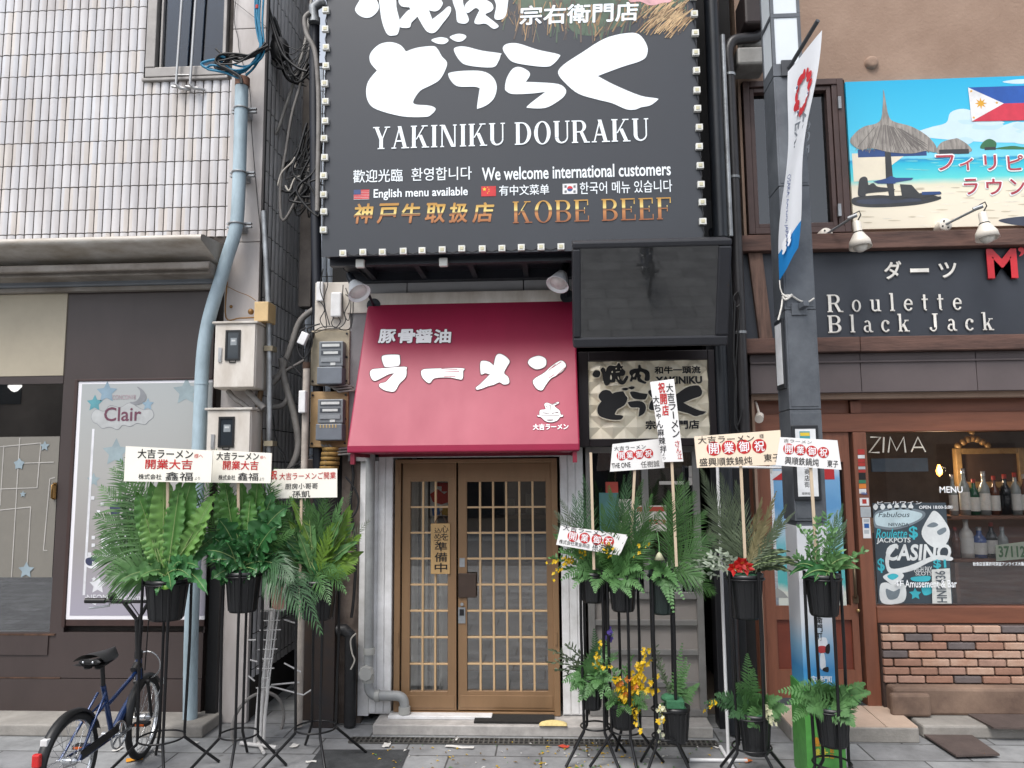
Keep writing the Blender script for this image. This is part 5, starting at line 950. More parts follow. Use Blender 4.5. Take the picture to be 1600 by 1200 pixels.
# bar door
BDR = thing('bar_door', 'red brown panelled bar door with tall beach poster panel', 'door', tuple(un(1264, 1090, DY)))
mb = MB(); p0, q0, p1, q1 = S((1207, 722, 1323, 946), DY); a0, c0, a1, c1 = S((1215, 968, 1325, 1046), DY)
mb.box((dx0, DY-.01, dz0_), (p0, DY+.04, dz1_)); mb.box((p1, DY-.01, dz0_), (dx1, DY+.04, dz1_)); mb.box((p0, DY-.01, q1), (p1, DY+.04, dz1_)); mb.box((p0, DY-.01, c1), (p1, DY+.04, q0)); mb.box((p0, DY-.01, dz0_), (p1, DY+.04, c0)); xm = (p0+p1)/2
mb.box((p0, DY-.009, c0), (a0, DY+.04, c1)); mb.box((xm-.05, DY-.009, c0), (xm+.05, DY+.04, c1)); mb.box((p0, DY+.012, c0), (p1, DY+.03, c1), 1); obj('panelling', mb, [m_redwood, mat('panel_red', (112, 52, 36), .5, var=.15)], BDR, bevel=.005)
mb = MB(); pl = FP(DY-.003); rect(mb, pl, (1207, 722, 1323, 946), 0, 0); obj('beach_poster', mb, ramp_mat('beach_door_print', [(0, (196, 204, 196)), (.1, (206, 206, 196)), (.16, (82, 172, 172)), (.4, (110, 180, 190)), (.5, (170, 196, 210)), (.68, (96, 150, 196)), (.88, (120, 168, 208)), (1, (210, 218, 226))], 2, q0-dz0_, q1-dz0_, .35, .12), BDR)
mb = MB()
for b, m in (((1285, 733, 1304, 749), 0), ((1206, 736, 1222, 750), 1)): rect(mb, pl, b, .002, m)
blob(mb, pl, [(1206, 750), (1222, 738), (1222, 750)], .003, 0, False); tx(mb, pl, 'F1', (1308, 915, 1318, 930), .002, .02, 1); blob(mb, pl, [(1207, 925), (1214, 918), (1224, 925), (1232, 934), (1207, 934)], .002, 2, False); obj('poster_print', mb, [mat('print_red', (190, 44, 48), .5), mat('print_white', (224, 226, 228), .5), mat('print_rock', (150, 152, 150), .6)], BDR)
mb = MB(); a = un(1338, 905, DY-.05); b = un(1338, 880, DY-.05); mb.tube([un(1337, 934, DY-.01), un(1337, 930, DY-.06), un(1335, 890, DY-.06), un(1335, 886, DY-.01)], .012, 8); mb.box((a.x-.02, DY-.02, un(1338, 942, DY).z), (a.x+.02, DY-.011, un(1338, 930, DY).z)); obj('handle', mb, mat('old_brass', (92, 76, 58), .4, metal=.6), BDR); mb = MB(); c = un(1341, 954, DY-.03); mb.sphere(c, .014, 10, 6); obj('lock_knob', mb, mat('lock_brass', (176, 150, 104), .35, metal=.7), BDR)
# card stickers on the post
stk = MB(); pl = FP(DY-.042); y = 702
for i, (h, m) in enumerate(((9, 1), (6, 0), (6, 1), (6, 1), (5, 3), (5, 1), (11, 4), (6, 2), (8, 5), (8, 0))): rect(stk, pl, (1340+.6*i*.4, y, 1351+.6*i*.5, y+h-.8), .001, m); y += h
for b, m in (((1343, 778, 1358, 790), 0), ((1347, 780, 1354, 787), 1), ((1344, 792, 1361, 808), 3), ((1347, 809, 1361, 841), 0), ((1349, 811, 1358, 816), 3), ((1350, 818, 1358, 825), 6), ((1350, 828, 1358, 834), 3)): rect(stk, pl, b, .001+(.001 if m not in (0,) and b[0] > 1346 and m != 3 or m in (1, 6) else .0002*m), m)
tx(stk, pl, 'VISA', (1345, 769, 1355, 773), .003, .02, 6)
obj('card_stickers', stk, [mat('sticker_white', (226, 226, 226), .5), mat('sticker_red', (176, 52, 46), .5), mat('sticker_green', (52, 128, 96), .5), mat('sticker_grey', (180, 186, 190), .5), m_ink, mat('sticker_orange', (220, 130, 50), .5), mat('sticker_blue', (40, 92, 160), .5)], RB)
# security camera under the lintel
mb = MB(); a = un(1187, 650, YR-.05); mb.cyl(a, a+Vector((-.03, -.09, -.03)), .032, 14); mb.tube([a, a+Vector((0, .06, .08)), a+Vector((0, .1, .12))], .01, 8); obj('security_camera', mb, m_offwhite, label='small white security camera under the grey lintel beside the bar door', cat='camera')
# tiled ramp step, rubber mats
b0, b1, f0, f1 = un(1318, 1093, DY-.03), un(1383, 1093, DY-.03), ug(1326, 1141, .1), ug(1436, 1138, .1)
RS = thing('entrance_step', 'beige tiled step in front of the bar door', 'step', ((f0.x+f1.x)/2, -.3, 0))
mb = MB(); zt_ = .1; yk = DY-.03; xl = un(1205, 1090, yk).x; yf = f1.y
V = [(xl, yf), (f1.x, yf), (b1.x+.05, yk), (xl, yk)]; mb.add([(x, y, z) for z in (0, zt_) for x, y in V], [(3, 2, 1, 0), (4, 5, 6, 7), (0, 1, 5, 4), (1, 2, 6, 5), (2, 3, 7, 6), (3, 0, 4, 7)]); obj('base', mb, m_conc, RS, bevel=.008)
mb = MB(); n = 4; 
for i in range(n):
    xa, xb = xl+(f1.x-xl)*i/n, xl+(f1.x-xl)*(i+1)/n; ya = xl+(b1.x+.05-xl)*i/n; yb_ = xl+(b1.x+.05-xl)*(i+1)/n
    mb.add([(xa+.003, yf+.01, zt_+.008), (xb-.003, yf+.01, zt_+.008), (yb_-.003, yk, zt_+.008), (ya+.003, yk, zt_+.008), (xa+.003, yf+.01, zt_), (xb-.003, yf+.01, zt_), (yb_-.003, yk, zt_), (ya+.003, yk, zt_)], [(0, 1, 2, 3), (4, 5, 1, 0), (5, 6, 2, 1), (7, 4, 0, 3)])
obj('tiles', mb, mat('beige_tile', (198, 176, 158), .4, var=.12, scale=6), RS)
mrub = mat('brown_rubber', (86, 74, 70), .8, var=.2, scale=5, bump=.3, bscale=120)
def flatmat(pts, z, label):
    P = [ug(x, y, z) for x, y in pts]; mb = MB(); n = len(P); mb.add(P+[p-Vector((0, 0, .012)) for p in P], [tuple(range(n))[::-1]]+[(i, (i+1) % n, (i+1) % n+n, i+n) for i in range(n)]); obj('rubber_mat', mb, mrub, label=label, cat='mat', group=None)
flatmat([(1442, 1146), (1504, 1138), (1562, 1178), (1494, 1180)], .03, 'brown rubber ramp mat sloping down off the raised pavement')
flatmat([(1506, 1112), (1640, 1112), (1640, 1138), (1552, 1136)], .105, 'brown rubber mat on the raised pavement below the brick apron')

# ---------------------------------------------------------------- beach mural board
MU = thing('beach_mural', 'large printed beach picture board with thatched parasol and tricolour flag', 'billboard', (mx0+1, YR, mz0))
mb = MB(); mb.box((mx0, YR-.03, mz0), (5.4, YR-.001, mz1)); hz = mz1-mz0
obj('board', mb, ramp_mat('beach_print', [(0, (226, 216, 196)), (.24, (232, 222, 200)), (.285, (220, 214, 190)), (.33, (90, 205, 205)), (.43, (30, 178, 206)), (.455, (22, 140, 190)), (.465, (120, 205, 225)), (.6, (66, 190, 222)), (1, (30, 168, 210))], 2, 0, hz, .3, .02), MU)
pl = FP(YR-.03); M_ = MB(); mm = [mat('mural_cloud', (200, 222, 232), .4, var=.06), mat('mural_thatch', (166, 160, 152), .5, var=.3, scale=9, stretch=(6, 1, 1), dirt=lin((110, 104, 100))), mat('mural_shade', (58, 60, 62), .5, var=.2), mat('mural_blue', (44, 74, 128), .5), mat('mural_sand', (230, 220, 198), .5, var=.06), mat('mural_palm', (60, 116, 76), .5), mat('mural_post', (96, 88, 80), .5), mat('mural_shadow', (62, 68, 84), .5, var=.2), mat('mural_thatch_dark', (116, 110, 106), .5, var=.2), mat('mural_cloud_soft', (186, 216, 230), .4, var=.06), mat('mural_sand_dark', (208, 196, 172), .5), mat('mural_sand_light', (238, 230, 212), .5), mat('mural_ripple', (120, 214, 216), .4)]
for k in range(26):
    x, y = rnd.uniform(1440, 1640), rnd.uniform(150, 222)
    if y < 222-60*math.sin(min(1, max(0, (x-1425)/110))*1.57)*rnd.uniform(.5, 1): continue
    ww, hh = rnd.uniform(8, 26), rnd.uniform(3, 8); blob(M_, pl, [(x+ww*math.cos(a*.785)*rnd.uniform(.8, 1.2), y+hh*math.sin(a*.785)*rnd.uniform(.8, 1.2)) for a in range(8)], .0007+.000012*k, rnd.choice([0, 9, 9]))
for k in range(60):
    x, y = rnd.uniform(1335, 1640), rnd.uniform(282, 352); blob(M_, pl, [(x-rnd.uniform(3, 14), y), (x, y-1), (x+rnd.uniform(3, 14), y), (x, y+1)], .0006+.000004*k, rnd.choice([10, 11]))
for k in range(24):
    x, y = rnd.uniform(1400, 1640), rnd.uniform(243, 268); blob(M_, pl, [(x-rnd.uniform(4, 18), y), (x, y-.8), (x+rnd.uniform(4, 18), y), (x, y+.8)], .0006+.000004*k, 12)
for c in ([(1430, 212), (1450, 200), (1478, 192), (1485, 176), (1505, 170), (1530, 178), (1560, 196), (1590, 190), (1620, 200), (1640, 220), (1540, 222)], [(1566, 128), (1590, 131), (1620, 128), (1620, 124), (1590, 124)]): blob(M_, pl, c, .0006, 0)
blob(M_, pl, [(1331, 240), (1400, 238), (1412, 244), (1396, 256), (1384, 266), (1390, 280), (1334, 284)], .0007, 4, False); rect(M_, pl, (1340, 234, 1448, 243), .001, 3); 
blob(M_, pl, [(1334, 309), (1372, 305), (1400, 306), (1440, 303), (1462, 306), (1470, 311), (1440, 319), (1400, 323), (1360, 324), (1334, 320)], .0012, 2); blob(M_, pl, [(1340, 313), (1380, 310), (1400, 313), (1430, 309), (1450, 313), (1420, 316), (1370, 319), (1345, 318)], .0014, 7)
blob(M_, pl, [(1382, 225), (1390, 222), (1398, 310), (1390, 312), (1384, 280)], .0022, 2, False)
blob(M_, pl, [(1328, 222), (1336, 208), (1350, 198), (1374, 190), (1379, 165), (1380, 140), (1384, 160), (1388, 180), (1396, 190), (1424, 198), (1448, 212), (1462, 228), (1462, 238), (1446, 236), (1424, 240), (1390, 238), (1362, 232), (1344, 234)], .003, 1)
for i in range(70):
    x = rnd.uniform(1332, 1458); k = (x-1382)/80; pxl(M_, 1382+k*30, 195+abs(k)*8, x, 234+rnd.uniform(-10, 6)-abs(k)*2, rnd.uniform(.003, .007), rnd.choice([8, 1, 8]), pl, .0034+.00001*i)
blob(M_, pl, [(1341, 292), (1343, 280), (1350, 276), (1355, 279), (1357, 289), (1364, 286), (1372, 292), (1392, 294), (1396, 298), (1356, 302), (1352, 306), (1341, 306)], .0026, 2); blob(M_, pl, [(1364, 284), (1384, 279), (1392, 275), (1400, 278), (1427, 278), (1424, 281), (1400, 285), (1398, 287), (1372, 287)], .0028, 3, False); blob(M_, pl, [(1406, 288), (1424, 289), (1436, 302), (1470, 300), (1471, 303), (1440, 309), (1470, 307), (1470, 311), (1466, 309), (1440, 314), (1438, 310), (1412, 309), (1410, 313), (1408, 300)], .0028, 2, False); rect(M_, pl, (1440, 300, 1469, 304), .0032, 3)
blob(M_, pl, [(1464, 232), (1472, 222), (1490, 217), (1498, 217), (1514, 228), (1515, 238), (1468, 241)], .0016, 1); rect(M_, pl, (1467, 234, 1514, 240), .002, 2); blob(M_, pl, [(1532, 232), (1536, 222), (1546, 217), (1556, 222), (1556, 230), (1552, 232)], .0012, 5); rect(M_, pl, (1538, 230, 1556, 234), .0015, 2); blob(M_, pl, [(1556, 233), (1580, 228), (1600, 230), (1640, 233)], .001, 5)
blob(M_, pl, [(1560, 345), (1580, 340), (1610, 338), (1640, 342), (1640, 354), (1590, 352)], .0012, 7)
obj('print', M_, mm, MU)
M_ = MB(); fl = [pl.uv(*p) for p in ((1512, 137), (1700, 131), (1704, 186), (1518, 190))]
def fpt(u, v): a = Vector(fl[0]).lerp(Vector(fl[1]), u); b = Vector(fl[3]).lerp(Vector(fl[2]), u); q = a.lerp(b, v); return (q.x, q.y)
M_.poly(pl, [fpt(0, 0), fpt(1, 0), fpt(1, .5), fpt(0, .5)], .004, 0); M_.poly(pl, [fpt(0, .5), fpt(1, .5), fpt(1, 1), fpt(0, 1)], .004, 1); M_.poly(pl, [fpt(0, 0), fpt(.285, .5), fpt(0, 1)], .0046, 2)
star(M_, pl, 1532, 162, 10, .0052, 3, .42, 0, 8); 
for q in ((1517, 143), (1557, 161), (1521, 184)): star(M_, pl, q[0], q[1], 2.5, .0052, 3)
obj('flag', M_, [mat('flag_royal', (30, 84, 168), .5), mat('flag_crimson', (206, 52, 74), .5), mat('flag_white2', (236, 236, 236), .5), mat('flag_sun', (226, 168, 44), .5)], MU)
M_ = MB()
for s, xs_, y0, y1 in (('フィリピ', ((1463, 1490), (1499, 1520), (1538, 1556), (1574, 1598)), 243, 266), ('ラウン', ((1506, 1527), (1541, 1565), (1578, 1600)), 280, 304)):
    for ch, (xa, xb) in zip(s, xs_): yy = y0+5 if ch == 'ィ' else y0; tx(M_, pl, ch, (xa-1, yy-1, xb+1, y1+1), .0045, .06, 1); tx(M_, pl, ch, (xa, yy, xb, y1), .0055, .02, 0)
obj('lettering', M_, [mat('mural_rose', (176, 62, 76), .5), m_inkw], MU)
# ---------------------------------------------------------------- slate signboard with raised letters
RO = thing('signboard', 'slate signboard with white raised roulette and black jack lettering', 'sign', (3.4, YR-.08, zB(526)))
mb = MB(); mb.box((un(1160, 460, YR-.08).x, YR-.06, zB(526)+.003), (XR, YR-.002, zB(389)-.003)); obj('board', mb, m_board, RO)
pl = FP(YR-.06); M_ = MB()
for o_, m in ((.006, 1), (.014, 0)):
    dxy = (0, 0) if m == 0 else (.8, 1)
    serif_text(M_, pl, 'Roulette', (1291+dxy[0], 459+dxy[1], 1502+dxy[0], 486+dxy[1]), o_, m, .19, .075, .5)
    serif_text(M_, pl, 'Black Jack', (1292+dxy[0], 491+dxy[1], 1551+dxy[0], 518+dxy[1]), o_, m, .19, .075, .46, .72)
    for ch, (xa, xb), (ya, yb) in zip('ダーツ', ((1381, 1407), (1421, 1450), (1466, 1493)), ((409, 436), (420, 426), (411, 434))): tx(M_, pl, ch, (xa+dxy[0], ya+dxy[1], xb+dxy[0], yb+dxy[1]), o_, .025, m)
obj('lettering', M_, [mat('letter_white', (234, 230, 222), .4), mat('letter_shadow_edge', (150, 146, 142), .5)], RO)
M_ = MB(); tx(M_, pl, 'M', (1539, 390, 1586, 436), .03, .03); tx(M_, pl, 'M', (1540, 391, 1587, 437), .012, .03, 1); tx(M_, pl, '’', (1588, 388, 1597, 402), .03, .03); obj('red_lettering', M_, [mat('letter_red', (206, 38, 48), .35), mat('letter_red_edge', (140, 26, 34), .4)], RO)
# goose-neck lamps
def arm_lamp(bx_, by_, hx, hy, label):
    a = un(bx_, by_, YR-.1); h = un(hx, hy, YR-.34); T = thing('arm_lamp', label, 'lamp', tuple(a), 'cream enamel sign lamps over the slate signboard')
    mb = MB(); mb.lathe([(0, .03), (.045, .03), (.052, .02), (.052, -.08)], (a.x, YR-.08, a.z), (0, -1, 0), 20); obj('base', mb, m_lampcream, T)
    mb = MB()
    for k in range(4): mb.cyl((a.x+.03*math.cos(k*1.57+.5), YR-.1, a.z+.03*math.sin(k*1.57+.5)), (a.x+.03*math.cos(k*1.57+.5), YR-.115, a.z+.03*math.sin(k*1.57+.5)), .007, 8)
    obj('screw', mb, m_black, T)
    mb = MB(); t = h+Vector((-.02, 0, .1)); mb.tube([(a.x, YR-.1, a.z), t], .01, 8); mb.tube([t+Vector((-.04, .02, -.01)), t+Vector((.02, 0, .01))], .016, 8); obj('arm', mb, m_steel, T)
    mb = MB(); ax = Vector((.05, -.12, -1)).normalized(); mb.lathe([(.026, -.06), (.03, -.05), (.03, .02), (.034, .03), (.075, .1), (.082, .15), (.078, .15), (.03, .04)], h, ax, 22); mb.sphere(h+ax*.13, .055, 12, 8, 1); obj('shade', mb, [m_lampcream, mat('bulb_glass', (232, 228, 218), .25)], T)
    mb = MB(); mb.torus(h+ax*.03, ax, .033, .006, 18, 6); mb.tube([h-ax*.05, h+Vector((.03, 0, .11)), h+Vector((.02, 0, .14)), h+Vector((-.02, 0, .12)), t], .005, 6); obj('cord', mb, m_rubber, T)
arm_lamp(1291, 366, 1340, 358, 'left cream enamel lamp on an arm over the signboard by the lamp post')
arm_lamp(1477, 351, 1537, 344, 'right cream enamel lamp on an arm in front of the beach mural')

# ================================================================ lamp post with banner
m_post = mat('post_grey', (104, 108, 113), .42, var=.12, scale=4, metal=.2, dirt=lin((72, 76, 82)))
YP = -1.0
p0, p1 = un(1232, 600, YP).x, un(1281, 600, YP).x; pw_ = p1-p0; x_l = un(1221, 600, YP+.24).x
LP = thing('lamp_post', 'square grey street lamp post with white light panels and shop street plates', 'street lamp', ((p0+p1)/2, YP+.12, 0))
zs = [un(1260, y, YP).z for y in (815, 640, 484, 290, 118)]
PM = MB()
for i in range(4): PM.box((p0, YP, zs[i]+.004), (p1, YP+.24, zs[i+1]-.004)); PM.box((p0+.006, YP+.006, zs[i+1]-.004), (p1-.006, YP+.234, zs[i+1]+.004)); PM.box((p0+.012, YP-.004, zs[i]+.02), (p1-.012, YP+.0, zs[i+1]-.02))
PM.box((p0, YP, zs[4]+.004), (p1, YP+.24, zs[4]+.09)); PM.box((p0+.012, YP+.012, 0), (p1-.012, YP+.23, zs[0]+.0)); obj('shaft', PM, m_post, LP, bevel=.004)
z = zs[4]+.09
for k in range(6):
    h = un(1228, 10, YP).z-un(1228, 82, YP).z; FR = MB(); e = .022
    for (xa, ya) in ((p0, YP), (p1-e, YP), (p0, YP+.24-e), (p1-e, YP+.24-e)): FR.box((xa, ya, z), (xa+e, ya+e, z+h))
    FR.box((p0, YP, z+h), (p1, YP+.24, z+h+.03)); obj('lantern_frame', FR, m_post, LP, bevel=.002)
    PN = MB(); PN.box((p0+.006, YP+.006, z), (p1-.006, YP+.234, z+h)); obj('light_panel', PN, mat('opal_panel', (214, 220, 224), .3, var=.03), LP); z += h+.03
# wrap at the foot and green notice
zg, zw = un(1280, 1072, YP).z, un(1275, 822, YP).z
mb = MB(); mb.box((p0+.004, YP-.006, zg+.002), (p1-.004, YP+.236, zw)); obj('foot_wrap', mb, ramp_mat('wrap_print', [(0, (70, 146, 190)), (.1, (60, 132, 184)), (.24, (130, 174, 204)), (.4, (206, 210, 216)), (.7, (216, 216, 220)), (1, (212, 214, 218))], 2, zg, zw, .4), LP)
mb = MB(); mb.box((p0-.004, YP-.02, .003), (p1+.03, YP+.25, zg)); obj('notice_wrap', mb, mat('notice_green', (84, 156, 72), .45, var=.2, scale=14), LP)
pl = FP(YP-.0215); T = MB(); tx(T, pl, '違法', (1270, 1152, 1292, 1166), .001, .04, 0); tx(T, pl, '駐輪', (1296, 1154, 1306, 1180), .001, .02, 2) if False else None; tx(T, pl, '禁止', (1270, 1170, 1294, 1184), .001, .04, 1); vtx(T, pl, '放置駐輪', 1300, 1150, 1186, 7, .001, .02, 0); obj('lettering', T, [mat('notice_orange', (214, 150, 40), .5), mat('notice_yellow', (220, 206, 70), .5)], LP)
pl = FP(YP-.0065); T = MB(); vtx(T, pl, '食と', 1276, 842, 870, 11, .001, .02); vtx(T, pl, '右衛門町', 1280, 948, 1002, 11, .001, .02); vtx(T, pl, 'の', 1262, 850, 866, 8, .001, 0)
obj('lettering', T, m_ink, LP)
T = MB(); blob(T, pl, [(1278, 998), (1290, 996), (1293, 1006), (1290, 1014), (1280, 1014), (1276, 1006)], .001, 0); blob(T, pl, [(1279, 1010), (1290, 1010), (1292, 1018), (1280, 1020)], .002, 1); blob(T, pl, [(1290, 1010), (1296, 1006), (1296, 1020), (1290, 1020)], .0025, 2); blob(T, pl, [(1282, 1022), (1288, 1022), (1290, 1044), (1282, 1044)], .001, 0); blob(T, pl, [(1286, 1044), (1294, 1042), (1294, 1050), (1286, 1048)], .002, 2); tx(T, pl, '宗右衛門町', (1268, 1056, 1300, 1066), .001, .02, 0)
obj('wrap_picture', T, [mat('wrap_white', (226, 230, 234), .5), mat('wrap_red', (180, 60, 60), .5), m_ink], LP)
# plate on the post
PL_ = MB(); x0, z0, x1, z1 = S((1240, 664, 1282, 782), YP-.03); PL_.box((x0, YP-.025, z0), (x1, YP-.004, z1)); pf = obj('plate_frame', PL_, mat('plate_black', (40, 42, 46), .35), LP, bevel=.006)
mb = MB(); mb.box((x0+.02, YP-.028, z0+.025), (x1-.02, YP-.0255, z1-.025)); obj('plate', mb, mat('plate_paper', (224, 226, 228), .35), pf)
pl = FP(YP-.028); T = MB(); rect(T, pl, (1249, 674, 1266, 690), .001, 0); rect(T, pl, (1250, 676, 1265, 681), .0016, 1); vtx(T, pl, '町商店街', 1261, 722, 762, 9, .001, .01, 2); tx(T, pl, '振興組合', (1253, 769, 1270, 773), .001, .0, 2); obj('lettering', T, [mat('plate_teal', (70, 150, 160), .5), mat('plate_yellow', (220, 190, 60), .5), m_ink], pf)
# side plates, bracket, junction box
PLs = Plane((p0-.001, YP+.24, 0), (0, -1, 0), (0, 0, 1))
mb = MB(); z0_, z1_ = un(1216, 608, YP+.1).z, un(1216, 500, YP+.1).z; mb.box((p0-.016, YP+.03, z0_), (p0-.002, YP+.2, z1_)); mb.box((p0-.019, YP+.05, z0_+.03), (p0-.0165, YP+.18, z1_-.03), 1); obj('side_plate', mb, [mat('plate_black', (40, 42, 46)), mat('plate_paper', (224, 226, 228))], LP)
mb = MB(); x0, z0, x1, z1 = S((1236, 474, 1260, 493), YP); mb.box((x0, YP-.015, z0), (x1, YP-.004, z1)); a = un(1250, 480, YP); mb.beam((a.x, YP-.015, a.z), (a.x+.02, YP-.07, a.z+.01), .04, .035); obj('banner_bracket', mb, m_post, LP, bevel=.003)
# banner pole and banner
BN = thing('banner', 'white and blue street banner with a red ring emblem hanging from the lamp post', 'banner', tuple(un(1236, 110, YP)))
mb = MB(); r0, r1 = un(1233, 106, YP-.02), un(1278, 32, YP-.34); mb.tube([r0, r1], .014, 10); x0, z0, x1, z1 = S((1220, 96, 1240, 120), YP); mb.box((x0, YP-.02, z0), (x1, YP-.004, z1)); obj('pole', mb, mat('rod_grey', (64, 66, 70), .4), BN)
c0, c1, c2, c3 = un(1231, 112, YP-.05), un(1284, 48, YP-.33), un(1248, 386, YP-.3), un(1218, 438, YP-.02)
def ban(u, v): 
    p = c0.lerp(c1, u).lerp(c3.lerp(c2, u), v); return p+Vector((.03*math.sin(v*5+u*2)*math.sin(math.pi*v), .02*math.sin(u*6+v*3), -.0))
mb = MB(); mb.sheet(ban, 14, 40); mb.m = [1 if (i % 40) >= 35 else 0 for i in range(len(mb.f))]; obj('cloth', mb, [mat('banner_cloth', (228, 230, 234), .6, var=.03, trans=.25), mat('banner_sky', (30, 128, 196), .6, var=.04, trans=.25)], BN)
mb = MB(); nrm = (c1-c0).cross(c3-c0).normalized(); nrm = nrm if nrm.dot(CAM-c0) > 0 else -nrm
def bpt(u, v, o=.006): return ban(u, v)+nrm*o
def bblob(u, v, ru, rv, m, o=.006): mb.add([bpt(u+ru*math.cos(k*.5236), v+rv*math.sin(k*.5236), o) for k in range(12)], [tuple(range(12))], m)
for k in range(13): a = k*2*math.pi/13; bblob(.5+.2*math.cos(a), .2+.085*math.sin(a), .04 if k % 3 else .09, .024 if k % 3 else .022, 0, .006+.0004*k)
for a in (.6, 2.2, 3.9): bblob(.5+.24*math.cos(a), .2+.085*math.sin(a), .05, .011, 2, .014); bblob(.52+.24*math.cos(a), .2+.085*math.sin(a), .025, .006, 1, .016)
for k, ch in enumerate(('EXPO', '2025')): 
    P2 = Plane(bpt(.30+.28*k, .31, .012), (c3-c0).normalized(), (c1-c0).normalized()); tuv(mb, P2, ch, 0, 0, .3, .075, .004, .01, 3)
P2 = Plane(bpt(.3, .56, .02), (c3-c0).normalized(), (c1-c0).normalized()); tuv(mb, P2, 'OSAKA, KANSAI, JAPAN', 0, 0, .45, .04, .006, 0, 1); P2 = Plane(bpt(.2, .9, .02), (c3-c0).normalized(), (c1-c0).normalized()); 
for k in range(6): bblob(.3+.25*(k % 2), .87+.02*(k//2), .1, .012, 2, .012)
obj('emblem', mb, [mat('emblem_red', (196, 44, 52), .5), mat('emblem_blue', (40, 70, 130), .5), m_inkw, mat('emblem_grey', (110, 116, 124), .5)], BN)
mb = MB(); a = un(1228, 462, YP-.01); mb.tube([c3, un(1219, 450, YP-.02), un(1224, 463, YP-.02)], .004, 5); cab([(1216, 500), (1221, 480), (1224, 464), (1236, 462), (1250, 470), (1262, 472), (1272, 466)], YP-.02, .006, mb); cab([(1222, 459), (1230, 464), (1238, 460), (1228, 468), (1222, 463)], YP-.03, .007, mb); obj('tie_cord', mb, mat('white_cord', (218, 214, 206), .8), BN)
# white pipe frame beside the stands
WF = thing('banner_stand', 'thin white pipe banner stand beside the lamp post', 'banner stand', (un(1134, 1160, -.7).x, -.7, 0))
a, b, c = un(1121, 729, -.7), un(1134, 1160, -.7), un(1222, 731, -.7); mb = MB(); mb.tube([a+Vector((0, 0, .02)), (a.x, -.7, .02)], .011, 8); mb.tube([a, c], .008, 8); obj('pole', mb, mat('white_tube', (220, 220, 222), .4, var=.08), WF)
mb = MB(); mb.tube([(a.x-.25, -.7, .012), (a.x+.12, -.7, .012)], .012, 8); mb.tube([(a.x, -.95, .012), (a.x, -.45, .012)], .012, 8); obj('foot', mb, mat('white_tube', (220, 220, 222)), WF)
# ================================================================ congratulation flower stands
m_pot = mat('black_pot', (24, 25, 27), .38, var=.15, scale=6)
m_potg = mat('dark_green_pot', (30, 42, 40), .38, var=.15, scale=6)
m_foam = mat('floral_foam', (52, 104, 72), .9, var=.2, scale=30, bump=.4)
m_leg = mat('stand_steel', (26, 26, 28), .35, var=.2, scale=9, metal=.3)
def leafmat(n, c, tr=.25, rough=.38, d=None): return mat('leaf_'+n, c, rough, var=.25, scale=7, trans=tr, spec=.45, dirt=lin(d) if d else None)
LF = {'palm': leafmat('palm', (84, 124, 68), .3, d=(56, 90, 48)), 'nest': leafmat('nest', (98, 146, 76), .22, .3, d=(70, 114, 54)), 'mon': leafmat('monstera', (62, 116, 66), .18, .3, d=(44, 88, 50)), 'lime': leafmat('lime', (122, 154, 64), .3, d=(84, 118, 46)), 'nest2': leafmat('nest_pale', (122, 164, 88), .25, .3, d=(92, 134, 66)), 'mon2': leafmat('monstera_pale', (84, 134, 84), .2, .3, d=(60, 106, 62)), 'grey': leafmat('grey_palm', (96, 110, 84), .22, .5, d=(66, 78, 58)), 'dry': leafmat('dry', (140, 132, 96), .25, .6, d=(104, 98, 66)), 'fern': leafmat('fern', (106, 150, 92), .3, .45, d=(72, 110, 64)), 'pale': leafmat('pale', (178, 190, 170), .2, .5), 'dark': leafmat('dark', (74, 110, 72), .25, d=(48, 78, 50)), 'rib': leafmat('rib', (150, 172, 112), .1)}
PET = {'yellow': leafmat('petal_yellow', (236, 196, 30), .35, .5), 'red': leafmat('petal_red', (190, 28, 24), .25, .5), 'purple': leafmat('petal_purple', (92, 74, 158), .25, .5), 'cream': leafmat('petal_cream', (226, 226, 190), .3, .5), 'orange': leafmat('petal_orange', (206, 120, 40), .3, .5)}
def bez(b, c, t, n): return [b*(1-k)**2+c*2*k*(1-k)+t*k*k for k in [i/n for i in range(n+1)]]
def axis(b, t, arch, side=0.):
    d = t-b; c = b.lerp(t, .5)+Vector((side, 0, arch*d.length)); return c
VIEW = Vector((0, -1, .25)).normalized()
def frond(mb, b, t, arch=.18, ll=.16, n=26, w=.008, hint=None, spread=62, m=0, start=.12, droop=.25, tri=False, r=.0035, wid=None):
    c = axis(b, t, arch); P = bez(b, c, t, n); mb.tube(P, [r*(1-.7*i/n) for i in range(n+1)], 5, m)
    h = hint if hint is not None else (VIEW+Vector((rnd.uniform(-.5, .5), rnd.uniform(-.3, .3), rnd.uniform(-.2, .5)))).normalized()
    for i in range(n+1):
        u = i/n
        if u < start: continue
        tg = (P[min(i+1, n)]-P[max(i-1, 0)]).normalized(); sd = tg.cross(h)
        if sd.length < .05: continue
        sd.normalize(); nm = sd.cross(tg)
        v = (u-start)/(1-start); pr = (1-v)*.95+.12 if tri else (math.sin(math.pi*min(1, .22+.78*v)**1.0)*.75+.25)*(1-.35*v)
        a = R(spread-(30*v if not tri else 12*v))
        for s in (-1, 1):
            L = ll*pr*rnd.uniform(.85, 1.1); a_ = a+R(rnd.uniform(-6, 6)); d = tg*math.cos(a_)+sd*s*math.sin(a_)+nm*rnd.uniform(-.05, .25)
            d.normalize(); p0 = P[i]; g = Vector((0, 0, -droop*L)); p1 = p0+d*L*.5+g*.22; p2 = p0+d*L+g; q = d.cross(nm).normalized()*(wid or w)*(.6+.5*pr)/2
            mb.add([p0-q*.5, p0+q*.5, p1-q, p1+q, p2], [(0, 1, 3, 2), (2, 3, 4)], m)
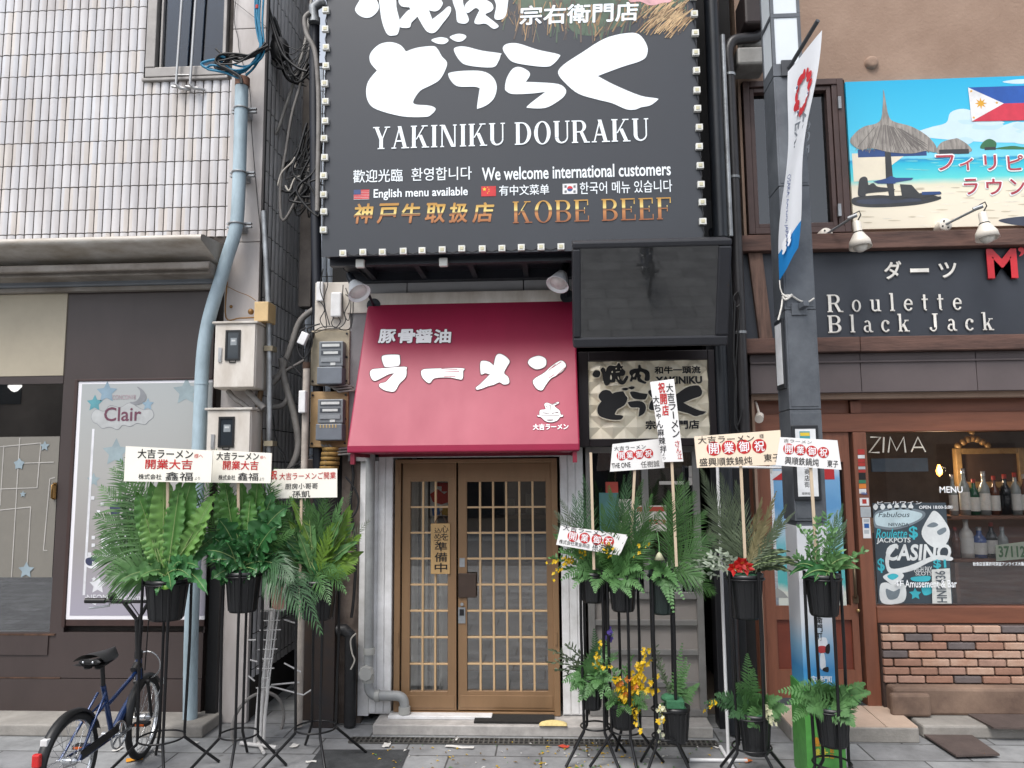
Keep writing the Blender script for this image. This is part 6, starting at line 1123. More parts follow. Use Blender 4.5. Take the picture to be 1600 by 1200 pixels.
def blade(mb, b, t, W, arch=.2, ripple=.012, rf=11, lobes=0, m=0, mr=None, hint=None, curl=.12, nu=36, tipw=.0, fold=.12, shape=.75):
    c = axis(b, t, arch); P = bez(b, c, t, nu); h = hint if hint is not None else (VIEW+Vector((rnd.uniform(-.55, .55), rnd.uniform(-.2, .2), rnd.uniform(-.1, .3)))).normalized(); ph = rnd.uniform(0, 6); nv = 8; vs = []
    for i in range(nu+1):
        u = i/nu; tg = (P[min(i+1, nu)]-P[max(i-1, 0)]).normalized(); sd = tg.cross(h).normalized(); nm = sd.cross(tg)
        wv = W*(math.sin(math.pi*min(1, max(0.02, u**shape)))**.8+.06*(1-u))
        for j in range(nv+1):
            s = 2*j/nv-1; ww = wv
            if lobes: k = abs(math.sin(lobes*math.pi*u+(.5 if s > 0 else .9))); ww = wv*(.34+.66*k**.7) if abs(s) > .3 else wv
            rp = ripple*math.sin(rf*2*math.pi*u+ph+(1.5 if s > 0 else 0))*s*s
            vs.append(P[i]+sd*s*ww/2+nm*(rp-fold*W*(1-abs(s))*.5+curl*W*s*s*.4))
    k = nv+1; mb.add(vs, [(i*k+j, i*k+j+1, (i+1)*k+j+1, (i+1)*k+j) for i in range(nu) for j in range(nv)], m, True)
    if mr is not None:
        mb.tube([P[i]+Vector((0, -.004, 0)) for i in range(0, nu-2, 2)], [.0045*(1-.8*i/nu) for i in range(0, nu-2, 2)], 5, mr)
def sprig(mb, b, t, n=14, ls=.035, w=.014, arch=.1, m=0, r=.0025):
    c = axis(b, t, arch); P = bez(b, c, t, n); mb.tube(P, [r*(1-.6*i/n) for i in range(n+1)], 5, m)
    for i in range(2, n+1):
        tg = (P[i]-P[i-1]).normalized()
        for s in (-1, 1):
            d = (tg*.7+Vector((s*rnd.uniform(.3, 1), rnd.uniform(-.7, .5), rnd.uniform(-.4, .6)))).normalized(); L = ls*rnd.uniform(.7, 1.25); q = d.cross(VIEW+Vector((rnd.uniform(-.6, .6), 0, rnd.uniform(-.6, .6)))).normalized()*w/2; p = P[i]
            mb.add([p, p+d*L*.4-q, p+d*L, p+d*L*.4+q, p+d*L*.75-q*.7, p+d*L*.75+q*.7], [(0, 1, 4, 2, 5, 3)], m)
def flowers(mb, b, t, n=8, s=.018, arch=.2, m=0, ms=1, jit=.02):
    c = axis(b, t, arch); P = bez(b, c, t, max(n, 4)); mb.tube(P, .0018, 4, ms)
    for i in range(1, len(P)):
        o = P[i]+Vector((rnd.uniform(-jit, jit), rnd.uniform(-jit, 0), rnd.uniform(-jit, jit))); f = (VIEW+Vector((rnd.uniform(-.7, .7), 0, rnd.uniform(-.7, .7)))).normalized(); u = f.orthogonal().normalized(); v = f.cross(u); k = s*rnd.uniform(.7, 1.2)
        for j in range(5):
            a = j*2*math.pi/5+rnd.random(); d = u*math.cos(a)+v*math.sin(a); e = u*math.cos(a+1.57)+v*math.sin(a+1.57); L = k*(1.25 if j == 0 else .9)
            mb.add([o, o+d*L*.5+e*L*.38+f*L*.15, o+d*L+f*L*.3, o+d*L*.5-e*L*.38+f*L*.15], [(0, 1, 2, 3)], m)
def pot(T, cx, cy, z, rt, h, m=None):
    mb = MB(); mb.lathe([(0, -h), (rt*.76, -h), (rt*.8, -h+.02), (rt*.97, -.035), (rt*1.0, -.03), (rt*1.05, -.028), (rt*1.05, 0), (rt*.95, 0), (rt*.93, -.03), (0, -.03)], (cx, cy, z), n=28)
    for k in range(14):
        a = k*2*math.pi/14; mb.beam((cx+rt*.775*math.cos(a), cy+rt*.775*math.sin(a), z-h+.01), (cx+rt*.965*math.cos(a), cy+rt*.965*math.sin(a), z-.035), .01, .01)
    obj('pot', mb, m or m_pot, T)
    mb = MB(); mb.lathe([(rt*.93, -.028), (rt*.7, -.005), (0, .01)], (cx, cy, z), n=16); obj('soil', mb, m_foam, T)
def stand(cx, cy, ztop, r, label, lower=None, spin=.3, rf=None):
    T = thing('flower_stand', label, 'flower stand', (cx, cy, 0), 'black steel flower stands with pots'); rf = rf or r*2.6
    for k in range(4):
        a = spin+k*math.pi/2; c, s = math.cos(a), math.sin(a); mb = MB(); P = [Vector((cx+(r+.008)*c, cy+(r+.008)*s, ztop+.02)), Vector((cx+(r+.008)*c*1.02, cy+(r+.008)*s*1.02, ztop-.4)), Vector((cx+(r*1.0)*c, cy+(r*1.0)*s, .24)), Vector((cx+r*1.02*c, cy+r*1.02*s, .2)), Vector((cx+rf*c, cy+rf*s, .008))]; mb.tube(P, .0095, 8); obj('leg', mb, m_leg, T)
    for z in [ztop-.03, .22]+([lower] if lower else []): mb = MB(); mb.torus((cx, cy, z), (0, 0, 1), r+.004, .006, 32, 6); obj('ring', mb, m_leg, T)
    return T
def potted(cx, cy, z, rt, h, label, cat='potted plant', m=None):
    T = thing('potted_plant', label, cat, (cx, cy, z-h), 'plant pots of the opening flower stands'); pot(T, cx, cy, z, rt, h, m); return T
class Grow:
    def __init__(g_, T, px, py, Y): g_.T, g_.Y, g_.b = T, Y, un(px, py, Y)
    def base(g_, j=.05): return g_.b+Vector((rnd.uniform(-j, j), rnd.uniform(-j, j), 0))
    def fr(g_, x, y, m='palm', dy=0., name='palm_frond', bx=None, **k):
        mb = MB(); b = un(*bx, g_.Y) if bx else g_.base(); frond(mb, b, un(x, y, g_.Y+dy), **k); obj(name, mb, LF[m], g_.T)
    def bl(g_, x, y, W, m='nest', dy=0., name='broad_leaf', bx=None, **k):
        m = m+'2' if m in ('nest', 'mon') and rnd.random() < .4 else m
        mb = MB(); b = un(*bx, g_.Y) if bx else g_.base(.04); blade(mb, b, un(x, y, g_.Y+dy), W, mr=1, **k); obj(name, mb, [LF[m], LF['rib']], g_.T)
    def sp(g_, L, m='fern', name='leafy_sprig', **k):
        mb = MB()
        for q in L: sprig(mb, g_.base(.04) if len(q) < 4 else un(q[2], q[3], g_.Y), un(q[0], q[1], g_.Y+rnd.uniform(-.12, .05)), **k)
        o = obj(name, mb, LF[m], g_.T)
    def fl(g_, L, col='yellow', name='flower_spray', **k):
        mb = MB()
        for q in L: flowers(mb, un(q[0], q[1], g_.Y-.05), un(q[2], q[3], g_.Y-.08+rnd.uniform(-.05, .03)), **k)
        obj(name, mb, [PET[col], LF['fern']], g_.T)

def stand_at(pa, pb, y, Y, h, slabel, plabel, lower=None, spin=.3, m=None):
    a, b = un(pa, y, Y), un(pb, y, Y); r = (b.x-a.x)/2; cx = (a.x+b.x)/2
    low = None
    if lower: low = un((lower[0]+lower[1])/2, lower[2], Y)
    stand(cx, Y, a.z, r, slabel, low.z-.03 if low else None, spin); T = potted(cx, Y, a.z, r*.95, h, plabel, m=m)
    return T, cx, a.z, r

# ---- left group
T, *_ = stand_at(230, 294, 904, -1.0, .26, 'leftmost flower stand behind the blue bicycle handlebar', "leftmost pot with bird's nest fern and palm fronds beneath the first plaque", spin=.55)
g = Grow(T, 262, 900, -1.0)
tg = MB(); a_ = un(258, 918, -1.14); tg.lathe([(.028, 0), (.02, .003), (0, .003)], a_, (0, -1, .1), 16); tg.v = [Vector((v.x, v.y, a_.z+(v.z-a_.z)*.45)) for v in tg.v]; obj('name_tag', tg, mat('tag_green', (120, 170, 60), .4), T)
for x, y, dy in ((160, 762, .1), (152, 806, .05), (162, 836, .02), (188, 722, .1), (150, 866, -.05), (178, 734, .15), (200, 716, .2), (172, 900, -.15)): g.fr(x, y, 'palm', dy, ll=.25, n=30, w=.014, spread=60, arch=.14, droop=.2)
hv = Vector((0, -1, .1))
def nest(x, y, W, m='nest', dy=-.06): g.bl(x, y, W, m, dy, arch=.02, shape=1.15, rf=11, ripple=.016, hint=(hv+Vector((rnd.uniform(-.35, .35), 0, rnd.uniform(-.1, .2)))).normalized())
for x, y, W, m in ((192, 792, .17, 'mon'), (214, 768, .15, 'nest'), (257, 738, .17, 'nest'), (236, 752, .13, 'nest'), (302, 742, .17, 'nest'), (336, 772, .15, 'nest'), (282, 750, .13, 'nest'), (324, 815, .15, 'nest'), (270, 770, .15, 'mon'), (345, 830, .13, 'mon'), (225, 800, .14, 'nest')): nest(x, y, W, m, -.06 if m == 'nest' else .06)
for x, y in ((316, 712), (334, 742)): g.fr(x, y, 'palm', .12, ll=.15, n=24, w=.012, arch=.08, droop=.1)
for x, y in ((180, 912), (214, 905), (244, 930), (268, 925), (300, 905), (325, 930), (312, 888), (225, 880), (285, 880)): g.bl(x, y, .13, 'fern' if x < 230 else 'mon', rnd.uniform(-.25, -.1), arch=.35, lobes=5, name='lobed_leaf', shape=.7, ripple=.006)
T, *_ = stand_at(354, 408, 892, -.92, .26, 'flower stand in front of the grey corner column', 'middle left pot with split leaves and a drooping palm frond below the second plaque', spin=.2)
g = Grow(T, 381, 888, -.92)
for x, y, W in ((350, 742, .14), (378, 748, .12), (404, 740, .15), (338, 768, .13), (428, 768, .15), (392, 770, .13), (362, 775, .13)): nest(x, y, W, 'nest' if x < 410 else 'mon', 0)
for x, y in ((332, 840), (322, 878), (330, 905), (352, 845), (436, 820), (448, 848), (428, 866), (400, 850), (345, 915), (452, 790), (372, 870), (410, 830), (340, 810), (365, 820), (420, 800), (385, 835), (440, 885), (318, 860), (405, 895)): g.bl(x, y, .22, 'mon', rnd.uniform(-.22, 0), arch=.25, lobes=5, name='split_leaf', shape=.6, ripple=.006, nu=44)
for x, y, dy in ((338, 705, .0), (440, 742, .1), (345, 740, .1), (430, 735, .1), (455, 780, .0), (320, 800, .0), (458, 830, -.05), (312, 850, -.05)): g.fr(x, y, 'palm', dy, ll=.17, n=26, w=.012, arch=.05, droop=.1)
for x, y in ((500, 985), (470, 960), (455, 905)): g.fr(x, y, 'dark', -.2, ll=.2, n=26, w=.012, arch=.42, droop=.5, bx=(400, 885))
T, *_ = stand_at(468, 528, 905, -.78, .26, 'flower stand at the mouth of the alley', 'pot with lime green leaves and spiky palm beside the drain pipe', spin=.5)
g = Grow(T, 497, 902, -.78)
for x, y, m in ((548, 788, 'lime'), (569, 862, 'lime'), (556, 892, 'lime'), (545, 830, 'lime'), (538, 800, 'fern'), (560, 845, 'fern'), (470, 800, 'fern'), (450, 812, 'lime'), (440, 840, 'mon'), (480, 770, 'fern'), (425, 800, 'fern'), (452, 775, 'lime'), (465, 830, 'fern'), (505, 800, 'fern'), (525, 815, 'fern'), (530, 868, 'lime'), (545, 875, 'fern'), (430, 860, 'mon'), (462, 880, 'fern'), (555, 815, 'fern'), (515, 850, 'lime'), (440, 815, 'mon')): g.bl(x, y, .075 if m == 'lime' else .07, m, rnd.uniform(-.15, .1), arch=.12, shape=.9, ripple=.006, rf=5)
for x, y, m in ((562, 838, 'lime'), (548, 800, 'lime'), (556, 875, 'lime'), (535, 780, 'fern'), (510, 770, 'palm'), (470, 775, 'palm'), (445, 800, 'fern'), (430, 835, 'palm'), (520, 820, 'lime'), (490, 790, 'fern'), (425, 775, 'palm'), (415, 850, 'palm')): g.fr(x, y, m, -.05, ll=.15, n=22, w=.016, arch=.12, droop=.15, spread=52)
for x, y in ((548, 770), (520, 762), (500, 770), (455, 760), (440, 785), (575, 815)): g.fr(x, y, 'grey' if x > 500 else 'palm', .1, ll=.13, n=22, w=.007, arch=.06, droop=.1)
for x, y in ((470, 935), (490, 950), (515, 942), (540, 925), (545, 905), (455, 915), (525, 890), (505, 925)): g.fr(x, y, 'fern' if x > 500 else 'dark', -.2, ll=.1, n=18, w=.008, arch=.3, droop=.3)
# ---- right group
T, *_ = stand_at(904, 948, 893, -.7, .2, 'two tier flower stand nearest to the lattice door', 'upper pot with yellow orchid sprays nearest the lattice door', (908, 940, 1052), .6)
g = Grow(T, 926, 892, -.7)
for x, y in ((868, 800), (876, 782), (896, 775), (905, 770), (912, 745), (866, 822)): g.fr(x, y, 'dark' if x > 890 else 'grey', .1, ll=.13, n=22, w=.007, arch=.1, droop=.05, spread=50)
for x, y in ((878, 905), (896, 918), (930, 925), (955, 915), (945, 875), (892, 868), (874, 862)): g.fr(x, y, 'fern', -.15, name='fern_frond', ll=.09, n=16, w=.016, tri=True, arch=.3, wid=.016, droop=.15)
g.sp([(880, 860), (872, 840), (890, 845), (905, 850), (950, 860), (940, 850), (915, 845), (862, 872), (960, 878), (885, 890), (920, 900), (900, 905)], 'fern', n=14, ls=.042, w=.017)
g.fl([(905, 870, 862, 905), (910, 872, 870, 890), (900, 880, 858, 882), (915, 870, 905, 852), (935, 865, 950, 845)], 'yellow', n=11, s=.015, arch=.3)
T, *_ = stand_at(950, 995, 901, -.78, .22, 'two tier flower stand left of the tall upright plaque', 'upper pot with tall dark palm fronds below the small white plaque', (953, 997, 1090), .2)
g = Grow(T, 972, 900, -.78)
for x, y in ((952, 762), (975, 745), (985, 738), (1004, 752), (1018, 775), (940, 790), (1030, 800), (965, 775), (995, 780)): g.fr(x, y, 'dark' if x % 2 else 'palm', rnd.uniform(-.1, .15), ll=.15, n=30, w=.008, arch=.03, droop=.08, spread=48)
for x, y in ((960, 925), (985, 932), (1005, 925), (940, 905), (1002, 890), (955, 870), (990, 868), (1012, 905)): g.fr(x, y, 'fern', -.18, name='fern_frond', ll=.1, n=16, tri=True, arch=.3, wid=.017, droop=.15)
g.sp([(955, 855), (1000, 850), (985, 860)], 'pale', n=10, ls=.03)
for x, y in ((942, 820), (1012, 815), (1020, 860), (948, 855), (1025, 835), (980, 800), (935, 865)): g.fr(x, y, 'palm', -.1, ll=.15, n=26, w=.008, arch=.08, droop=.1, spread=50)
g.fl([(970, 870, 945, 850), (990, 872, 1010, 850), (960, 875, 940, 860)], 'yellow', n=5, s=.014)
T, *_ = stand_at(1013, 1053, 892, -.88, .27, 'two tier flower stand under the tall upright plaque', 'dark green pot with arching palm fronds and hanging fern under the tall upright plaque', (1033, 1077, 1100), .75, m=m_potg)
g = Grow(T, 1034, 892, -.88)
for x, y in ((1065, 742), (1085, 770), (1102, 800), (1118, 838), (1124, 880), (1115, 925), (1045, 770), (1075, 755), (1095, 905), (1110, 860)): g.fr(x, y, 'palm', rnd.uniform(-.15, .15), ll=.17, n=30, w=.007, arch=.14, droop=.15, spread=50, bx=(1044, 892))
for x, y in ((1052, 955), (1068, 935), (1020, 905), (1058, 915), (1045, 940), (1015, 880)): g.fr(x, y, 'fern', -.16, name='fern_frond', ll=.08, n=16, tri=True, arch=.35, wid=.02, droop=.1)
g.sp([(1120, 900), (1115, 875), (1128, 888)], 'pale', n=10, ls=.035, w=.016)
mb = MB(); P = [un(1033, 890, -.95), un(1030, 850, -.96), un(1027, 832, -.97), un(1030, 850, -.99), un(1030, 862, -1.0)]; mb.tube(P, .004, 6, 1); mb.lathe([(.0, .0), (.012, -.01), (.034, -.05), (.02, -.045), (0, -.03)], P[-1], n=12); obj('drooping_flower', mb, [PET['cream'], LF['fern']], g.T)
T, *_ = stand_at(1135, 1192, 896, -1.05, .27, 'two tier flower stand under the largest plaque with red circles', 'upper pot with red bloom and dry grey palm fronds under the largest plaque', (1152, 1204, 1110), .5)
g = Grow(T, 1164, 894, -1.05)
for x, y in ((1096, 735), (1104, 768), (1115, 800), (1126, 742), (1140, 770), (1150, 755), (1110, 830)): g.fr(x, y, 'grey', .1, ll=.18, n=32, w=.006, arch=.02, droop=.06, spread=44)
for x, y in ((1228, 790), (1212, 770), (1240, 802), (1200, 800), (1190, 780)): g.fr(x, y, 'dry' if x < 1215 else 'grey', .0, ll=.11, n=24, w=.01, arch=.04, droop=.1, spread=38)
for x, y in ((1250, 878), (1235, 862), (1262, 888), (1215, 868), (1240, 896), (1205, 880)): g.bl(x, y, .05, 'grey', -.05, arch=.28, ripple=.015, rf=6)
g.sp([(1112, 868), (1118, 890), (1124, 862), (1108, 882)], 'pale', n=10, ls=.04, w=.018)
mb = MB()
for (x, y) in ((1157, 880), (1147, 888), (1165, 886)):
    o = un(x, y, -1.12)
    for k in range(6): a = k*1.05+x; d = Vector((math.cos(a), -.4, math.sin(a)*.7+.2)).normalized(); q = d.cross(VIEW).normalized()*.016; L = .055; mb.add([o, o+d*L*.5+q, o+d*L+Vector((0, -.01, -.005)), o+d*L*.5-q], [(0, 1, 2, 3)], 0)
    for k in range(4): mb.tube([o, o+Vector((rnd.uniform(-.02, .02), -.05, rnd.uniform(-.01, .03)))], .0015, 4, 1)
obj('red_bloom', mb, [PET['red'], PET['orange']], g.T)
T, *_ = stand_at(1257, 1312, 896, -1.3, .24, 'two tier flower stand in front of the lamp post foot', 'upper pot with thin twigs and round leaf in front of the lamp post', (1272, 1326, 1100), .15)
g = Grow(T, 1284, 894, -1.3)
g.sp([(1262, 832), (1278, 812), (1292, 806), (1302, 830), (1250, 826), (1245, 870), (1320, 870), (1335, 875), (1310, 862), (1265, 865), (1350, 862)], 'fern', n=12, ls=.04, w=.016)
for x, y in ((1316, 790), (1322, 815), (1308, 800)): g.fr(x, y, 'dark', .08, ll=.11, n=22, w=.006, arch=.02, droop=.05, spread=40)
for x, y, W in ((1330, 872, .085), (1345, 890, .06), (1240, 885, .05), (1252, 905, .06), (1290, 915, .05), (1272, 910, .05), (1232, 900, .05), (1306, 905, .05)): g.bl(x, y, W, 'fern' if x > 1300 else 'mon', -.12, arch=.3, ripple=.004, rf=4, shape=.6)
# ---- lower pots
def low(pa, pb, y, Y, h, label, m=None):
    a, b = un(pa, y, Y), un(pb, y, Y); T = potted((a.x+b.x)/2, Y, a.z, (b.x-a.x)/2*.95, h, label, m=m); return Grow(T, (pa+pb)/2, y-2, Y)
g = low(906, 942, 1058, -.7, .2, 'lower pot with thin leaved sprigs and purple bloom nearest the lattice door')
g.sp([(905, 1070), (915, 1075), (940, 1050), (955, 1030)], 'fern', n=14, ls=.04, w=.018)
g.sp([(866, 1018), (862, 1035), (880, 1028), (872, 1048), (888, 1010), (900, 1042), (890, 1055)], 'grey', n=14, ls=.045, w=.011, arch=.15)
for x, y in ((928, 984), (940, 1000), (950, 1015), (958, 985), (965, 1020)): g.fr(x, y, 'fern' if x != 928 else 'dark', .05, name='fern_frond', ll=.09, n=18, tri=True, arch=.02, wid=.013, droop=.05)
for x, y in ((940, 1090), (955, 1085), (915, 1092), (960, 1065), (930, 1075)): g.fr(x, y, 'fern', -.15, name='fern_frond', ll=.08, n=14, tri=True, arch=.3, wid=.016)
g.fl([(925, 1050, 938, 1006), (930, 1050, 936, 1025), (930, 1050, 955, 1040)], 'yellow', n=5, s=.018, jit=.01); g.fl([(948, 1002, 954, 986), (950, 1003, 952, 984), (947, 1000, 958, 994)], 'purple', n=5, s=.018)
for x, y in ((880, 1065), (892, 1078), (905, 1095), (968, 1048), (945, 1045), (920, 1030)): g.fr(x, y, 'fern', -.1, name='fern_frond', ll=.09, n=14, tri=True, arch=.2, wid=.017)
g = low(951, 998, 1096, -.78, .16, 'lower pot overflowing with yellow orchids')
g.fl([(970, 1085, 1000, 1052), (975, 1085, 1022, 1060), (975, 1080, 990, 1065), (985, 1070, 1012, 1035), (980, 1085, 1032, 1078), (985, 1095, 1000, 1135), (972, 1090, 985, 1100), (990, 1062, 1014, 1016), (975, 1085, 962, 1062), (985, 1080, 1010, 1075)], 'yellow', n=9, s=.022, jit=.025)
g.fl([(965, 1080, 985, 1060), (972, 1085, 992, 1072)], 'orange', n=6, s=.02)
for x, y in ((950, 1108), (965, 1118), (985, 1115), (1010, 1108), (945, 1085), (1015, 1090), (1005, 1100)): g.fr(x, y, 'palm' if x > 960 else 'fern', -.15, name='fern_frond', ll=.09, n=16, tri=True, arch=.25, wid=.012)
g.sp([(985, 1030), (975, 1045), (960, 1050)], 'fern', n=10)
g = low(1032, 1078, 1102, -.88, .22, 'lower pot with foam block, grey sprig and upright fern')
g.sp([(1024, 1012), (1030, 1040), (1022, 1030)], 'grey', n=14, ls=.03, w=.01, arch=.02)
for x, y in ((1066, 1006), (1078, 1038), (1092, 1068), (1072, 1028)): g.fr(x, y, 'fern', .05, name='fern_frond', ll=.07, n=18, tri=True, arch=.03, wid=.014)
g.fl([(1036, 1098, 1032, 1155), (1034, 1098, 1030, 1120)], 'cream', n=8, s=.016); g.fl([(1036, 1100, 1033, 1128)], 'yellow', n=3, s=.02)
mb = MB(); o = un(1052, 1098, -.9); mb.box((o.x-.05, -.97, o.z-.02), (o.x+.06, -.85, o.z+.03)); mb.sphere(o+Vector((-.02, 0, .03)), .05, 10, 6, 0, (1.2, 1, .6)); obj('foam_block', mb, m_foam, g.T, bevel=.006)
g = low(1153, 1205, 1112, -1.05, .24, 'lower pot with ferns and pale drooping blossom under the largest plaque')
for x, y in ((1102, 1098), (1118, 1085), (1132, 1105), (1150, 1068), (1168, 1022), (1178, 1045), (1196, 1088), (1220, 1090), (1232, 1108), (1215, 1120), (1170, 1135), (1140, 1120), (1185, 1095), (1160, 1090)): g.fr(x, y, 'fern' if x > 1140 else 'dark', -.1, name='fern_frond', ll=.09, n=16, tri=True, arch=.18, wid=.017, droop=.12)
g.fl([(1192, 1100, 1202, 1132), (1196, 1100, 1206, 1130)], 'cream', n=6, s=.022); g.fl([(1118, 1098, 1104, 1108), (1122, 1095, 1116, 1102)], 'yellow', n=3, s=.016)
g = low(1272, 1327, 1102, -1.3, .22, 'lower pot with broad ferns hanging down in front of the lamp post')
for x, y in ((1218, 1080), (1232, 1098), (1250, 1068), (1262, 1110), (1240, 1125), (1280, 1062), (1305, 1068), (1330, 1075), (1350, 1068), (1338, 1100), (1334, 1134), (1325, 1118), (1260, 1090), (1358, 1082)): g.fr(x, y, 'fern', -.12, name='fern_frond', ll=.1, n=16, tri=True, arch=.18, wid=.018, droop=.12)

# ================================================================ plaques on sticks
m_card = mat('plaque_card', (238, 234, 222), .5, var=.03, scale=3); m_cardw = mat('plaque_white', (234, 232, 230), .5, var=.03); m_cardp = mat('plaque_peach', (238, 220, 196), .5, var=.03); m_stick = mat('pale_wood', (206, 186, 160), .6, var=.12, scale=6, stretch=(6, 6, .6)); m_cred = mat('plaque_red', (198, 42, 40), .5); m_inks = [m_ink, m_cred, m_inkw, mat('plaque_grey_ink', (70, 66, 66), .5)]
def plaque(q, Y, card, texts, stick, label, discs=None, vert=None, dY=0., back=0.):
    TLp, TRp, BRp, BLp = q; bl, br, tl, tr = un(*BLp, Y), un(*BRp, Y+dY), un(*TLp, Y), un(*TRp, Y+dY)
    T = thing('congratulation_plaque', label, 'plaque', tuple(un(stick[2], stick[3], Y+.02)), 'congratulation plaques on sticks'); pl = Plane(bl, br-bl, tl-bl)
    c = [pl.uv(*p) for p in (BLp, BRp, TRp, TLp)]; mb = MB(); mb.poly(pl, c, .004, 0, .008); mb.poly(pl, c[::-1], -.004, 0); obj('board', mb, card, T)
    mb = MB()
    for i, (s, b, bold, m) in enumerate(texts): tx(mb, pl, s, b, .0065, bold, m)
    if discs:
        for (x, y, r), ch in zip(discs, '開業御祝'):
            c = pl.uv(x, y); k = abs(pl.uv(x+r, y)[0]-c[0]); mb.poly(pl, [(c[0]+k*math.cos(a*.2618), c[1]+k*math.sin(a*.2618)) for a in range(24)], .0058, 1); tx(mb, pl, ch, (x-r*.68, y-r*.72, x+r*.68, y+r*.72), .0068, .014, 2)
    for (s, x0, x1, y0, y1, w, m, bold) in (vert or ()):
        n = len(s); h = (y1-y0)/n
        for i, ch in enumerate(s):
            cx = x0+(x1-x0)*(i+.5)/n; cy = y0+h*(i+.5); k = .7 if ch in 'ゃより' else .9
            if ch == 'ー': pxl(mb, cx-.6, cy-h*.4, cx+.6, cy+h*.4, w*.0006, m, pl, .0066)
            else: tx(mb, pl, ch, (cx-w*k/2, cy-h*k/2, cx+w*k/2, cy+h*k/2), .0065, bold, m)
    obj('lettering', mb, m_inks, T)
    mb = MB(); a, b = un(stick[0], stick[1]-8, Y+.012), un(stick[2], stick[3], Y+.03+back); mb.beam(a, b, .017, .01, 0, (0, -1, 0)); obj('stick', mb, m_stick, T)
plaque(((197, 697), (333, 704), (330, 754), (194, 752)), -1.12, m_card, [('大吉ラーメン', (216, 702, 302, 716.5), .012, 0), ('様へ', (304, 709, 318, 716), .0, 1), ('開業大吉', (228, 718, 301, 733), .018, 1), ('株式会社', (217, 740.5, 253, 749), .006, 0), ('鑫福', (259, 737.5, 302, 751), .002, 0), ('より', (305, 745, 313, 750), 0, 3)], (262, 750, 262, 900), 'cream plaque with red characters above the leftmost pot', back=.16)
plaque(((332, 703), (425, 708), (423, 755), (331, 754)), -1.0, m_card, [('大吉ラーメン', (339, 706.5, 405, 719), .012, 0), ('様へ', (407, 712, 416, 717), 0, 1), ('開業大吉', (349, 720, 404, 734), .018, 1), ('株式会社', (342, 742, 368, 750), .006, 0), ('鑫福', (372, 738.5, 404, 751), .002, 0), ('より', (406, 746, 413, 751), 0, 3)], (372, 750, 374, 885), 'cream plaque with red characters partly overlapped by a palm frond', back=.1)
plaque(((428, 733), (527, 732), (527, 777), (420, 779)), -.84, m_card, [('祝', (424, 735, 433, 749), .018, 1), ('大吉ラーメンご開業', (437, 738, 525, 749), .005, 1), ('厨房小哥哥', (446, 755, 497, 764), .003, 0), ('孫凱', (457, 766.5, 485, 777), .003, 0)], (471, 778, 469, 900), 'cream plaque above the lime green leaves at the alley')
plaque(((876, 821), (982, 836), (968, 868), (869, 851)), -.85, m_cardw, [('大吉ラーメン', (879, 825, 948, 834), .0, 0), ('株式会社東金商店', (873, 846, 922, 853), .0, 0), ('孫波', (925, 848, 945, 862), .0, 0)], (923, 715, 928, 890), 'small tilted white plaque lying among the orchids', [(895, 838, 8.5), (913.5, 840.5, 8.5), (932.5, 843, 8.5), (951, 846, 8.5)])
plaque(((957, 694), (1034, 685), (1038, 731), (953, 737)), -.82, m_cardw, [('大吉ラーメン', (959, 696, 1009, 703), .0, 0), ('THE ONE', (955.5, 723, 985, 731), .01, 0), ('任樹誠', (1001, 720, 1030, 730), .0, 3)], (992, 734, 984, 890), 'small white plaque lettered THE ONE behind the tall plaque', [(971, 712, 7.5), (984, 711, 7.5), (998.5, 710, 7.5), (1013, 708.5, 7.5)])
plaque(((1015.5, 597), (1053, 592), (1067.5, 721), (1035, 722)), -.98, m_cardw, [], (1049, 715, 1057, 885), 'tall narrow upright plaque in front of the gold sign', None, [('祝開店', 1032, 1041, 597, 650, 11, 1, .025), ('大吉ラーメン', 1045, 1057, 599, 684, 12, 0, .012), ('さん江', 1057, 1063, 688, 718, 8, 1, .008), ('大ちゃん麻辣拌', 1024, 1037, 618, 708, 11, 0, .012), ('より', 1036, 1038, 707, 719, 6, 3, 0)])
plaque(((1084.5, 682), (1219, 672), (1222, 726), (1089, 731)), -1.1, m_cardp, [('大吉ラーメン', (1090, 680.5, 1178, 692), .0, 0), ('様', (1186, 678, 1193, 685), 0, 3), ('盛興順鉄鍋炖', (1092.5, 714.5, 1175, 727), .004, 0), ('東子', (1193, 709, 1219, 721), .004, 0)], (1157, 726, 1165, 890), 'largest peach plaque with four red circles', [(1115, 701, 11.3), (1138.5, 699.5, 11.3), (1162, 698, 11.3), (1186, 697, 11.3)])
plaque(((1219, 683), (1308, 688), (1314.5, 734), (1212, 727)), -1.34, m_cardw, [('吉ラーメン', (1224, 687, 1268, 692.5), .0, 3), ('興順鉄鍋炖', (1226, 715, 1279, 727), .004, 0), ('東子', (1292, 719, 1309, 730), .004, 0)], (1266, 728, 1277, 895), 'white plaque with four red circles in front of the lamp post', [(1232, 701.5, 8.8), (1250, 703, 8.8), (1268, 705, 8.8), (1286, 707, 8.8)])
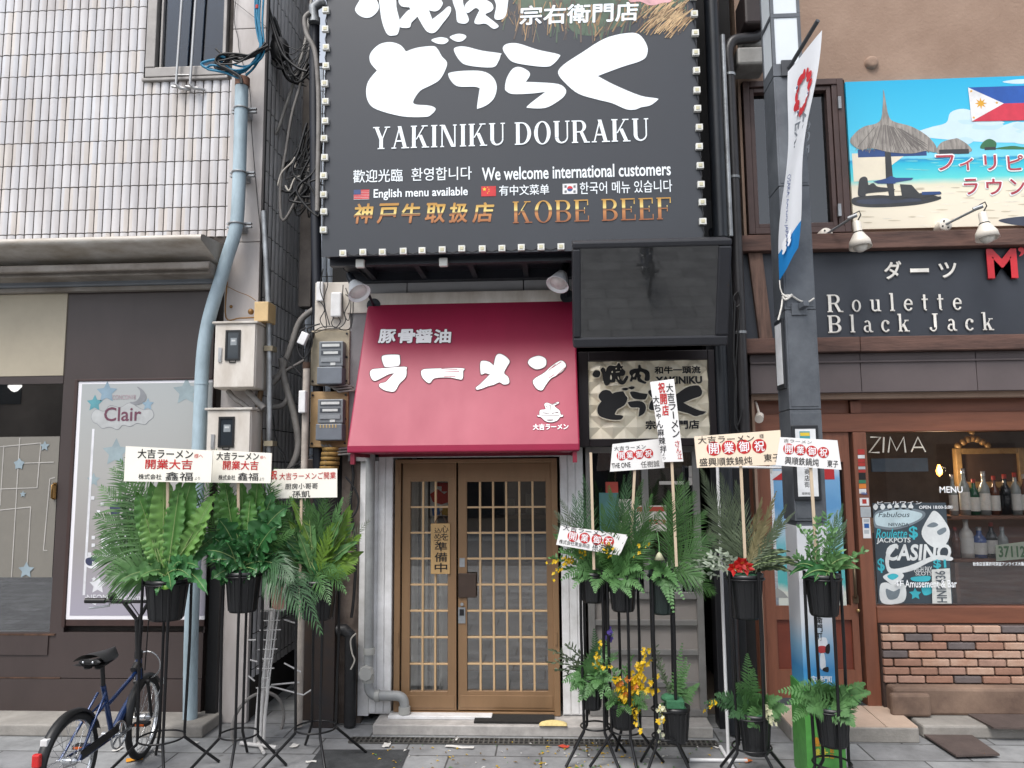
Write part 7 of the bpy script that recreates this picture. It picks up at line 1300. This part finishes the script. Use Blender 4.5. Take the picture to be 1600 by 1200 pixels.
# ================================================================ electricity meters on the shop's alley corner
def meter(bb, mb_, label, boardcol, fins):
    x0, z0, x1, z1 = S(bb, -.06); T = thing('electricity_meter', label, 'electricity meter', ((x0+x1)/2, -.05, z0), 'old grey electricity meters on backing boards')
    mb = MB(); mb.box((x0, -.085, z0), (x1, -.0, z1)); obj('backing_board', mb, boardcol, T, bevel=.006)
    for cx, cz in ((x0+.02, z0+.03), (x1-.02, z0+.03), (x0+.02, z1-.03), (x1-.02, z1-.03), (x1-.02, (z0+z1)/2)): mb = MB(); mb.cyl((cx, -.084, cz), (cx, -.095, cz), .009, 8); obj('screw', mb, m_black, T)
    u0, v0, u1, v1 = S(mb_, -.2); h = v1-v0
    mb = MB(); mb.box((u0, -.17, v0+h*.42), (u1, -.086, v1)); obj('meter_case', mb, mat('meter_grey', (120, 124, 128), .4, var=.15), T, bevel=.006)
    mb = MB(); mb.box((u0-.004, -.2, v0), (u1+.004, -.086, v0+h*.4)); obj('terminal_cover', mb, mat('terminal_grey', (108, 114, 122), .45, var=.15), T, bevel=.008)
    mb = MB(); w_ = u1-u0
    for a, b, c, d, m in ((.1, .84, .9, .96, 0), (.14, .87, .86, .935, 1), (.1, .68, .9, .78, 0), (.2, .7, .8, .76, 1), (.1, .52, .9, .62, 2), (.5, .44, .7, .5, 1)): mb.box((u0+w_*a, -.174-.002*m, v0+h*b), (u0+w_*c, -.171, v0+h*d), m)
    if fins:
        for k in range(6): mb.box((u0+w_*(.15+.12*k), -.2035, v0+h*.3), (u0+w_*(.2+.12*k), -.2005, v0+h*.38), 3)
    obj('dial_face', mb, [mat('dial_dark', (72, 76, 82), .3), mat('dial_paper', (206, 208, 206), .5), mat('dial_mid', (142, 146, 150), .4), mat('dial_brass', (186, 160, 110), .5)], T)
    mb = MB()
    for k in range(3): a = Vector((x0+.1+.03*k, -.1, z0+.02)); mb.tube([a, a+Vector((.08, -.03, -.04-.02*k)), a+Vector((.2, -.02, -.03-.02*k)), (x1+.05, -.02, z0-.02-.03*k)], .009, 6)
    obj('lead', mb, m_greycable, T)
m_bd1 = mat('aged_beige_board', (172, 160, 138), .7, var=.2, scale=6); m_bd2 = mat('tan_wood_board', (178, 146, 104), .65, var=.2, scale=5)
meter((487, 517, 547, 602), (496, 532, 534, 600), 'upper grey electricity meter on an aged beige board', m_bd1, False)
meter((486, 612, 545, 699), (494, 623, 534, 688), 'lower grey electricity meter with brass fins on a tan board', m_bd2, True)
RT = thing('router_panel', 'white cabling board with a small white router box and looped black cords', 'router', tuple(un(520, 512, -.05)))
mb = MB(); mb.pbox((492, 441, 551, 515), -.06, -.0); obj('board', mb, m_offwhite, RT, bevel=.004)
mb = MB(); mb.pbox((516, 456, 533, 495), -.11, -.061); obj('router', mb, m_white, RT, bevel=.012)
mb = MB(); mb.pbox((494, 440, 505, 470), -.09, -.061); obj('socket', mb, m_white, RT, bevel=.006)
mb = MB()
for q in ([(505, 420), (500, 450), (508, 480), (500, 500), (510, 512), (506, 480), (498, 470)], [(510, 420), (512, 445), (506, 470), (515, 508)], [(522, 495), (518, 505), (524, 512), (532, 503), (528, 495)], [(540, 450), (546, 470), (538, 490), (545, 500), (548, 470), (540, 460)], [(488, 522), (500, 512), (520, 510), (540, 516), (550, 505), (552, 470)], [(536, 445), (535, 480), (540, 500), (530, 512), (510, 514), (492, 520)]): cab(q, -.12, .004, mb, n=5)
obj('cord', mb, m_rubber, RT)
# white post with switch boxes
PO2 = thing('conduit_post', 'thin whitish conduit post with a rusty collar beside the meters', 'pipe', (un(482, 900, -.14).x, -.14, 0))
mb = MB(); a, b = un(479, 572, -.14), un(484, 905, -.14); mb.tube([a, (a.x, -.14, .02)], .027, 12); obj('post', mb, mat('grubby_white', (178, 168, 158), .6, var=.25, scale=8), PO2)
mb = MB(); mb.tube([a-Vector((0, 0, .02)), a+Vector((0, 0, .03))], .03, 12); obj('rusty_collar', mb, m_rust, PO2)
mb = MB(); mb.tube([a+Vector((0, 0, .03)), a+Vector((0, 0, .06)), un(482, 540, -.14), un(488, 520, -.12)], .022, 10); obj('rubber_hose', mb, m_rubber, PO2)
mb = MB(); mb.pbox((466, 610, 477, 645), -.22, -.165); obj('switch_box', mb, m_white, PO2, bevel=.008)
mb = MB(); c = un(474, 530, -.2); mb.beam(c+Vector((-.02, 0, -.04)), c+Vector((.02, 0, .05)), .06, .04, 0, (0, -1, 0)); obj('tag_box', mb, m_white, PO2, bevel=.006)
mb = MB(); cab([(478, 512), (468, 520), (465, 545), (474, 560), (484, 548), (488, 530), (480, 514), (500, 506)], -.16, .006, mb); obj('wire', mb, m_rubber, PO2)
mb = MB(); x0, z0, x1, z1 = S((500, 700, 527, 735), -.12)
for k in range(5): mb.lathe([(0, 0), (.07+.006*(k % 2), .004), (.074, .03), (.068, .034), (0, .036)], ((x0+x1)/2+.004*k, -.1, z0+.036*k), n=16)
obj('cable_coil', mb, mat('yellow_brown_coil', (150, 118, 62), .8, var=.35, scale=20), label='stacked yellow brown coil wedged under the lower electricity meter', cat='coil')
# ================================================================ alley: conduits, ducts, cables
def conduit(pts, Y, r, m, label, n=8, cat='conduit', name='conduit'): mb = MB(); cab(pts, Y, r, mb, n=n); return obj(name, mb, m, label=label, cat=cat)
XA = un(412, 250, 0).x
conduit([(412, 330), (419, 470), (421, 560), (421, 640), (420, 740), (418, 900)], -.1, .022, m_steel, 'galvanised steel conduit running down beside the white meter cabinets', 12)
mb = MB()
for y in (545, 693): a = un(421, y, -.1); mb.box((a.x-.035, -.13, a.z-.02), (a.x+.035, -.03, a.z+.02))
obj('conduit_clip', mb, mat('aged_clip', (150, 140, 118), .6), label='pair of aged clips holding the galvanised conduit', cat='clip')
conduit([(408, 610), (404, 640), (406, 690), (404, 860)], -.04, .02, mat('tan_pipe', (150, 122, 92), .6, var=.25), 'tan pipe behind the galvanised conduit', 10, 'pipe', 'pipe')
mb = MB(); x = XA+.13; mb.box((x, .55, un(440, 478, .5).z), (x+.11, .68, un(440, 110, .5).z)); obj('cable_duct', mb, mat('grey_duct', (120, 112, 106), .6, var=.25), label='flat grey cable duct fixed on the alley flank', cat='duct', bevel=.006)
conduit([(488, -10), (478, 60), (462, 120), (445, 170), (430, 210), (420, 188)], .3, .014, mat('white_conduit', (180, 176, 170), .5, var=.25), 'thin whitish conduit slanting across the top of the alley', 8)
conduit([(500, -10), (485, 70), (470, 130), (456, 180), (446, 240), (438, 290), (442, 345), (470, 296), (486, 250), (487, 195), (492, 186)], .15, .013, m_greycable, 'grey cable sagging in a loop between alley and sign', 8, 'cable', 'cable')
conduit([(484, 20), (476, 30), (480, 55), (492, 80), (497, 130), (498, 190), (497, 260), (496, 330)], -.1, .02, m_greycable, 'thick grey cable running down the left edge of the large sign', 10, 'cable', 'cable')
mb = MB(); a = un(492, 24, -.05); mb.tube([un(491, 30, -.05), un(490, 12, -.05), un(500, 4, -.05), un(507, 2, -.05)], .042, 12); mb.tube([un(491, 36, -.05), un(491, 28, -.05)], .05, 12); obj('pipe_elbow', mb, m_steel, label='silver pipe elbow at the top left edge of the large sign', cat='pipe')
conduit([(492, 30), (491, 120), (492, 240), (494, 380), (497, 560), (497, 700), (500, 900)], .0, .042, m_navy, 'dark downpipe along the left corner of the shop building', 12, 'pipe', 'pipe')
mb = MB(); rr = random.Random(5)
for k in range(13):
    x = 425+rr.uniform(-6, 8); cab([(x-12+rr.uniform(-3, 3), 6+rr.uniform(-6, 8)), (x, 40+rr.uniform(-8, 8)), (x+14, 80+rr.uniform(-8, 8)), (x+32+rr.uniform(-5, 5), 115+rr.uniform(-10, 14)), (x+52, 105+rr.uniform(-14, 30))], .05+.02*k, rr.uniform(.006, .012), mb, n=5)
for k in range(5): cab([(430, 60+8*k), (455, 75+10*k), (480, 74+rr.uniform(-9, 9)), (500, 66+5*k)], .1, .004, mb, n=5)
obj('black_cable_bunch', mb, m_rubber, label='bunch of black cables strung across the alley top', cat='cables')
mb = MB(); mb.sphere(un(436, 78, .15), .09, 12, 8, 0, (1, .8, 1.3)); a = un(436, 95, .15); mb.torus(a, (.3, -1, .2), .07, .008, 24, 6); mb.torus(a+Vector((.03, .01, -.02)), (-.2, -1, .3), .06, .008, 24, 6); obj('splice_closure', mb, m_rubber, label='black cable splice bundle hanging near the top of the alley', cat='cables')
mb = MB()
for k in range(22):
    x0, y0 = rr.uniform(478, 506), rr.uniform(185, 240); cab([(x0, y0), (x0-rr.uniform(2, 18), y0+rr.uniform(20, 40)), (x0-rr.uniform(5, 40), y0+rr.uniform(40, 80)), (x0+rr.uniform(-40, 0), y0+rr.uniform(60, 110)), (rr.uniform(480, 506), rr.uniform(250, 330))], rr.uniform(-.1, .3), rr.uniform(.004, .012), mb, n=5)
obj('cable_tangle', mb, m_rubber, label='dense tangle of black cables behind the left edge of the large sign', cat='cables')
mb = MB()
for q, r in (([(434, 290), (440, 270), (455, 255), (462, 246), (461, 262)], .007), ([(446, 290), (452, 298), (460, 280), (470, 275)], .008)): cab(q, .05, r, mb)
obj('stray_wire', mb, mat('white_cable', (196, 190, 180), .5), label='two short whitish cable ends looping over the black tangle', cat='cables')
for pts, r, lab in (([(497, 480), (470, 500), (455, 540), (440, 580), (425, 600)], .026, 'thick grey hose curving out of the alley above the steel conduit'), ([(440, 560), (446, 600), (460, 650), (466, 700), (452, 735), (440, 745)], .028, 'thick grey hose sagging in the alley behind the third plaque'), ([(420, 636), (440, 634), (450, 620), (448, 600)], .022, 'short grey hose joining the steel conduit in the alley'), ([(425, 590), (445, 580), (480, 560)], .012, 'thin grey cable stretched across the alley')): conduit(pts, .12, r, m_greycable, lab, 10, 'hose', 'hose')
mb = MB()
for q in ([(430, 745), (500, 705), (520, 700)], [(425, 640), (432, 690), (446, 720), (440, 760)], [(440, 555), (470, 585), (480, 600), (465, 620)], [(405, 860), (410, 700), (408, 695), (402, 690), (404, 684), (410, 690)]): cab(q, .0, .006, mb, n=5)
obj('thin_wire', mb, m_rubber, label='thin black wires crossing the alley beside the meters', cat='wire')
conduit([(545, 700), (552, 740), (548, 790), (556, 860), (553, 930), (549, 965)], -.04, .012, m_rubber, 'black cord hanging down the weathered wall left of the door', 6, 'cord', 'cord')
conduit([(540, 745), (552, 760), (560, 780), (556, 800), (545, 812)], -.06, .008, m_rubber, 'short black cord looping on the weathered wall', 6, 'cord', 'cord')
mb = MB(); a = un(536, 1020, -.09); mb.tube([un(527, 985, -.09), un(538, 984, -.09), un(547, 992, -.09), un(548, 1010, -.09), (un(547, 1110, -.09).x, -.09, .01)], .045, 14); obj('waste_pipe', mb, m_rubber, label='black waste pipe elbow at the foot of the weathered wall', cat='pipe')
conduit([(556, 990), (548, 1000), (550, 1020), (554, 1032), (548, 1046)], -.15, .006, mat('white_cable', (196, 190, 180)), 'white cord hanging over the black waste pipe', 6, 'cord', 'cord')
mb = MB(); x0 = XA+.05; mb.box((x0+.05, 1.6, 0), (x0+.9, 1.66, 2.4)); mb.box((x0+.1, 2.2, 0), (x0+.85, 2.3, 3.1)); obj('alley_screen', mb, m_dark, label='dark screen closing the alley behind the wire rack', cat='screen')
mb = MB(); mb.pbox((325, 820, 341, 1150), -.075, -.03); obj('black_strip', mb, m_black, label='black vertical strip on the grey corner column', cat='strip')  # plain black bar laid along the column face
# small wall bracket, gold lamp bits over the cabinet
mb = MB(); cab([(355, 440), (353, 496), (375, 497), (398, 496)], -.1, .006, mb); cab([(356, 448), (372, 456), (388, 462), (400, 470)], -.08, .003, mb); a = un(392, 487, -.1); mb.sphere(a, .025, 8, 6); mb.sphere(un(361, 479, -.06), .014, 8, 6); obj('doorbell_wire', mb, mat('brass_dull', (150, 112, 64), .5, metal=.4, var=.3), label='brassy wire and old fitting above the upper white cabinet', cat='wire')
mb = MB(); cab([(356, 610), (366, 622), (378, 630), (392, 640), (404, 640)], -.14, .02, mb); cab([(386, 610), (400, 626), (412, 638)], -.12, .026, mb); obj('flexible_conduit', mb, m_greycable, label='grey flexible conduit drooping under the upper white cabinet', cat='conduit')

# ================================================================ white wire rack leaning in the alley mouth
WR = thing('wire_rack', 'white wire display rack with a faded photo card in the alley mouth', 'rack', tuple(ug(417, 1172)))
m_wire = mat('white_wire', (206, 204, 202), .45, var=.15)
Yr = -.5; mb = MB()
L0, L1, R0, R1 = un(411, 950, Yr), un(404, 1070, Yr), un(440, 950, Yr), un(419, 1070, Yr)
for a, b in (((414, 905), (405, 1080)), ((422, 950), (411, 1075)), ((430, 950), (416, 1080)), ((442, 905), (421, 1060))): mb.tube([un(*a, Yr), un(*b, Yr)], .006, 6)
for k in range(9): y = 955+15*k; xa, xb = 411-.055*(y-950), 441-.175*(y-950); mb.tube([un(xa-(4 if k % 2 == 0 else 0), y, Yr), un(xb+(4 if k % 2 == 0 else 0), y-1, Yr)], .0045, 6)
obj('wire_grid', mb, m_wire, WR)
for q, r_ in (((un(405, 1075, Yr), un(398, 1160, Yr)), .012), ((un(420, 1060, Yr), un(414, 1120, Yr), un(412, 1163, Yr)), .012), ((ug(376, 1161, .02), ug(432, 1168, .02)), .014), ((ug(398, 1150, .02), ug(412, 1176, .02)), .012)): mb = MB(); mb.tube(q, r_, 8); obj('leg', mb, m_wire, WR)
for q in (((388, 1000), (400, 1000)), ((391, 1031), (402, 1034)), ((388, 1056), (398, 1064)), ((444, 1036), (470, 1050)), ((422, 1072), (474, 1086), (486, 1078)), ((444, 968), (466, 975)), ((424, 1070), (468, 1066))): mb = MB(); mb.tube([un(p[0], p[1], Yr+.05) for p in q], .006, 6); obj('hook', mb, m_wire, WR)
mb = MB(); mb.pbox((413, 898, 447, 953), Yr-.02, Yr-.012); obj('photo_card', mb, mat('card_white', (216, 210, 206), .4), WR)
mb = MB(); pl = FP(Yr-.02); rect(mb, pl, (422, 906, 444, 950), .0, 0); blob(mb, pl, [(426, 950), (424, 930), (428, 916), (434, 908), (440, 914), (443, 930), (443, 950)], .001, 1); blob(mb, pl, [(428, 922), (428, 910), (434, 904), (440, 910), (438, 918), (433, 912)], .002, 2); blob(mb, pl, [(431, 916), (433, 911), (437, 913), (437, 919), (433, 921)], .0025, 3); obj('photo_print', mb, [mat('photo_pink', (206, 170, 162), .4), mat('photo_skin', (196, 150, 134), .4), mat('photo_hair', (88, 56, 48), .4), mat('photo_face', (216, 178, 160), .4)], WR)
mb = MB(); mb.tube([un(426, 950, Yr+.12), un(410, 1090, Yr+.02), un(405, 1150, Yr)], .02, 10); obj('pale_tube', mb, m_wire, label='thick pale tube leaning behind the wire rack', cat='tube')
mb = MB(); mb.torus(un(404, 1130, -.3), (.8, -.6, 0), .21, .012, 40, 8); obj('loose_hoop', mb, m_greycable, label='grey hoop leaning against the column behind the wire rack', cat='hoop')
# ================================================================ blue bicycle seen from behind
def bicycle(rc, fc, label):
    """rc, fc: ground contacts of rear and front wheel"""
    rc, fc = Vector(rc), Vector(fc); hd = math.atan2(fc.y-rc.y, fc.x-rc.x); wb = (fc-rc).length
    X = Matrix.Translation(rc) @ Matrix.Rotation(hd, 4, 'Z')
    T = thing('bicycle', label, 'bicycle', tuple(rc)); r = .262
    m_fr = mat('bike_blue', (26, 52, 98), .22, var=.1, metal=.3, coat=.6); m_ty = mat('tyre_black', (30, 30, 31), .75, var=.2, scale=30); m_ch = mat('chrome', (196, 198, 200), .18, metal=.9, var=.05); m_bk = mat('bike_black', (22, 22, 23), .45, var=.2)
    def wheel(x, rot=0.):
        XX = X @ Matrix.Translation((x, 0, r)) @ Matrix.Rotation(rot, 4, 'Z') if x > .1 else X @ Matrix.Translation((x, 0, r))
        mb = MB(XX); mb.torus((0, 0, 0), (0, 1, 0), r-.022, .022, 48, 10); w_ = obj('wheel', mb, m_ty, T)
        mb = MB(XX); mb.lathe([(r-.045, -.012), (r-.038, -.014), (r-.036, .014), (r-.045, .012), (r-.05, .0), (r-.045, -.012)], (0, 0, 0), (0, 1, 0), 48); obj('rim', mb, m_ch, w_)
        mb = MB(XX)
        for k in range(28):
            a = k*2*math.pi/28; s = 1 if k % 2 else -1; b = a+(.35 if (k//2) % 2 else -.35); mb.tube([(.022*math.cos(b), s*.03, .022*math.sin(b)), ((r-.045)*math.cos(a), 0, (r-.045)*math.sin(a))], .0016, 4, 0, False)
        obj('spoke', mb, m_ch, w_)['kind'] = 'stuff'
        mb = MB(XX); mb.tube([(0, -.05, 0), (0, -.035, 0), (0, .035, 0), (0, .05, 0)], [.012, .024, .024, .012], 12); mb.tube([(0, -.075, 0), (0, .075, 0)], .006, 8); obj('hub', mb, m_ch, w_)
        mb = MB(XX); n = 18; a0, a1 = (R(20), R(195)) if x < .1 else (R(35), R(185)); rr_ = r+.018
        vs = []; 
        for i in range(n+1):
            a = a0+(a1-a0)*i/n
            for y, d in ((-.03, -.016), (-.02, 0), (0, .006), (.02, 0), (.03, -.016)): vs.append((-(rr_+d)*math.cos(math.pi-a), y, (rr_+d)*math.sin(a)))
        mb.add(vs, [(i*5+j, i*5+j+1, (i+1)*5+j+1, (i+1)*5+j) for i in range(n) for j in range(4)], 0, True); obj('mudguard', mb, m_bk, T)
        return XX
    wheel(0); XF = wheel(wb, R(7))
    F = MB(X); bb = (.42, 0, .27); st = (.3, 0, .6); hb, ht = (wb-.07, 0, .5), (wb-.1, 0, .68)
    F.tube([(bb[0], 0, bb[2]), st], .016, 12); F.tube([bb, (.52, 0, .36), hb], .024, 14); F.tube([(.34, 0, .46), (wb-.085, 0, .6)], .013, 10); F.tube([hb, ht], .021, 14)
    for s in (-1, 1): F.tube([(0, s*.055, r), (bb[0]-.03, s*.03, bb[2])], .009, 8); F.tube([(0, s*.055, r), (.29, s*.025, .56)], .008, 8); F.tube([(0, s*.06, r), (.16, s*.03, .43), (.33, s*.012, .5)], .007, 8)
    obj('frame', F, m_fr, T)
    K = MB(XF @ Matrix.Translation((0, 0, -r)))
    for s in (-1, 1): K.tube([(0, s*.05, r), (-.04, s*.045, .42), (-.06, s*.04, .5)], .011, 8)
    K.tube([(-.062, -.05, .51), (-.062, .05, .51)], .014, 8); K.tube([(-.062, 0, .5), (-.08, 0, .6)], .014, 8); obj('fork', K, m_bk, T)
    H = MB(X); b0 = Vector((wb-.1, 0, .68)); H.tube([b0, b0+Vector((-.03, 0, .24))], .019, 12); H.tube([b0-Vector((0, 0, .01)), b0+Vector((0, 0, .04))], .026, 12); t0 = b0+Vector((-.03, 0, .24)); H.tube([t0, t0+Vector((-.03, .09, .13)), t0+Vector((-.03, .1, .135)), t0+Vector((-.06, .3, .14))], .0125, 10); H.tube([t0, t0+Vector((-.03, -.09, .13)), t0+Vector((-.03, -.1, .135)), t0+Vector((-.06, -.3, .14))], .0125, 10); H.tube([t0+Vector((-.03, .09, .13)), t0+Vector((-.03, -.09, .13))], .011, 8); o_ = obj('handlebar', H, m_bk, T)
    for s in (-1, 1):
        G = MB(X); G.tube([t0+Vector((-.05, s*.2, .138)), t0+Vector((-.065, s*.33, .141))], .018, 10); obj('grip', G, m_bk, o_)
        G = MB(X); G.tube([t0+Vector((-.05, s*.17, .13)), t0+Vector((-.02, s*.19, .1)), t0+Vector((-.03, s*.32, .085))], .007, 8); obj('brake_lever', G, m_ch, o_)
    G = MB(X); G.sphere(t0+Vector((-.04, .16, .168)), .03, 10, 6, 0, (1, 1, .8)); obj('bell', G, m_bk, o_)
    C = MB(X)
    for s in (-1, 1): C.tube([t0+Vector((-.03, s*.18, .12)), t0+Vector((.08, s*.1, .1)), t0+Vector((.1, s*.02, -.02)), b0+Vector((.05, s*.02, -.1))], .004, 6)
    obj('brake_cable', C, m_bk, o_)
    D = MB(X); sp = Vector((.26, 0, .78)); D.sheet(lambda u, v: sp+Vector((-.12+.27*u, (v-.5)*2*(.085*(1-u)**.6+.02)*(1 if u < .98 else .6), .035*math.cos((v-.5)*2.6)+.006*math.cos(u*4)-.02*(abs(v-.5)*2)**3)), 16, 12); D.sheet(lambda u, v: sp+Vector((-.12+.27*u, (v-.5)*2*(.085*(1-u)**.6+.02)*(1 if u < .98 else .6), -.02-.01*math.cos((v-.5)*2.6))), 16, 12); D.box((sp.x-.125, -.085, sp.z-.03), (sp.x-.1, .085, sp.z+.02)); s_ = obj('saddle', D, m_bk, T, sub=1)
    D = MB(X); D.tube([st, (.275, 0, .76)], .013, 10); D.tube([(sp.x-.08, -.04, sp.z-.03), (sp.x+.06, -.02, sp.z-.03)], .005, 6); D.tube([(sp.x-.08, .04, sp.z-.03), (sp.x+.06, .02, sp.z-.03)], .005, 6); D.torus((sp.x-.07, .035, sp.z-.045), (0, 0, 1), .018, .008, 12, 6); D.torus((sp.x-.07, -.035, sp.z-.045), (0, 0, 1), .018, .008, 12, 6); obj('seat_post', D, m_bk, T)
    for s in (-1, 1): D = MB(X); D.sphere((sp.x-.128, s*.03, sp.z-.002), .008, 8, 5); obj('reflective_stud', D, m_ch, s_)
    Q = MB(X); Q.torus((bb[0], -.045, bb[2]), (0, 1, 0), .08, .006, 32, 6)
    for k in range(5): Q.beam((bb[0], -.045, bb[2]), (bb[0]+.078*math.cos(k*1.257), -.045, bb[2]+.078*math.sin(k*1.257)), .012, .006, 0, (0, 1, 0))
    Q.beam((bb[0], -.06, bb[2]), (bb[0]+.15, -.062, bb[2]+.02), .018, .012, 0, (0, 1, 0)); Q.beam((bb[0], .05, bb[2]), (bb[0]-.15, .052, bb[2]-.02), .018, .012, 0, (0, 1, 0)); Q.tube([(bb[0], -.06, bb[2]), (bb[0], .06, bb[2])], .018, 10); cr = obj('crank', Q, m_ch, T)
    for x, y, z in ((.15, -.11, .02), (-.15, .1, -.02)): Q = MB(X); Q.box((bb[0]+x-.03, y-.045, bb[2]+z-.011), (bb[0]+x+.03, y+.045, bb[2]+z+.011)); Q.box((bb[0]+x-.034, y-.03, bb[2]+z-.007), (bb[0]+x-.0305, y+.03, bb[2]+z+.007), 1); obj('pedal', Q, [m_bk, mat('amber_reflector', (200, 92, 30), .3)], cr, bevel=.004)
    Q = MB(X); Q.beam((.02, -.05, r+.015), (bb[0]+.02, -.055, bb[2]+.045), .014, .11, 0, (0, 1, 0)) if False else Q.beam((.02, -.056, r+.025), (bb[0]-.02, -.056, bb[2]+.05), .012, .05, 0); obj('chain_guard', Q, m_bk, T, bevel=.01)
    Q = MB(X); Q.box((-r-.034, -.022, .33), (-r-.004, .022, .4)); obj('tail_reflector', Q, mat('red_reflector', (206, 22, 22), .25, spec=.8), T, bevel=.008)
    Q = MB(X); Q.box((-.235, -.02, .42), (-.2, .02, .455)); obj('number_sticker', Q, mat('sticker_white', (226, 226, 226)), T, bevel=.004)
    Q = MB(X)
    for s in (-1, 1): Q.tube([(0, s*.065, r), (-.18, s*.045, .27), (-r-.02, s*.03, .3)], .0035, 6)
    Q.tube([(-.03, -.075, r-.03), (-.07, -.09, .12), (-.1, -.1, .02)], .008, 8) ; obj('stay', Q, m_ch, T)
    Q = MB(X); Q.torus((wb+.02, 0, .6), (1, 0, .1), .09, .005, 24, 6); Q.tube([(wb+.02, -.09, .6), (wb+.06, -.1, .48), (wb+.02, -.08, .4), (wb, -.06, r)], .004, 6); Q.tube([(wb+.02, .09, .6), (wb, .06, r)], .004, 6); obj('basket_stay', Q, m_ch, T)
    Q = MB(X); Q.tube([(wb-.14, .0, .6), (wb-.1, 0, .63)], .03, 12); obj('headlamp', Q, m_bk, T)
    return T
BK1 = bicycle((-2.80, -1.53, 0), (-2.79, -.74, 0), 'small wheeled dark blue bicycle with high black handlebar parked at the shop front')
# ================================================================ litter on the pavement
def litter(px, py, s, m, label, cat='litter', grp=None, rot=None, flat=True):
    p = ug(px, py); a = rot if rot is not None else rnd.uniform(0, 3); mb = MB(); c, n = math.cos(a), math.sin(a)
    mb.sheet(lambda u, v: p+Vector(((u-.5)*s[0]*c-(v-.5)*s[1]*n, (u-.5)*s[0]*n+(v-.5)*s[1]*c, .006+.006*abs(math.sin(u*4+v*3+px)))), 5, 4); obj(cat.replace(' ', '_') if cat != 'litter' else 'paper_scrap', mb, m, label=label, cat=cat, group=grp)
mp_ = mat('litter_paper', (206, 204, 200), .8, var=.1); mgl = mat('dry_leaf', (128, 104, 60), .8, var=.3); 
for i, (x, y, w, h, lab) in enumerate(((718, 1169, .2, .04, 'long crumpled white paper strip before the drain grate'), (604, 1166, .08, .05, 'white paper scrap by the left end of the drain'), (184, 1172, .09, .04, 'pale wrapper on the paving near the front wheel'), (246, 1174, .1, .03, 'pale pink wrapper beside the front wheel'), (305, 1162, .05, .03, 'tiny white scrap by the pale blue pipe foot'), (460, 1167, .07, .05, 'small printed card on the paving at the alley'), (486, 1192, .07, .03, 'white crumpled scrap at the edge of the dark patch'), (970, 1163, .05, .03, 'white scrap on the drain between the stands'), (1120, 1170, .05, .02, 'white scrap near the banner stand foot'), (712, 1157, .08, .03, 'flattened white scrap on the middle of the drain'))): litter(x, y, (w, h), mp_, lab, 'litter', 'paper scraps on the pavement')
p = ug(210, 1188); litter(210, 1188, (.1, .07), mat('orange_peel', (220, 150, 40), .7), 'yellow orange scrap under the front wheel', 'scrap'); litter(881, 1168, (.07, .05), mat('red_petal_litter', (196, 70, 50), .7), 'red petal scrap on the pavement near the door', 'petal'); litter(1166, 1190, (.06, .06), mat('orange_petal', (206, 110, 40), .7), 'orange scrap at the bottom near the banner stand', 'scrap')
ft = MB(); rr = random.Random(3)
for k in range(240):
    q = ug(rr.choice([rr.gauss(925, 40), rr.uniform(560, 1180), rr.uniform(600, 1150)]), rr.uniform(1158, 1206)); a = rr.uniform(0, 3); L = rr.uniform(.006, .02); d = Vector((math.cos(a), math.sin(a), 0))*L; e = Vector((-math.sin(a), math.cos(a), 0))*L*.45
    m = rr.choice([0, 0, 1, 2, 3]); ft.add([q-d, q+e+Vector((0, 0, .006)), q+d, q-e+Vector((0, 0, .004))], [(0, 1, 2, 3)], m)
ft.v = [v+Vector((0, 0, .006)) for v in ft.v]; obj('fallen_petals', ft, [PET['yellow'], mgl, LF['fern'], mp_], kind='stuff', label='fallen yellow petals and leaf scraps on the pavement', cat='petals')
# ================================================================ across the street (seen only in glass)
OB = thing('plain_building', 'plain dark building across the street mirrored in the shop glass', 'building', (0, -17, 0))
mb = MB(); mb.box((-30, -25, 0), (30, -18.5, 5.5)); obj('wall', mb, mat('opposite_wall', (150, 138, 126), .8, var=.3, scale=.5), OB)
for k in range(14):
    for z in (.4, 4.2): mb = MB(); mb.box((-28+4*k, -18.52, z), (-25.6+4*k, -18.47, z+(2.2 if z < 1 else 1.0))); obj('window', mb, mat('opposite_window', (34, 38, 44), .1), OB)
BK2 = dup(BK1, (4.25, -5.85, 0)); BK2['label'] = 'second bicycle parked across the pavement and mirrored in the black screen'
